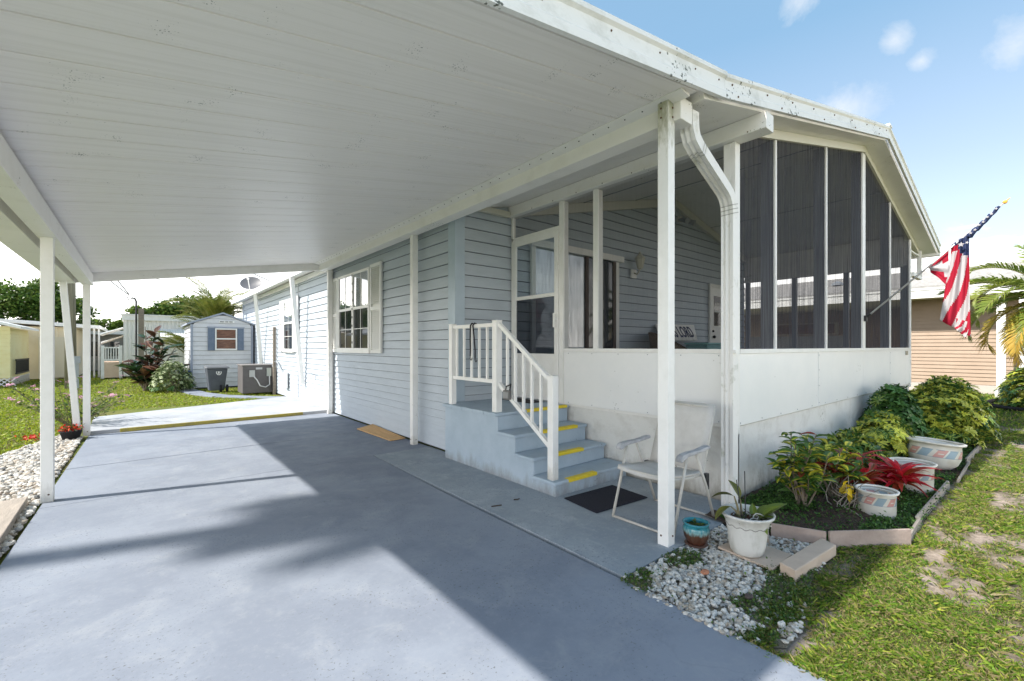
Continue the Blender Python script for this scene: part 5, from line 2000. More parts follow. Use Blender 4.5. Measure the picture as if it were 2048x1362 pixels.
# bromeliads: rosettes of strap leaves
L_BROM = [M_leaf("bromeliad_red_leaf", (0.72, 0.03, 0.06), (0.58, 0.03, 0.04), 0.3, 0.3, 0.3, 0.35),
          M_leaf("bromeliad_orange_leaf", (0.48, 0.13, 0.03), (0.34, 0.13, 0.03), 0.3, 0.3, 0.35, 0.3, tip=(0.4, 0.03, 0.03)),
          M_leaf("bromeliad_pink_leaf", (0.10, 0.12, 0.03), (0.14, 0.12, 0.03), 0.3, 0.3, 0.35, 0.3, tip=(0.65, 0.04, 0.10))]
bl = [single_leaf("bromeliad_leaf", 0.34, 0.058, m_, 1.2, 0.3, 7, 0.25) for m_ in L_BROM]


def bromeliad(base, label, wts, n, sc=1.0):
    t = thing("bromeliad", base, label, "bromeliad", "bromeliads in the front bed")
    for k in range(n):
        u = k / n
        inst("leaf", random.choices(bl, wts)[0], t, TRS((base[0] + random.gauss(0, .015), base[1] + random.gauss(0, .015), base[2] + 0.02 + 0.05 * u),
             (random.uniform(-.2, .2), -(0.35 + 0.95 * u + random.uniform(-.12, .12)), 2.4 * k + random.uniform(-.2, .2)), sc * random.uniform(0.85, 1.15)))
    return t


bromeliad((5.86, 1.0, 0.10), "bright red bromeliad rosette in front of the middle pot", (6, 2, 0.3), 52, 0.95)
bromeliad((5.60, 1.25, 0.05), "rust orange bromeliad rosette behind the red one", (1, 5, 0.5), 30, 1.05)
bromeliad((6.05, 1.45, 0.08), "green bromeliad with pink leaf tips beneath the variegated shrub", (0.4, 0.8, 5), 26, 1.1)

# scheffleras: whorls of leaflets
L_SCH = [M_leaf("schefflera_green", (0.06, 0.15, 0.03), (0.085, 0.19, 0.04), 0.25, 0.2),
         M_leaf("schefflera_yellow", (0.66, 0.66, 0.09), (0.30, 0.40, 0.05), 0.12, 0.2),
         M_leaf("schefflera_mixed", (0.08, 0.17, 0.03), (0.58, 0.60, 0.09), 0.15, 0.12)]
whg = [rosette_mesh("whorl_green", L_SCH[0], 8, 0.11, 0.044, 0.3, 0.55) for _ in range(2)]
why = [rosette_mesh("whorl_yellow", L_SCH[1], 8, 0.095, 0.040, 0.4, 0.55) for _ in range(2)]
whm = [rosette_mesh("whorl_mixed", L_SCH[2], 8, 0.10, 0.042, 0.35, 0.55) for _ in range(2)]


def mound(name, c, rx, ry, h, n, label, pick, scale=1.0, cat="shrub", group=None, extra=0, ecols=None):
    """dome-shaped shrub: whorls of leaves on short branches, dense outside, leafy within"""
    t = thing(name, (c[0], c[1], 0.0), label, cat, group)
    b = MB()
    for k in range(16):
        a = random.uniform(0, 2 * pi)
        q = random.uniform(.2, .8)
        tip = Vector((c[0] + rx * q * cos(a), c[1] + ry * q * sin(a), h * random.uniform(.5, .85)))
        s = Vector((c[0] + random.gauss(0, rx * .25), c[1] + random.gauss(0, ry * .25), -0.02))
        b.tube([s, s.lerp(tip, .5) + Vector((0, 0, .05)), tip], [.014, .010, .005], 5)
    b.build("branch", STEM, t)
    for k in range(n):
        a = random.uniform(0, 2 * pi)
        el = math.asin(random.uniform(0.02, 1.0))
        rr = random.uniform(0.86, 1.04) * (1 + 0.10 * mnoise.noise((cos(a) * 2.2 + c[0], sin(a) * 2.2, el * 2)))
        d = Vector((cos(a) * cos(el), sin(a) * cos(el), sin(el)))
        p = Vector((c[0] + rx * rr * d.x, c[1] + ry * rr * d.y, 0.06 + (h - 0.08) * rr * d.z))
        nrm = Vector((d.x / rx, d.y / ry, d.z / h + 0.9)).normalized()
        rot = nrm.to_track_quat('Z', 'Y').to_matrix().to_4x4() @ Matrix.Rotation(random.uniform(0, 6.3), 4, 'Z')
        inst("leaf_whorl", pick(p, d), t, Matrix.Translation(p) @ rot @ Matrix.Scale(scale * random.uniform(0.8, 1.25), 4))
    if extra:
        pts = []
        while len(pts) < extra:
            d = Vector((random.gauss(0, 1), random.gauss(0, 1), abs(random.gauss(0, 1)))).normalized() * random.uniform(.72, 1.0)
            pts.append((c[0] + rx * d.x, c[1] + ry * d.y, 0.05 + h * 0.95 * d.z))
        leaf_cloud("inner_leaf", pts, 0.085, ecols or [(0.05, 0.115, 0.025), (0.07, 0.15, 0.03), (0.26, 0.32, 0.05), (0.42, 0.44, 0.07)], t, kind="stuff", aspect=.42)
    return t


mound("schefflera", (6.45, 1.55, 0), 0.70, 0.34, 0.47, 170, "low variegated schefflera beneath the kick panel behind the bromeliads",
      lambda p, d: random.choice(whm + whg) if random.random() < 0.75 else random.choice(why), 0.85, extra=1800)
mound("schefflera", (7.72, 1.48, 0), 0.52, 0.34, 0.60, 150, "bright yellow leaved schefflera between the wall and the largest pot",
      lambda p, d: random.choice(why) if random.random() < 0.7 else random.choice(whm), 0.95, extra=1500)
mound("schefflera", (8.85, 1.58, 0), 0.52, 0.36, 0.92, 160, "dark green schefflera rising against the end of the white wall",
      lambda p, d: random.choice(whg) if random.random() < 0.9 else random.choice(whm), 1.05, extra=2200, ecols=[(0.04, 0.10, 0.025), (0.06, 0.14, 0.03)])
mound("schefflera", (10.0, 1.14, 0), 1.15, 0.56, 0.99, 300, "largest rounded yellow green schefflera mound at the far end of the bed",
      lambda p, d: random.choice(why) if random.random() < (0.62 + 0.25 * d.z) else random.choice(whg + whm + whm), 1.05, extra=7500)
whp = [rosette_mesh("whorl_pale", M_leaf("pale_variegated_leaf", (0.42, 0.46, 0.26), (0.12, 0.20, 0.06), 0.15, 0.15), 8, 0.10, 0.042, 0.35, 0.55)]
# hedge by the neighbour's columns
mound("hedge_shrub", (17.3, 0.35, 0), 1.25, 0.62, 0.98, 300, "yellow green hedge shrub below the neighbour's white columns",
      lambda p, d: random.choice(why) if random.random() < 0.6 else random.choice(whg), 1.35, extra=1800)
b = MB()
b.tube([(17.3 + 1.5 * cos(a), 0.4 + 0.75 * sin(a), 0.03) for a in np.linspace(0, 2 * pi, 30)], 0.05, 6)
tag(b.build("bed_edging", BLACK), "dark plastic edging ring round the neighbour's hedge shrub", "edging")

# orchid in the white pot
orc = thing("orchid", (oc[0], oc[1], oc[2] + 0.23), "orchid with broad green leaves and pale roots growing in the chalky white pot", "orchid")
ol = single_leaf("orchid_leaf", 0.215, 0.085, M_leaf("orchid_leaf_green", (0.14, 0.20, 0.03), (0.20, 0.26, 0.04), 0.1, 0.3, 0.3, 0.3), 0.5, 0.2, 6, 0.35)
old = single_leaf("orchid_old_leaf", 0.16, 0.06, M_leaf("orchid_leaf_olive", (0.12, 0.12, 0.02), (0.08, 0.09, 0.02), 0.2, 0.3, 0.4, 0.3), 0.9, 0.2, 6, 0.4)
ox, oy, oz = oc[0], oc[1], oc[2] + 0.23
for (dx_, dy_, yaw, pitch_, me, s) in ((.06, -.06, -0.75, 0.75, ol, 1.05), (.07, -.05, -0.45, 0.55, ol, 1.0), (.05, -.07, -1.2, 1.0, ol, .8), (.03, -.06, -1.5, .6, ol, .62), (.08, -.04, -.2, .9, ol, .6),
                                   (.02, -.07, -2.2, -.3, ol, .55), (.04, -.03, .5, .9, ol, .6), (.06, -.08, -1.0, .2, ol, .55)):
    inst("leaf", me, orc, TRS((ox + dx_, oy + dy_, oz + 0.01), (random.uniform(-.3, .3), -pitch_, yaw), s))
for (pp_, ang, pit) in ((((-.04, .03), (-.07, .06), .17), 2.2, .3), (((-.05, .02), (-.10, .07), .10), 2.6, -.2), (((-.01, .03), (.0, .05), .14), 1.2, 1.2)):
    b = MB()
    a0 = Vector((ox + pp_[0][0], oy + pp_[0][1], oz)); a1 = Vector((ox + pp_[1][0], oy + pp_[1][1], oz + pp_[2]))
    b.tube([a0, a0.lerp(a1, .5) + Vector((0, 0, .02)), a1], [.010, .008, .005], 6)
    b.build("stem", M("orchid_cane", (0.20, 0.17, 0.09), 0.6) if "orchid_cane" not in bpy.data.materials else bpy.data.materials["orchid_cane"], orc)
    inst("leaf", old, orc, TRS(a1, (0, -pit, ang), 1.0))
for (x0, y0, x1, y1, z1) in ((-.06, .0, -.10, .03, .30), (-.045, -.01, -.05, -.005, .36)):
    b = MB(); b.tube([(ox + x0, oy + y0, oz - .02), (ox + x1, oy + y1, oz + z1)], 0.0035, 5); b.build("stake", DARKMETAL, orc)
for k in range(9):
    b = MB()
    p = Vector((ox - .03 + random.gauss(0, .03), oy - .02 + random.gauss(0, .03), oz + .02))
    pa = [p]
    d = Vector((random.gauss(0, 1), random.gauss(0, 1), .8)).normalized()
    for q in range(6):
        d = (d + Vector((random.gauss(0, .5), random.gauss(0, .5), -.4))).normalized()
        p = p + d * 0.028
        if p.z < oz:
            p.z = oz + 0.004
        pa.append(p)
    b.tube(pa, 0.004, 5)
    b.build("root", M("pale_orchid_root", (0.55, 0.52, 0.46), 0.7) if k == 0 else bpy.data.materials["pale_orchid_root"], orc)
leaf_cloud("bark_chip", [(ox - .03 + random.gauss(0, .045), oy + random.gauss(0, .04), oz + abs(random.gauss(0, .02))) for _ in range(160)], 0.03, [(0.07, 0.03, 0.02), (0.10, 0.05, 0.03), (0.06, 0.09, 0.03)], orc, kind="stuff")

# ================================================================== FLAG
fl = thing("flag", (8.85, 1.92, 1.95), "red white and blue striped flag with stars on a pole, blown by the wind", "flag")
p0 = Vector((8.85, 1.925, 1.95))
tip = pxl(2010, 404, X=8.98)
b = MB()
b.tube([p0, p0.lerp(tip, .5) + Vector((0, 0, -.015)), tip], [0.014, 0.013, 0.011], 10)
b.build("pole", M("pole_metal", (0.55, 0.55, 0.55), 0.35, metal=0.3), fl, smooth=True)
b = MB()
b.ball(tip, 0.026, 8); b.tube([tip, tip + (tip - p0).normalized() * 0.07], [0.012, 0.004], 6)
b.build("finial", M("gold_finial", (0.75, 0.42, 0.08), 0.35), fl)
b = MB(); b.box(8.82, 8.88, 1.905, 1.94, 1.90, 1.99); b.tube([p0 + Vector((0, .01, 0)), p0 + (tip - p0).normalized() * 0.09], 0.02, 8); b.build("bracket", DARKMETAL, fl)
# cloth: survey outline of the two hanging folds, on the plane of the pole, with ripples in depth
F_RED, F_WHITE, F_BLUE = M("flag_red", (0.52, 0.018, 0.055), 0.75, transl=0.45), M("flag_white", (0.62, 0.60, 0.61), 0.75, transl=0.45), M("flag_navy", (0.025, 0.04, 0.11), 0.75, transl=0.2)
XF = 8.93


def cloth(name, left, right, nu, nv, ripple, colf, label=None, xoff=0.0):
    """grid between two polylines given as survey points; colf(u, v) -> material index"""
    def along(pl, t):
        k = min(len(pl) - 2, int(t * (len(pl) - 1)))
        f = t * (len(pl) - 1) - k
        return (pl[k][0] * (1 - f) + pl[k + 1][0] * f, pl[k][1] * (1 - f) + pl[k + 1][1] * f)
    b = MB()
    for j in range(nv + 1):
        v = j / nv
        L_, R_ = along(left, v), along(right, v)
        for i in range(nu + 1):
            u = i / nu
            x, y_ = L_[0] * (1 - u) + R_[0] * u, L_[1] * (1 - u) + R_[1] * u
            p = pxl(x, y_, X=XF + xoff)
            p.x += ripple * math.sin(u * 9 + v * 2.2) * (0.35 + 0.65 * v) + ripple * 0.4 * math.sin(u * 21 + v * 5)
            b.v.append(tuple(p))
    for j in range(nv):
        for i in range(nu):
            a = j * (nu + 1) + i
            b.face((a, a + 1, a + nu + 2, a + nu + 1), colf((i + .5) / nu, (j + .5) / nv))
    o = b.build(name, [F_RED, F_WHITE, F_BLUE], fl, smooth=True, label=label)
    so = o.modifiers.new("solid", 'SOLIDIFY'); so.thickness = 0.003
    return o


def stripes(u, v):
    if v < 0.13 + 0.10 * (u > 0.5) * (u - 0.1):
        return 2 if u > 0.42 or v < 0.04 else 0
    s = u + 1.05 * (v - 0.15) + 0.04 * math.sin(v * 9)
    return 0 if ((s - 0.40) / 0.60) % 1 < 0.47 else 1


cloth("hanging_cloth", [(1903, 489), (1899, 520), (1892, 560), (1886, 600), (1879, 640)], [(1938, 468), (1939, 520), (1940, 575), (1941, 625), (1942, 674)], 44, 40, 0.045, stripes)
cloth("folded_cloth", [(1897, 497), (1880, 512), (1868, 524), (1857, 533)], [(1899, 573), (1890, 568), (1878, 556), (1862, 545)], 16, 14, 0.03,
      lambda u, v: 1 if (0.18 < u < 0.55 and v > 0.3) or (v < 0.3 and 0.3 < u < 0.75) else 0, xoff=0.03)
cloth("lower_fold", [(1912, 636), (1912, 648), (1908, 655)], [(1940, 645), (1936, 665), (1932, 677)], 14, 12, 0.03, lambda u, v: 0 if (u * 2.2 + v) % 1 < 0.4 else 1, xoff=-0.04)
# canton twisted round the pole
b = MB()
a0, a1 = pxl(1936, 474, X=XF), pxl(1999, 413, X=8.97)
pa, rs = [], []
for k in range(15):
    t = k / 14
    pa.append(a0.lerp(a1, t) + Vector((0.012 * sin(k * 1.9), 0, 0.012 * cos(k * 1.9) - 0.008 * sin(pi * t))))
    rs.append((0.036 - 0.018 * t) * (1 + 0.22 * sin(k * 2.1)))
b.tube(pa, rs, 10)
b.build("twisted_canton", F_BLUE, fl, smooth=True)
# white stars and wisps: cut cloth laid proud of the blue
def star(c, r, normal=Vector((-1, 0, 0)), rot=0.0):
    n_ = normal.normalized()
    ux = n_.cross(Vector((0, 0, 1))).normalized(); uy = ux.cross(n_)
    pts = []
    for k in range(10):
        a = pi / 2 + rot + k * pi / 5
        rr = r if k % 2 == 0 else r * 0.42
        pts.append(c + (ux * cos(a) + uy * sin(a)) * rr)
    b = MB()
    b.v = [tuple(p + n_ * 0.004) for p in pts] + [tuple(p) for p in pts]
    b.f = [tuple(range(10))] + [(k, (k + 1) % 10, 10 + (k + 1) % 10, 10 + k) for k in range(10)]
    b.m = [0] * 11; b.uv = [None] * 11
    return b.build("star", F_WHITE, fl)


star(pxl(1922, 489, X=XF - 0.07), 0.038, rot=0.1)
star(pxl(1934, 485, X=XF - 0.07), 0.022, rot=0.4)
star(pxl(1916, 478, X=XF - 0.07), 0.02, rot=0.3)
for k, t in enumerate((.10, .24, .37, .50, .63, .76, .9)):
    star(a0.lerp(a1, t) + Vector((-0.045, 0, 0.006 * (-1) ** k)), 0.020, rot=0.5 * k)

# ================================================================== THINGS ON THE PORCH
sg = thing("sign", (9.1, 5.0, 1.6), "white board sign with dark blue lettering leaning on the porch wall above the teal chest", "sign")
sgm = MB()
tl, bl_ = Vector((8.27, 5.20, 1.97)), Vector((8.55, 4.98, 1.60))
P = [pxl(1312, 648, Y=5.22), pxl(1388, 650, Y=5.22), pxl(1395, 681, Y=5.02), pxl(1322, 681, Y=5.02)]
n_ = (P[1] - P[0]).cross(P[3] - P[0]).normalized()
if n_.y > 0:
    n_ = -n_
sgm.v = [tuple(p) for p in P] + [tuple(p - n_ * 0.02) for p in P]
sgm.f = [(0, 1, 2, 3), (7, 6, 5, 4), (0, 4, 5, 1), (1, 5, 6, 2), (2, 6, 7, 3), (3, 7, 4, 0)]
sgm.m = [0] * 6; sgm.uv = [None] * 6
sgm.build("board", WHITE2, sg)
cu = bpy.data.curves.new("sign_text", 'FONT')
cu.body = "IS LORD"
cu.align_x = 'RIGHT'
cu.align_y = 'CENTER'
cu.size = 0.30
cu.extrude = 0.002
cu.space_character = 1.05
cu.offset = 0.004
cu.materials.append(M("navy_lettering", (0.02, 0.025, 0.10), 0.6))
tmp = bpy.data.objects.new("lettering_curve", cu)
COL.objects.link(tmp)
bpy.context.view_layer.update()
tme = bpy.data.meshes.new_from_object(tmp.evaluated_get(bpy.context.evaluated_depsgraph_get()))
bpy.data.objects.remove(tmp)
to = bpy.data.objects.new("lettering", tme)
COL.objects.link(to)
to.parent = sg
ex = (P[1] - P[0]).normalized(); ez = n_; ey = ez.cross(ex)
cen = P[1].lerp(P[2], 0.5) - ex * 0.14 + n_ * 0.006
to.matrix_local = Matrix.Translation(-Vector(ORG["sign"])) @ Matrix.Translation(cen) @ Matrix((ex, ey, ez)).transposed().to_4x4() @ Matrix.Diagonal((0.72, 1.25, 1, 1))

cst = thing("chest", (9.7, 4.85, 0.72), "teal wooden chest standing on the porch below the leaning sign", "chest")
TEAL = M("teal_paint", (0.20, 0.42, 0.42), 0.5, (0.16, 0.36, 0.37), 4)
b = MB(); b.box(8.95, 10.2, 4.55, 5.02, 0.72, 1.54); b.build("body", TEAL, cst, bevel=0.01)
b = MB(); b.box(8.91, 10.24, 4.51, 5.04, 1.542, 1.58); b.build("top", M("teal_top", (0.24, 0.50, 0.50), 0.4), cst, bevel=0.008)
for x in (8.99, 9.6):
    b = MB(); b.box(x, x + 0.56, 4.535, 4.549, 1.15, 1.50); d_ = b.build("drawer", TEAL, cst, bevel=0.006)
    b = MB(); b.ball((x + 0.28, 4.52, 1.33), 0.02, 8); b.build("knob", DARKMETAL, d_)
wk = thing("wicker_chair", (7.9, 4.7, 0.72), "round backed brown wicker chair on the porch beside the slider", "chair")
WICK = M("brown_wicker", (0.20, 0.15, 0.10), 0.9, (0.10, 0.075, 0.05), 60, (0.4, 0.6), bump=0.8, bscale=90)
b = MB()
nu_, nv_ = 20, 8
for j in range(nv_ + 1):
    for i in range(nu_ + 1):
        a = -0.2 * pi + 1.4 * pi * i / nu_
        rr = 0.34 + 0.10 * j / nv_
        hh = (0.32 + 0.74 * j / nv_ * (0.55 + 0.45 * math.sin(pi * i / nu_)))
        b.v.append((7.9 + rr * cos(a + 0.4), 4.72 + rr * sin(a + 0.4), 0.72 + hh))
for j in range(nv_):
    for i in range(nu_):
        a = j * (nu_ + 1) + i
        b.face((a, a + 1, a + nu_ + 2, a + nu_ + 1))
o = b.build("backrest", WICK, wk, smooth=True)
so = o.modifiers.new("solid", 'SOLIDIFY'); so.thickness = 0.05
b = MB(); b.lathe([(0.001, 0.28), (0.34, 0.28), (0.38, 0.32), (0.36, 0.40), (0.001, 0.43)], 7.9, 4.72, 0.72, 24); b.build("seat", WICK, wk, smooth=True)
for k in range(4):
    a = pi / 4 + k * pi / 2
    b = MB(); b.tube([(7.9 + .3 * cos(a), 4.72 + .3 * sin(a), 0.72), (7.9 + .27 * cos(a), 4.72 + .27 * sin(a), 1.02)], 0.022, 6); b.build("leg", WICK, wk)
# flood lamp pair under the porch ceiling
fdl = thing("flood_light", (8.95, 5.1, 4.3), "small twin flood lamp below the porch ceiling trim", "light")
b = MB(); b.box(8.9, 9.02, 5.14, 5.2, 4.18, 4.3); b.build("base", WHITE2, fdl)
for dx_ in (-.06, .1):
    b = MB(); b.tube([(8.96 + dx_, 5.15, 4.22), (8.96 + dx_ * 1.6, 5.02, 4.18), (8.96 + dx_ * 1.9, 4.93, 4.14)], [0.025, 0.05, 0.065], 10); b.build("lamp_head", GREYFRAME, fdl)

# ================================================================== NEIGHBOUR ON THE RIGHT
nb = thing("tan_house", (22, 5, 0), "tan sided neighbour house with grey shingle roof and wide white fascia", "house")
TAN = M("tan_siding", (0.37, 0.275, 0.205), 0.6, (0.33, 0.245, 0.18), 2)
SHING = M("grey_shingles", (0.42, 0.405, 0.39), 0.9, (0.30, 0.29, 0.28), 9, (0.35, 0.65), bump=0.5, bscale=24)
NX = 21.0
b = MB()
b.box(NX + 0.03, NX + 0.2, -0.9, 3.45, 0.25, 3.15)
b.box(NX + 0.2, 27.0, -0.9, -0.7, 0, 3.15)
b.box(24.5, 24.7, 3.45, 16, 0, 3.15)
b.box(NX + 0.2, 24.5, 3.3, 3.45, 0, 3.15)
b.build("wall", TAN, nb)
z = 0.26
while z < 3.1:
    j = random.uniform(-.001, .001)
    b = MB()
    b.hexa([(NX - 0.003 + j, -0.9, z), (NX + 0.03, -0.9, z), (NX + 0.03, 3.45, z), (NX - 0.003 + j, 3.45, z), (NX + 0.022, -0.9, z + 0.125), (NX + 0.03, -0.9, z + 0.125), (NX + 0.03, 3.45, z + 0.125), (NX + 0.022, 3.45, z + 0.125)])
    b.build("siding_board", TAN, nb)
    z += 0.125
b = MB(); b.box(NX - 0.02, NX + 0.2, -0.95, 3.5, -0.05, 0.25); b.build("foundation_wall", M("pinkish_block", (0.48, 0.43, 0.39), 0.9), nb)
b = MB()
b.box(19.96, 20.0, -6, 16.2, 3.10, 3.44)
b.box(19.93, 19.959, -6, 16.2, 3.36, 3.46)
b.build("fascia", WHITE2, nb)
b = MB(); b.box(20.001, NX + 3.6, -6, 16.2, 3.12, 3.15); b.build("soffit", M("yellowish_soffit", (0.50, 0.46, 0.34), 0.7), nb)
b = MB()
b.hexa([(19.92, -6, 3.44), (23.6, -6, 4.42), (23.6, 16.2, 4.42), (19.92, 16.2, 3.44), (19.92, -6, 3.48), (23.6, -6, 4.46), (23.6, 16.2, 4.46), (19.92, 16.2, 3.48)])
b.hexa([(23.6, -6, 4.42), (27.3, -6, 3.44), (27.3, 16.2, 3.44), (23.6, 16.2, 4.42), (23.6, -6, 4.46), (27.3, -6, 3.48), (27.3, 16.2, 3.48), (23.6, 16.2, 4.46)])
rf = b.build("roof", SHING, nb)
for k in range(19):      # shingle courses
    t0, t1 = k / 19, (k + 1) / 19
    xa, xb = 19.92 + 3.68 * t0, 19.92 + 3.68 * t1 + 0.03
    za, zb = 3.48 + 0.98 * t0, 3.48 + 0.98 * t1
    b = MB()
    b.hexa([(xa, -6, za + 0.002), (xb, -6, zb + 0.001), (xb, 16.2, zb + 0.001), (xa, 16.2, za + 0.002), (xa, -6, za + 0.022), (xb, -6, zb + 0.006), (xb, 16.2, zb + 0.006), (xa, 16.2, za + 0.022)])
    b.build("shingle_course", SHING, rf)
# recessed porch: door, window, low wall
b = MB(); b.box(24.44, 24.5, 11.6, 12.6, 0.1, 2.5); d_ = b.build("door", M("dark_screen_door", (0.05, 0.045, 0.04), 0.6), nb)
b = MB()
for k in range(9):
    b.box(24.42, 24.435, 11.7 + k * 0.1, 11.715 + k * 0.1, 0.7, 1.35)
b.box(24.42, 24.436, 11.68, 12.55, 1.35, 1.37)
b.build("grille", WHITE2, d_)
b = MB(); b.box(24.44, 24.49, 6.3, 9.4, 2.05, 2.6); w_ = b.build("window", M("cream_frame", (0.55, 0.5, 0.36), 0.6), nb)
b = MB(); b.box(24.42, 24.435, 6.45, 9.2, 2.1, 2.55); b.build("blind", M("brown_blind", (0.20, 0.11, 0.06), 0.7), w_)
b = MB(); b.box(22.6, 22.75, 5.6, 9.6, 0, 1.95); b.build("low_wall", M("grey_lattice_wall", (0.22, 0.22, 0.23), 0.8), nb)
b = MB(); b.box(21.2, 24.4, 3.5, 16, -0.02, 0.05); b.build("porch_floor", CONC3, nb)
for yy in (10.3, 15.5):
    b = MB(); b.box(20.1, 20.22, yy, yy + .12, 0, 3.12); b.build("post", WHITE2, nb)
for (xx, yy, w) in ((19.75, 1.05, 0.19), (19.75, 0.60, 0.19), (19.75, -3.5, 0.19)):
    b = MB(); b.box(xx, xx + w, yy - w / 2, yy + w / 2, -0.05, 3.10); b.box(xx - .03, xx + w + .03, yy - w / 2 - .03, yy + w / 2 + .03, -0.05, 0.18)
    b.build("column", WHITE2, nb, bevel=0.01)
b = MB()
b.tube([(23.7, 10.0, 4.4), (23.7, 10.0, 5.0)], 0.06, 8)
b.build("vent_pipe", WHITE2, nb)
b = MB(); b.lathe([(0.20, 0), (0.2, 0.08), (0.05, 0.16), (0.001, 0.17)], 21.6, 5.6, 3.95, 10); b.build("roof_vent", GREYFRAME, nb)


# ------------------------------------------------------------------ palms
def frond_mesh(name, L, mat, droop, nl=34, ll=0.42, lw=0.028, vshape=0.5, plane=0.2):
    """feather frond along +X with many narrow leaflets"""
    b = MB()
    pts = []
    x = z = 0.0
    n = 18
    for i in range(n + 1):
        t = i / n
        pts.append(Vector((x, 0, z)))
        a = -droop * t ** 1.3
        x += L / n * cos(a); z += L / n * sin(a)
    b.tube(pts, [0.016 * (1 - 0.85 * i / n) + 0.002 for i in range(n + 1)], 5, 1)
    for k in range(nl):
        t = 0.10 + 0.90 * k / (nl - 1)
        f = t * n
        i = min(n - 1, int(f))
        p = pts[i].lerp(pts[i + 1], f - i)
        tg = (pts[i + 1] - pts[i]).normalized()
        l = ll * (math.sin(pi * min(1, 0.12 + 0.83 * t)) ** 0.6) * random.uniform(0.85, 1.1)
        for s in (-1, 1):
            side = Vector((0, s, 0))
            up = tg.cross(side) * s
            if up.z < 0:
                up = -up
            d = (tg * (0.55 + 0.35 * t) + side * (1.0 - 0.45 * t) + up * (vshape * random.uniform(0.5, 1.2))).normalized()
            m1 = p + d * l * 0.5
            e = p + d * l + Vector((0, 0, -l * random.uniform(0.15, 0.45)))
            wv = tg * (lw * 0.5)
            n0 = len(b.v)
            b.v += [tuple(p - wv * .5), tuple(p + wv * .5), tuple(m1 + wv), tuple(m1 - wv), tuple(e)]
            b.face((n0, n0 + 1, n0 + 2, n0 + 3)); b.face((n0 + 3, n0 + 2, n0 + 4))
    return b.mesh(name, mat)


F_GREEN = [M("palm_leaflet", (0.14, 0.21, 0.035), 0.4, (0.26, 0.29, 0.05), 3, transl=0.3), M("palm_rachis", (0.25, 0.24, 0.08), 0.5)]
F_YEL = [M("yellow_palm_leaflet", (0.50, 0.42, 0.06), 0.45, (0.58, 0.36, 0.07), 3, transl=0.3), bpy.data.materials["palm_rachis"]]
TRUNK = M("palm_trunk", (0.20, 0.16, 0.12), 0.9, (0.12, 0.10, 0.08), 14, bump=1.0, bscale=25)
fg = [frond_mesh("frond_green", 1.7, F_GREEN, d, 52, 0.44, 0.042) for d in (0.9, 1.3, 1.7)]
fy = [frond_mesh("frond_yellow", 1.6, F_YEL, d, 48, 0.42, 0.042) for d in (1.5, 1.9)]


def palm(name, base, h, label, fronds, group=None, lean=(0, 0), tr=0.09, cat="palm tree"):
    t = thing(name, base, label, cat, group)
    b = MB()
    top = Vector((base[0] + lean[0], base[1] + lean[1], base[2] + h))
    b.tube([Vector(base).lerp(top, k / 10) + Vector((lean[0] * 0.15 * sin(k), 0, 0)) for k in range(11)], [tr * (1.25 - 0.3 * k / 10 + 0.05 * (k % 2)) for k in range(11)], 10)
    b.build("trunk", TRUNK, t, smooth=True)
    for (me, yaw, pit, s, roll) in fronds:
        inst("frond", me, t, TRS(top + Vector((0, 0, random.uniform(-.05, .08))), (roll, -pit, yaw), s))
    return t


fr = []
for k in range(30):
    yaw = k * 2.4
    u = k / 30
    fr.append((random.choice(fg) if u > 0.22 else random.choice(fy), yaw + random.uniform(-.2, .2), -0.5 + 1.75 * u + random.uniform(-.1, .1), random.uniform(.9, 1.12), random.uniform(-.2, .2)))
fr += [(fy[0], 2.7, -0.15, 1.05, 0), (fy[1], 2.95, -0.35, 1.0, 0), (fy[0], 2.35, -0.5, 1.0, 0.1), (fg[1], 2.6, 0.35, 1.1, 0), (fg[1], 3.0, 0.5, 1.05, 0), (fg[0], 2.2, 0.55, 1.0, 0)]
palm("palm_tree", (14.6, 0.05, 0), 2.45, "young date palm with yellowing lower fronds in front of the tan house", fr)


# ================================================================== BACK YARD
def lap_wall_y(x0, x1, z0, z1, yy, step, parent, mat, top=None):
    z = z0
    while z < z1 - 0.02:
        zt = min(z + step, z1)
        a0, c0 = (x0, x1) if top is None else top(z)
        a1, c1 = (x0, x1) if top is None else top(zt)
        if c1 - a1 > 0.05:
            board_y(a0, c0, z, zt, yy, parent, mat, a1, c1)
        z = zt


# shed
sh = thing("shed", (2.35, 20.3, 0), "small pale lap sided storage shed with slate shutters behind the trash bin", "shed")
SX0, SX1, SY0, SY1 = 1.38, 3.30, 19.45, 22.3
SZ, SP = 2.30, 2.68
xm = (SX0 + SX1) / 2
b = MB()
b.box(SX0 + .02, SX1 - .02, SY0 + .02, SY1, 0, SZ)
b.poly([(SX0 + .02, SY0 + .021, SZ), (SX1 - .02, SY0 + .021, SZ), (xm, SY0 + .021, SP)])
b.build("wall", BACKING, sh)


def shtop(z):
    if z <= SZ:
        return (SX0 + .03, SX1 - .03)
    f = (z - SZ) / (SP - SZ) * (xm - SX0)
    return (SX0 + f, SX1 - f)


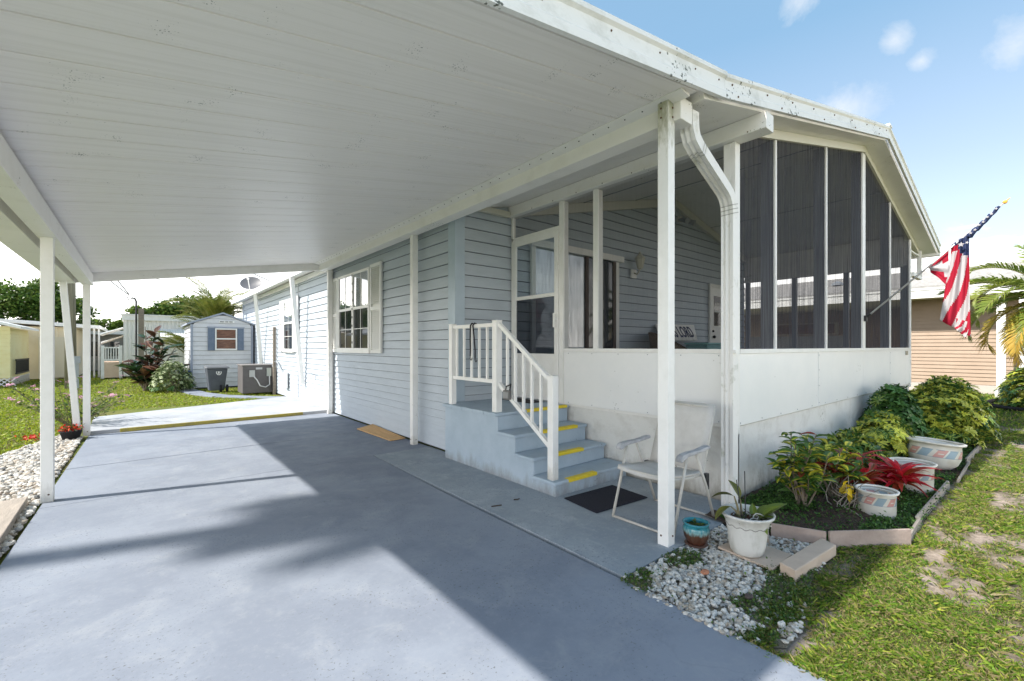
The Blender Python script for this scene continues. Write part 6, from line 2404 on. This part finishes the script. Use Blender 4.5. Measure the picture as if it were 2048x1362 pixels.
lap_wall_y(SX0, SX1, 0.03, SP - 0.05, SY0 + .018, 0.165, sh, SHEDWALL, shtop)
z = 0.03
while z < SZ - 0.1:
    board_x(SY0 + .03, SY1, z, z + 0.165, SX0 + .018, sh, SHEDWALL)
    z += 0.165
b = MB(); b.box(SX0 - .015, SX0 + .06, SY0 - .02, SY0 + .0, 0, SZ); b.box(SX1 - .06, SX1 + .015, SY0 - .02, SY0, 0, SZ); b.build("corner_trim", SHEDTRIM, sh)
for (xa, xb, za, zb) in ((SX0 - .12, xm, SZ - .03, SP + .01), (xm, SX1 + .12, SP + .01, SZ - .03)):
    b = MB()
    b.hexa([(xa, SY0 - .06, za), (xb, SY0 - .06, zb), (xb, SY1 + .05, zb), (xa, SY1 + .05, za), (xa, SY0 - .06, za + .06), (xb, SY0 - .06, zb + .06), (xb, SY1 + .05, zb + .06), (xa, SY1 + .05, za + .06)])
    b.build("roof", SHEDTRIM, sh)
b = MB(); fx0, fx1, fz0, fz1 = 2.10, 2.78, 1.38, 2.16
for q in ((fx0, fx0 + .04, fz0, fz1), (fx1 - .04, fx1, fz0, fz1), (fx0 + .04, fx1 - .04, fz0, fz0 + .04), (fx0 + .04, fx1 - .04, fz1 - .04, fz1), (fx0 + .04, fx1 - .04, 1.76, 1.80)):
    b.box(q[0], q[1], SY0 - .045, SY0 - .005, q[2], q[3])
wn = b.build("window", WHITE2, sh)
b = MB(); b.box(fx0 + .04, fx1 - .04, SY0 - .02, SY0 - .012, fz0 + .04, fz1 - .04)
b.build("pane", M("brown_wood_backed_glass", (0.22, 0.10, 0.06), 0.15, (0.08, 0.035, 0.025), 5, (0.35, 0.65), stretch=(1.2, 1, 7)), wn)
b = MB(); b.box(1.86, 3.02, SY0 - .06, SY0 - .005, 2.17, 2.22); b.build("window_head", SHEDTRIM, sh)
for (xa, xb) in ((1.88, 2.085), (2.795, 3.0)):
    b = MB(); b.box(xa, xb, SY0 - .045, SY0 - .005, 1.36, 2.165); s_ = b.build("shutter", BLUESHUT, sh)
    b = MB()
    for k in range(10):
        b.box(xa + .03, xb - .03, SY0 - .05, SY0 - .0455, 1.42 + k * .07, 1.455 + k * .07)
    b.build("louver", BLUESHUT, s_, kind="stuff")
b = MB(); b.box(2.22, 2.70, SY0 - .035, SY0 - .006, 2.37, 2.44); pq = b.build("name_plate", WHITE2, sh)
b = MB()
for (xa, n_) in ((2.25, 4), (2.41, 3), (2.54, 3)):
    for k in range(n_):
        b.box(xa + k * .035, xa + k * .035 + .024, SY0 - .039, SY0 - .0355, 2.385, 2.425)
b.build("worn_letters", DARKMETAL, pq, kind="stuff")

# trash bin
tb = thing("trash_bin", (1.95, 17.8, 0), "dark grey wheeled trash bin with white round logo in front of the shed", "trash bin")
BIN = M("grey_bin_plastic", (0.085, 0.095, 0.115), 0.5, (0.065, 0.072, 0.09), 4)
b = MB()
b.hexa([(1.74, 17.55, 0.05), (2.16, 17.55, 0.05), (2.16, 18.0, 0.05), (1.74, 18.0, 0.05), (1.66, 17.45, 0.78), (2.24, 17.45, 0.78), (2.24, 18.1, 0.78), (1.66, 18.1, 0.78)])
b.build("body", BIN, tb, bevel=0.03)
b = MB(); b.hexa([(1.63, 17.40, 0.785), (2.29, 17.40, 0.785), (2.29, 18.15, 0.785), (1.63, 18.15, 0.785), (1.66, 17.44, 0.84), (2.27, 17.44, 0.84), (2.27, 18.12, 0.86), (1.66, 18.12, 0.86)])
b.build("lid", M("bin_lid", (0.13, 0.135, 0.145), 0.5), tb, bevel=0.015)
for xx in (2.02, 2.20):
    b = MB(); b.tube([(xx, 17.56, 0.12), (xx + .06, 17.56, 0.12)], 0.12, 16); b.build("wheel", BLACK, tb)
b = MB()
lc = Vector((1.99, 17.463, 0.65))
for k in range(28):
    a0, a1 = 2 * pi * k / 28, 2 * pi * (k + 1) / 28
    if k in (3, 4):
        continue
    b.poly([lc + Vector((.052 * cos(a0), 0, .062 * sin(a0))), lc + Vector((.052 * cos(a1), 0, .062 * sin(a1))), lc + Vector((.075 * cos(a1), 0.0, .085 * sin(a1))), lc + Vector((.075 * cos(a0), 0, .085 * sin(a0)))])
b.poly([lc + Vector((-.018, 0, .02)), lc + Vector((-.018, 0, -.04)), lc + Vector((.018, 0, -.04)), lc + Vector((.018, 0, .02)), lc + Vector((.03, 0, .02)), lc + Vector((0, 0, .045)), lc + Vector((-.03, 0, .02))])
b.build("logo", WHITE2, tb)

# air conditioner
ac = thing("air_conditioner", (2.9, 16.5, 0), "brown grey packaged air conditioner unit beside the rear house wall", "air conditioner")
ACM = M("brown_grey_enamel", (0.12, 0.11, 0.11), 0.5, (0.10, 0.09, 0.09), 3)
b = MB(); b.box(2.44, 3.26, 16.0, 16.9, 0.04, 0.90); b.build("cabinet", ACM, ac, bevel=0.01)
b = MB(); b.box(2.42, 3.28, 15.98, 16.92, 0.902, 0.93); b.build("top_panel", M("light_enamel", (0.24, 0.22, 0.21), 0.45), ac, bevel=0.006)
b = MB(); b.box(2.62, 2.77, 15.95, 15.999, 0.55, 0.76); b.build("disconnect_box", M("box_grey", (0.42, 0.42, 0.41), 0.5), ac)
b = MB(); b.box(3.10, 3.23, 15.94, 15.999, 0.56, 0.82); b.build("meter_box", M("box_olive", (0.40, 0.42, 0.38), 0.5), ac)
b = MB(); b.box(2.80, 2.98, 15.994, 15.9995, 0.78, 0.84); b.build("badge", M("badge_silver", (0.5, 0.5, 0.5), 0.4), ac)
b = MB(); b.tube([(2.74, 15.93, 0.56), (2.82, 15.9, 0.45), (2.9, 15.88, 0.27), (3.05, 15.88, 0.22), (3.17, 15.9, 0.30), (3.17, 15.94, 0.56)], 0.018, 7); b.build("conduit", M("pale_conduit", (0.5, 0.5, 0.5), 0.5), ac)
b = MB(); b.box(3.26, 3.40 - .06, 15.84, 15.93, -0.05, 2.12)
tag(b.build("wooden_post", WOOD, bevel=0.006), "weathered wooden post rising above the air conditioner by the rear wall", "post")

# trailer behind
tr = thing("mobile_trailer", (2, 29, 0), "white fluted metal mobile home with flat roof behind the rubber plant", "house")
FLUT = M("white_fluted_metal", (0.76, 0.74, 0.71), 0.4)
b = MB()
xs = np.arange(-0.60, 6.0, 0.075)
for i, x in enumerate(xs):
    d = 0.02 if i % 2 else 0.0
    b.v += [(x, 27.9 - d, 0.15), (x, 27.9 - d, 2.74), (x + .05, 27.9 - d, 0.15), (x + .05, 27.9 - d, 2.74)]
for i in range(len(xs) * 2 - 1):
    b.face((i * 2, i * 2 + 2, i * 2 + 3, i * 2 + 1))
b.build("fluted_wall", FLUT, tr)
b = MB(); b.box(-0.6, 6.0, 27.92, 31.5, 0.1, 2.74); b.build("body", FLUT, tr)
b = MB(); b.box(-0.66, 6.1, 27.8, 31.6, 2.742, 2.98); b.box(-0.70, 6.1, 27.76, 31.65, 2.982, 3.03); b.build("roof", WHITE2, tr)
b = MB(); b.box(1.70, 2.4, 27.86, 27.9, 1.15, 2.05); w_ = b.build("window", WHITE2, tr)
b = MB(); b.box(1.76, 2.34, 27.845, 27.859, 1.2, 2.0); b.build("pane", GLASSDARK, w_)
b = MB()
for k in range(14):
    x = 0.75 + k * 0.1
    b.hexa([(x, 27.2, 1.93), (x + .085, 27.2, 1.93), (x + .085, 27.87, 2.33), (x, 27.87, 2.33), (x, 27.2, 1.95), (x + .085, 27.2, 1.95), (x + .085, 27.87, 2.36), (x, 27.87, 2.36)])
b.build("awning", WHITE2, tr)
for (za, zb, ya) in ((2.0, 2.36, 28.2), (1.62, 2.0, 28.9)):
    b = MB()
    b.hexa([(-1.42, ya, za), (-0.62, ya, zb), (-0.62, ya + 1.2, zb), (-1.42, ya + 1.2, za), (-1.42, ya, za + .1), (-0.62, ya, zb + .06), (-0.62, ya + 1.2, zb + .06), (-1.42, ya + 1.2, za + .1)])
    b.build("side_awning", WHITE2, tr, bevel=0.03)
# deck with railing
dk = thing("deck", (-1.0, 28.6, 0), "small tan deck with white baluster railing at the side of the fluted home", "deck")
DECKM = M("tan_deck_board", (0.70, 0.53, 0.41), 0.7, (0.62, 0.46, 0.35), 4)
for k in range(6):
    b = MB(); b.box(-1.38, -0.64, 27.95, 27.985, 0.06 + k * .12, 0.17 + k * .12); b.build("skirt_board", DECKM, dk)
b = MB(); b.box(-1.38, -0.64, 27.99, 30.4, 0.05, 0.78); b.build("platform", DECKM, dk)
for x in (-1.33, -0.70):
    b = MB(); b.box(x - .06, x + .06, 27.93, 28.05, 0.02, 1.55); b.build("post", WHITE2, dk)
b = MB(); b.box(-1.27, -0.76, 27.96, 28.02, 1.42, 1.48); b.build("rail", WHITE2, dk)
b = MB(); b.box(-1.27, -0.76, 27.96, 28.02, 0.84, 0.92); b.build("rail", WHITE2, dk)
for k in range(6):
    x = -1.22 + k * 0.09
    b = MB(); b.box(x - .018, x + .018, 27.97, 28.01, 0.92, 1.42); b.build("baluster", WHITE2, dk)

# service mast and its post
ms_ = thing("service_mast", (-0.02, 26.0, 0), "grey wooden service post with a dark bent conduit in front of the fluted home", "utility post")
b = MB(); b.box(-0.06, 0.14, 25.95, 26.1, 0, 3.2); b.build("post", WOOD, ms_)
b = MB(); b.tube([(-0.13, 25.93, 0.5), (-0.13, 25.93, 3.5), (-0.18, 25.93, 3.62), (-0.28, 25.93, 3.64)], 0.035, 8); b.build("conduit", DARKMETAL, ms_)
b = MB()
b.tube([(-0.28, 25.93, 3.64), (-0.42, 25.93, 3.5), (-0.38, 25.93, 3.8)], 0.012, 5)
b.tube([(-0.28, 25.93, 3.62), (-0.34, 25.93, 3.42), (-0.46, 25.93, 3.75)], 0.012, 5)
b.build("drip_loop", BLACK, ms_)
for (a, c, lab) in (((-0.40, 25.93, 3.78), (-3.2, 27.5, 7.5), "thin wire rising left from the service mast"), ((-0.38, 25.93, 3.80), (-2.2, 22.0, 7.4), "thick wire rising steeply from the service mast"),
                    ((-6, 30, 7.4), (6, 31, 3.9), "long sagging wire crossing above the fluted home"), ((-2, 24, 8.2), (7.0, 24.5, 3.9), "wire running down to the right toward the satellite dish")):
    a, c = Vector(a), Vector(c)
    b = MB(); b.tube([a.lerp(c, k / 10) - Vector((0, 0, 0.35 * sin(pi * k / 10))) for k in range(11)], 0.02, 5)
    tag(b.build("overhead_wire", DARKMETAL), lab, "wire", "overhead wires above the back yard")

# utility pole
up = thing("utility_pole", (-1.93, 22.7, 0), "weathered wooden utility pole standing on the back lawn behind the slanted brace", "utility pole")
b = MB(); b.tube([(-1.93, 22.7, -0.05), (-1.95, 22.7, 4.0), (-1.98, 22.7, 9.0)], [0.165, 0.15, 0.13], 14)
b.build("shaft", M("grey_green_pole_wood", (0.25, 0.23, 0.17), 0.9, (0.13, 0.12, 0.09), 8, (0.35, 0.65), stretch=(3, 3, 0.2), bump=0.4, bscale=20), up, smooth=True)
b = MB(); b.box(-1.82, -1.70, 22.48, 22.56, 0.0, 0.9); b.box(-1.84, -1.66, 22.44, 22.54, 0.9, 1.15); b.build("meter", GREYFRAME, up)

# yellow shed and cream house at the far left
ys_ = thing("yellow_shed", (-4.6, 26.5, 0), "pale yellow lap sided shed with lattice skirting at the far left", "shed")
YEL = M("pale_yellow_siding", (0.80, 0.73, 0.42), 0.6, (0.76, 0.66, 0.33), 2)
b = MB(); b.box(-7.4, -3.82, 25.33, 29.0, 0.3, 2.2); b.build("wall", YEL, ys_)
lap_wall_y(-7.4, -3.8, 0.30, 2.25, 25.325, 0.15, ys_, YEL)
z = 0.3
while z < 2.0:      # side wall facing the yard
    b = MB()
    b.hexa([(-3.82, 25.35, z), (-3.79, 25.35, z), (-3.79, 29.0, z), (-3.82, 29.0, z), (-3.82, 25.35, z + .12), (-3.815, 25.35, z + .12), (-3.815, 29.0, z + .12), (-3.82, 29.0, z + .12)])
    b.build("siding_board", YEL, ys_)
    z += .12
b = MB()
b.hexa([(-7.6, 25.1, 3.35), (-3.5, 25.1, 2.18), (-3.5, 29.2, 2.18), (-7.6, 29.2, 3.35), (-7.6, 25.1, 3.43), (-3.5, 25.1, 2.28), (-3.5, 29.2, 2.28), (-7.6, 29.2, 3.43)])
b.build("roof", WHITE2, ys_)
b = MB()
for k in range(24):
    x = -7.4 + k * 0.15
    b.bar((x, 25.31, 0.0), (x + .3, 25.31, 0.3), 0.03, 0.012, up=(0, 1, 0)); b.bar((x + .3, 25.318, 0.0), (x, 25.318, 0.3), 0.03, 0.012, up=(0, 1, 0))
for k in range(24):
    yy = 25.4 + k * 0.15
    b.bar((-3.79, yy, 0.0), (-3.79, yy + .3, 0.3), 0.03, 0.012, up=(1, 0, 0)); b.bar((-3.782, yy + .3, 0.0), (-3.782, yy, 0.3), 0.03, 0.012, up=(1, 0, 0))
b.build("lattice", WHITE2, ys_, kind="stuff")
b = MB()
b.box(-3.74, -3.70, 25.8, 28.4, 0.95, 1.0); b.box(-3.74, -3.70, 25.8, 28.4, 0.42, 0.47)
for k in range(16):
    b.box(-3.735, -3.705, 25.85 + k * .165, 25.89 + k * .165, .47, .95)
b.build("planter_rail", DARKMETAL, ys_)
crm = thing("cream_house", (-4, 32, 0), "cream stucco house with low white roof behind the yellow shed", "house")
CRM = M("cream_stucco", (0.80, 0.72, 0.56), 0.7, (0.74, 0.66, 0.50), 2)
b = MB(); b.box(-9.5, -2.45, 30.0, 36.0, 0, 2.42); b.build("wall", CRM, crm)
b = MB(); b.hexa([(-9.8, 29.6, 2.9), (-1.5, 29.6, 2.36), (-1.5, 36.3, 2.36), (-9.8, 36.3, 2.9), (-9.8, 29.6, 3.05), (-1.5, 29.6, 2.52), (-1.5, 36.3, 2.52), (-9.8, 36.3, 3.05)]); b.build("roof", WHITE2, crm)
for x in (-3.4, -3.05, -2.5):
    b = MB(); b.box(x, x + .06, 29.93, 30.0, 0, 2.4); b.build("wall_trim", CRM, crm)
b = MB(); b.box(-3.62, -2.62, 29.9, 29.99, 0.05, 1.95); b.build("door", M("cream_door", (0.70, 0.65, 0.52), 0.6), crm)
for x in (-1.75, -1.58):
    b = MB(); b.box(x, x + .07, 29.75, 29.82, 0, 2.38); b.build("post", WHITE2, crm)
gb = thing("grey_house", (-2, 40, 0), "grey block house with white flat roof edge far behind the posts", "house")
b = MB(); b.box(-5, 3, 38, 44, 0, 2.25); b.build("wall", M("grey_block", (0.33, 0.32, 0.30), 0.9, (0.24, 0.23, 0.22), 3), gb)
b = MB(); b.box(-5.4, 3.4, 37.6, 44.4, 2.26, 2.5); b.build("roof", WHITE2, gb)
for x in (-2.3, -1.5, -0.7):
    b = MB(); b.box(x, x + .5, 37.95, 37.999, 0.9, 1.8); b.build("window", GLASSDARK, gb)

# ------------------------------------------------------------------ shrubs of the back yard
rubl = [single_leaf("rubber_leaf", 0.44, 0.19, M_leaf("rubber_leaf_green", (0.025, 0.055, 0.022), (0.04, 0.08, 0.03), 0.08, 0.1, 0.25, 0.15), 0.5, 0.15, 5, 0.4),
        single_leaf("rubber_leaf", 0.42, 0.18, M_leaf("rubber_leaf_burgundy", (0.10, 0.045, 0.028), (0.15, 0.07, 0.03), 0.1, 0.2, 0.3, 0.22), 0.3, 0.15, 5, 0.4)]
leafy("rubber_plant", (0.15, 19.9, 0), "large rubber plant with broad dark green and burgundy leaves left of the shed", "shrub", rubl, (3, 2), 24, 1.05, 0.5, 2.2, 12, lo=0.25, r=0.02, sc=(0.8, 1.35), squash=0.8)
t = mound("variegated_bush", (0.85, 18.9, 0), 0.62, 0.5, 1.0, 160, "smaller pale green leafy bush in front of the rubber plant",
          lambda p, d: random.choice(whp) if d.z > 0.15 else random.choice(whg), 0.62, extra=3000, ecols=[(0.16, 0.22, 0.09), (0.30, 0.35, 0.18), (0.07, 0.12, 0.03)])
b = MB(); b.lathe([(.001, 0), (.12, 0), (.17, .3), (.165, .3)], 1.22, 19.4, 0.35, 14); tag(b.build("bucket", M("bright_blue_plastic", (0.02, 0.07, 0.50), 0.4)), "bright blue bucket between the rubber plant and the shed", "bucket")
b = MB(); b.lathe([(.001, 0), (.16, 0), (.2, .35), (.19, .36), (.001, .34)], 1.22, 19.4, 0.0, 14); tag(b.build("tub", M("dark_tub", (0.03, 0.03, 0.03), 0.5)), "dark tub standing under the blue bucket", "tub")

pb = thing("pentas_bush", (-0.95, 11.6, 0), "twiggy bush with pale pink flower clusters behind the slanted brace", "shrub")
b = MB()
tips = shrub_stems(b, (-0.95, 11.6, 0), 34, 0.85, 0.35, 0.92, 0.007)
b.build("stem", STEM, pb)
pts = []
for (s, m_, tip_) in tips:
    for k in range(26):
        u = random.uniform(.3, 1)
        p = (s.lerp(m_, u * 2) if u < .5 else m_.lerp(tip_, u * 2 - 1)) + Vector((random.gauss(0, .04), random.gauss(0, .04), random.gauss(0, .03)))
        pts.append(tuple(p))
leaf_cloud("leaf", pts, 0.07, [(0.10, 0.15, 0.03), (0.14, 0.18, 0.04), (0.07, 0.12, 0.03)], pb, kind="stuff")
PINK = M("pale_pink_petals", (0.62, 0.33, 0.45), 0.7, transl=0.3)
fm = MB()
for k in range(22):
    a, rr = random.uniform(0, 6.3), 0.045 * math.sqrt(random.random())
    leaf_geo(0.022, 0.016, .3, .1, 2, .5, 0, fm, (rr * cos(a), rr * sin(a), 0.012 * random.random()), random.uniform(0, 6.3), .3)
fm = fm.mesh("flower_cluster", PINK)
for (s, m_, tip_) in tips:
    inst("flower_cluster", fm, pb, TRS(tip_ + Vector((0, 0, .02)), (random.uniform(-.5, .5), random.uniform(-.5, .5), 0), random.uniform(.9, 1.5)))
rp_ = thing("flower_pot", (-0.86, 10.15, 0), "small black pot with red flowers at the foot of the far left post", "flower pot")
b = MB(); b.lathe([(.001, 0), (.10, 0), (.135, .13), (.145, .14), (.13, .14), (.12, .11), (.001, .11)], -0.86, 10.15, 0, 20); b.build("body", BLACK, rp_, smooth=True)
leaf_cloud("flower", [(-0.86 + random.gauss(0, .07), 10.15 + random.gauss(0, .07), .15 + abs(random.gauss(0, .03))) for _ in range(160)], .045, [(.45, .03, .015), (.55, .06, .02), (.08, .1, .02)], rp_, kind="stuff", aspect=.8)
leaf_cloud("fallen_flowers", [(-1.35 + random.gauss(0, .06), 10.4 + random.gauss(0, .06), .02 + abs(random.gauss(0, .03))) for _ in range(50)], .045, [(.45, .03, .015), (.55, .06, .02)], None, "red flowers low in the grass left of the black pot", "stuff", aspect=.8)


def tree(base, h, blobs, n, size, label, cols, trunk_r=0.18, group=None, name="tree", cat="tree"):
    """trunk and limbs, crown of many leaf clumps spread through several uneven masses"""
    t = thing(name, base, label, cat, group)
    b = MB()
    top = Vector((base[0], base[1], base[2] + h * 0.45))
    b.tube([Vector(base), Vector(base).lerp(top, .5) + Vector((.08, 0, 0)), top], [trunk_r, trunk_r * .8, trunk_r * .6], 10)
    for (c, r) in blobs:
        c = Vector(c)
        b.tube([top - Vector((0, 0, .2)), top.lerp(c, .5) + Vector((0, 0, .15)), c], [trunk_r * .5, trunk_r * .3, trunk_r * .1], 6)
    b.build("trunk", M("bark", (0.13, 0.10, 0.075), 0.9, (0.08, 0.06, 0.05), 12, bump=.6) if "bark" not in bpy.data.materials else bpy.data.materials["bark"], t)
    pts = []
    tot = sum(r ** 2 for _, r in blobs)
    for (c, r) in blobs:
        m = int(n * r * r / tot)
        k = 0
        while k < m:
            d = Vector((random.gauss(0, 1), random.gauss(0, 1), random.gauss(0, 1))).normalized()
            rr = r * random.random() ** 0.45 * (1 + 0.35 * mnoise.noise(d * 2.3 + Vector(c)))
            p = Vector(c) + Vector((d.x * rr, d.y * rr, d.z * rr * 0.8))
            if mnoise.noise(p * (1.3 / max(.5, r))) < -0.22:
                k += 0.34
                continue
            pts.append(tuple(p)); k += 1
    leaf_cloud("crown", pts, size, cols, t, aspect=.6)
    return t


TG = [(0.06, 0.13, 0.022), (0.10, 0.17, 0.025), (0.05, 0.10, 0.02), (0.14, 0.20, 0.04)]
TG2 = [(0.12, 0.19, 0.03), (0.16, 0.22, 0.04), (0.09, 0.15, 0.025)]
tree((-4.6, 37, 0), 5.0, [((-7.2, 37, 3.6), 1.6), ((-5.6, 36.5, 4.0), 1.3), ((-4.4, 37, 3.9), 1.5), ((-3.2, 37, 3.5), 1.2), ((-4.3, 37.4, 4.9), .7), ((-9.0, 38, 3.8), 1.6)], 24000, .2,
     "broad dark green tree rising behind the cream house", TG)
tree((-1.0, 47, 0), 3.5, [((-2.2, 47, 2.8), 1.0), ((-1.0, 47, 2.9), .9), ((-3.4, 47, 2.7), 1.0), ((0.2, 47, 3.0), .8)], 5000, .28, "low light green tree far behind the grey house", TG2)
tree((1.6, 34, 0), 4.6, [((1.4, 34, 3.5), 1.0), ((2.6, 34, 3.7), 1.1), ((0.6, 34, 3.25), .6), ((3.6, 34, 3.7), 1.1)], 6000, .26, "dark leafy tree behind the fluted home's roof", TG)
tree((-0.2, 33, 0), 3.6, [((-0.15, 33, 3.45), .42), ((0.1, 33, 3.3), .3)], 900, .2, "small tree top showing beside the service mast", TG2)
# areca palm behind the shed
AR = [M("areca_leaflet", (0.13, 0.17, 0.03), 0.4, (0.24, 0.24, 0.05), 2.5, transl=0.3), M("areca_rachis", (0.30, 0.28, 0.08), 0.5)]
ar = [frond_mesh("areca_frond", 2.1, AR, d, 34, .55, .05, .35) for d in (.7, 1.1, 1.6)]
apm = thing("areca_palm", (2.7, 24.6, 0), "bushy areca palm with arching fronds behind the shed", "palm tree")
b = MB()
for k in range(7):
    a = 2 * pi * k / 7
    b.tube([(2.7 + .12 * cos(a), 24.6 + .12 * sin(a), -.02), (2.7 + .3 * cos(a), 24.6 + .3 * sin(a), 1.4), (2.7 + .5 * cos(a), 24.6 + .5 * sin(a), 2.5)], [.05, .045, .04], 7)
b.build("trunk", M("areca_cane", (0.25, 0.25, 0.10), 0.6), apm)
for k in range(52):
    a = k * 2.4
    r0 = .45 * random.random()
    inst("frond", random.choice(ar), apm, TRS((2.7 + r0 * cos(a), 24.6 + r0 * sin(a), random.uniform(1.9, 3.2)), (random.uniform(-.3, .3), -random.uniform(.45, 1.5), a + random.uniform(-.4, .4)), random.uniform(.6, .92)))
bn = [frond_mesh("broad_frond", 1.4, AR, 1.0, 16, .5, .09, .2)]
for k in range(9):
    inst("frond", bn[0], apm, TRS((1.75 + random.uniform(-.3, .3), 24.0, random.uniform(1.0, 1.7)), (0, -random.uniform(.5, 1.2), pi + random.uniform(-.9, .9)), random.uniform(.7, 1.0)))

# tall palm left of the drive (outside the picture; it casts the long soft shadow over the slab)
sf = [frond_mesh("tall_frond", 1.2, F_GREEN, d, 30, .5, .075) for d in (1.0, 1.5)]
fr = [(random.choice(sf), k * 2.4 + random.uniform(-.3, .3), -0.9 + 2.0 * k / 20, random.uniform(.8, 1.1), random.uniform(-.3, .3)) for k in range(20)]
palm("palm_tree", (-9.6, 7.05, -0.03), 12.0, "tall slim palm standing left of the driveway", fr, tr=0.15)
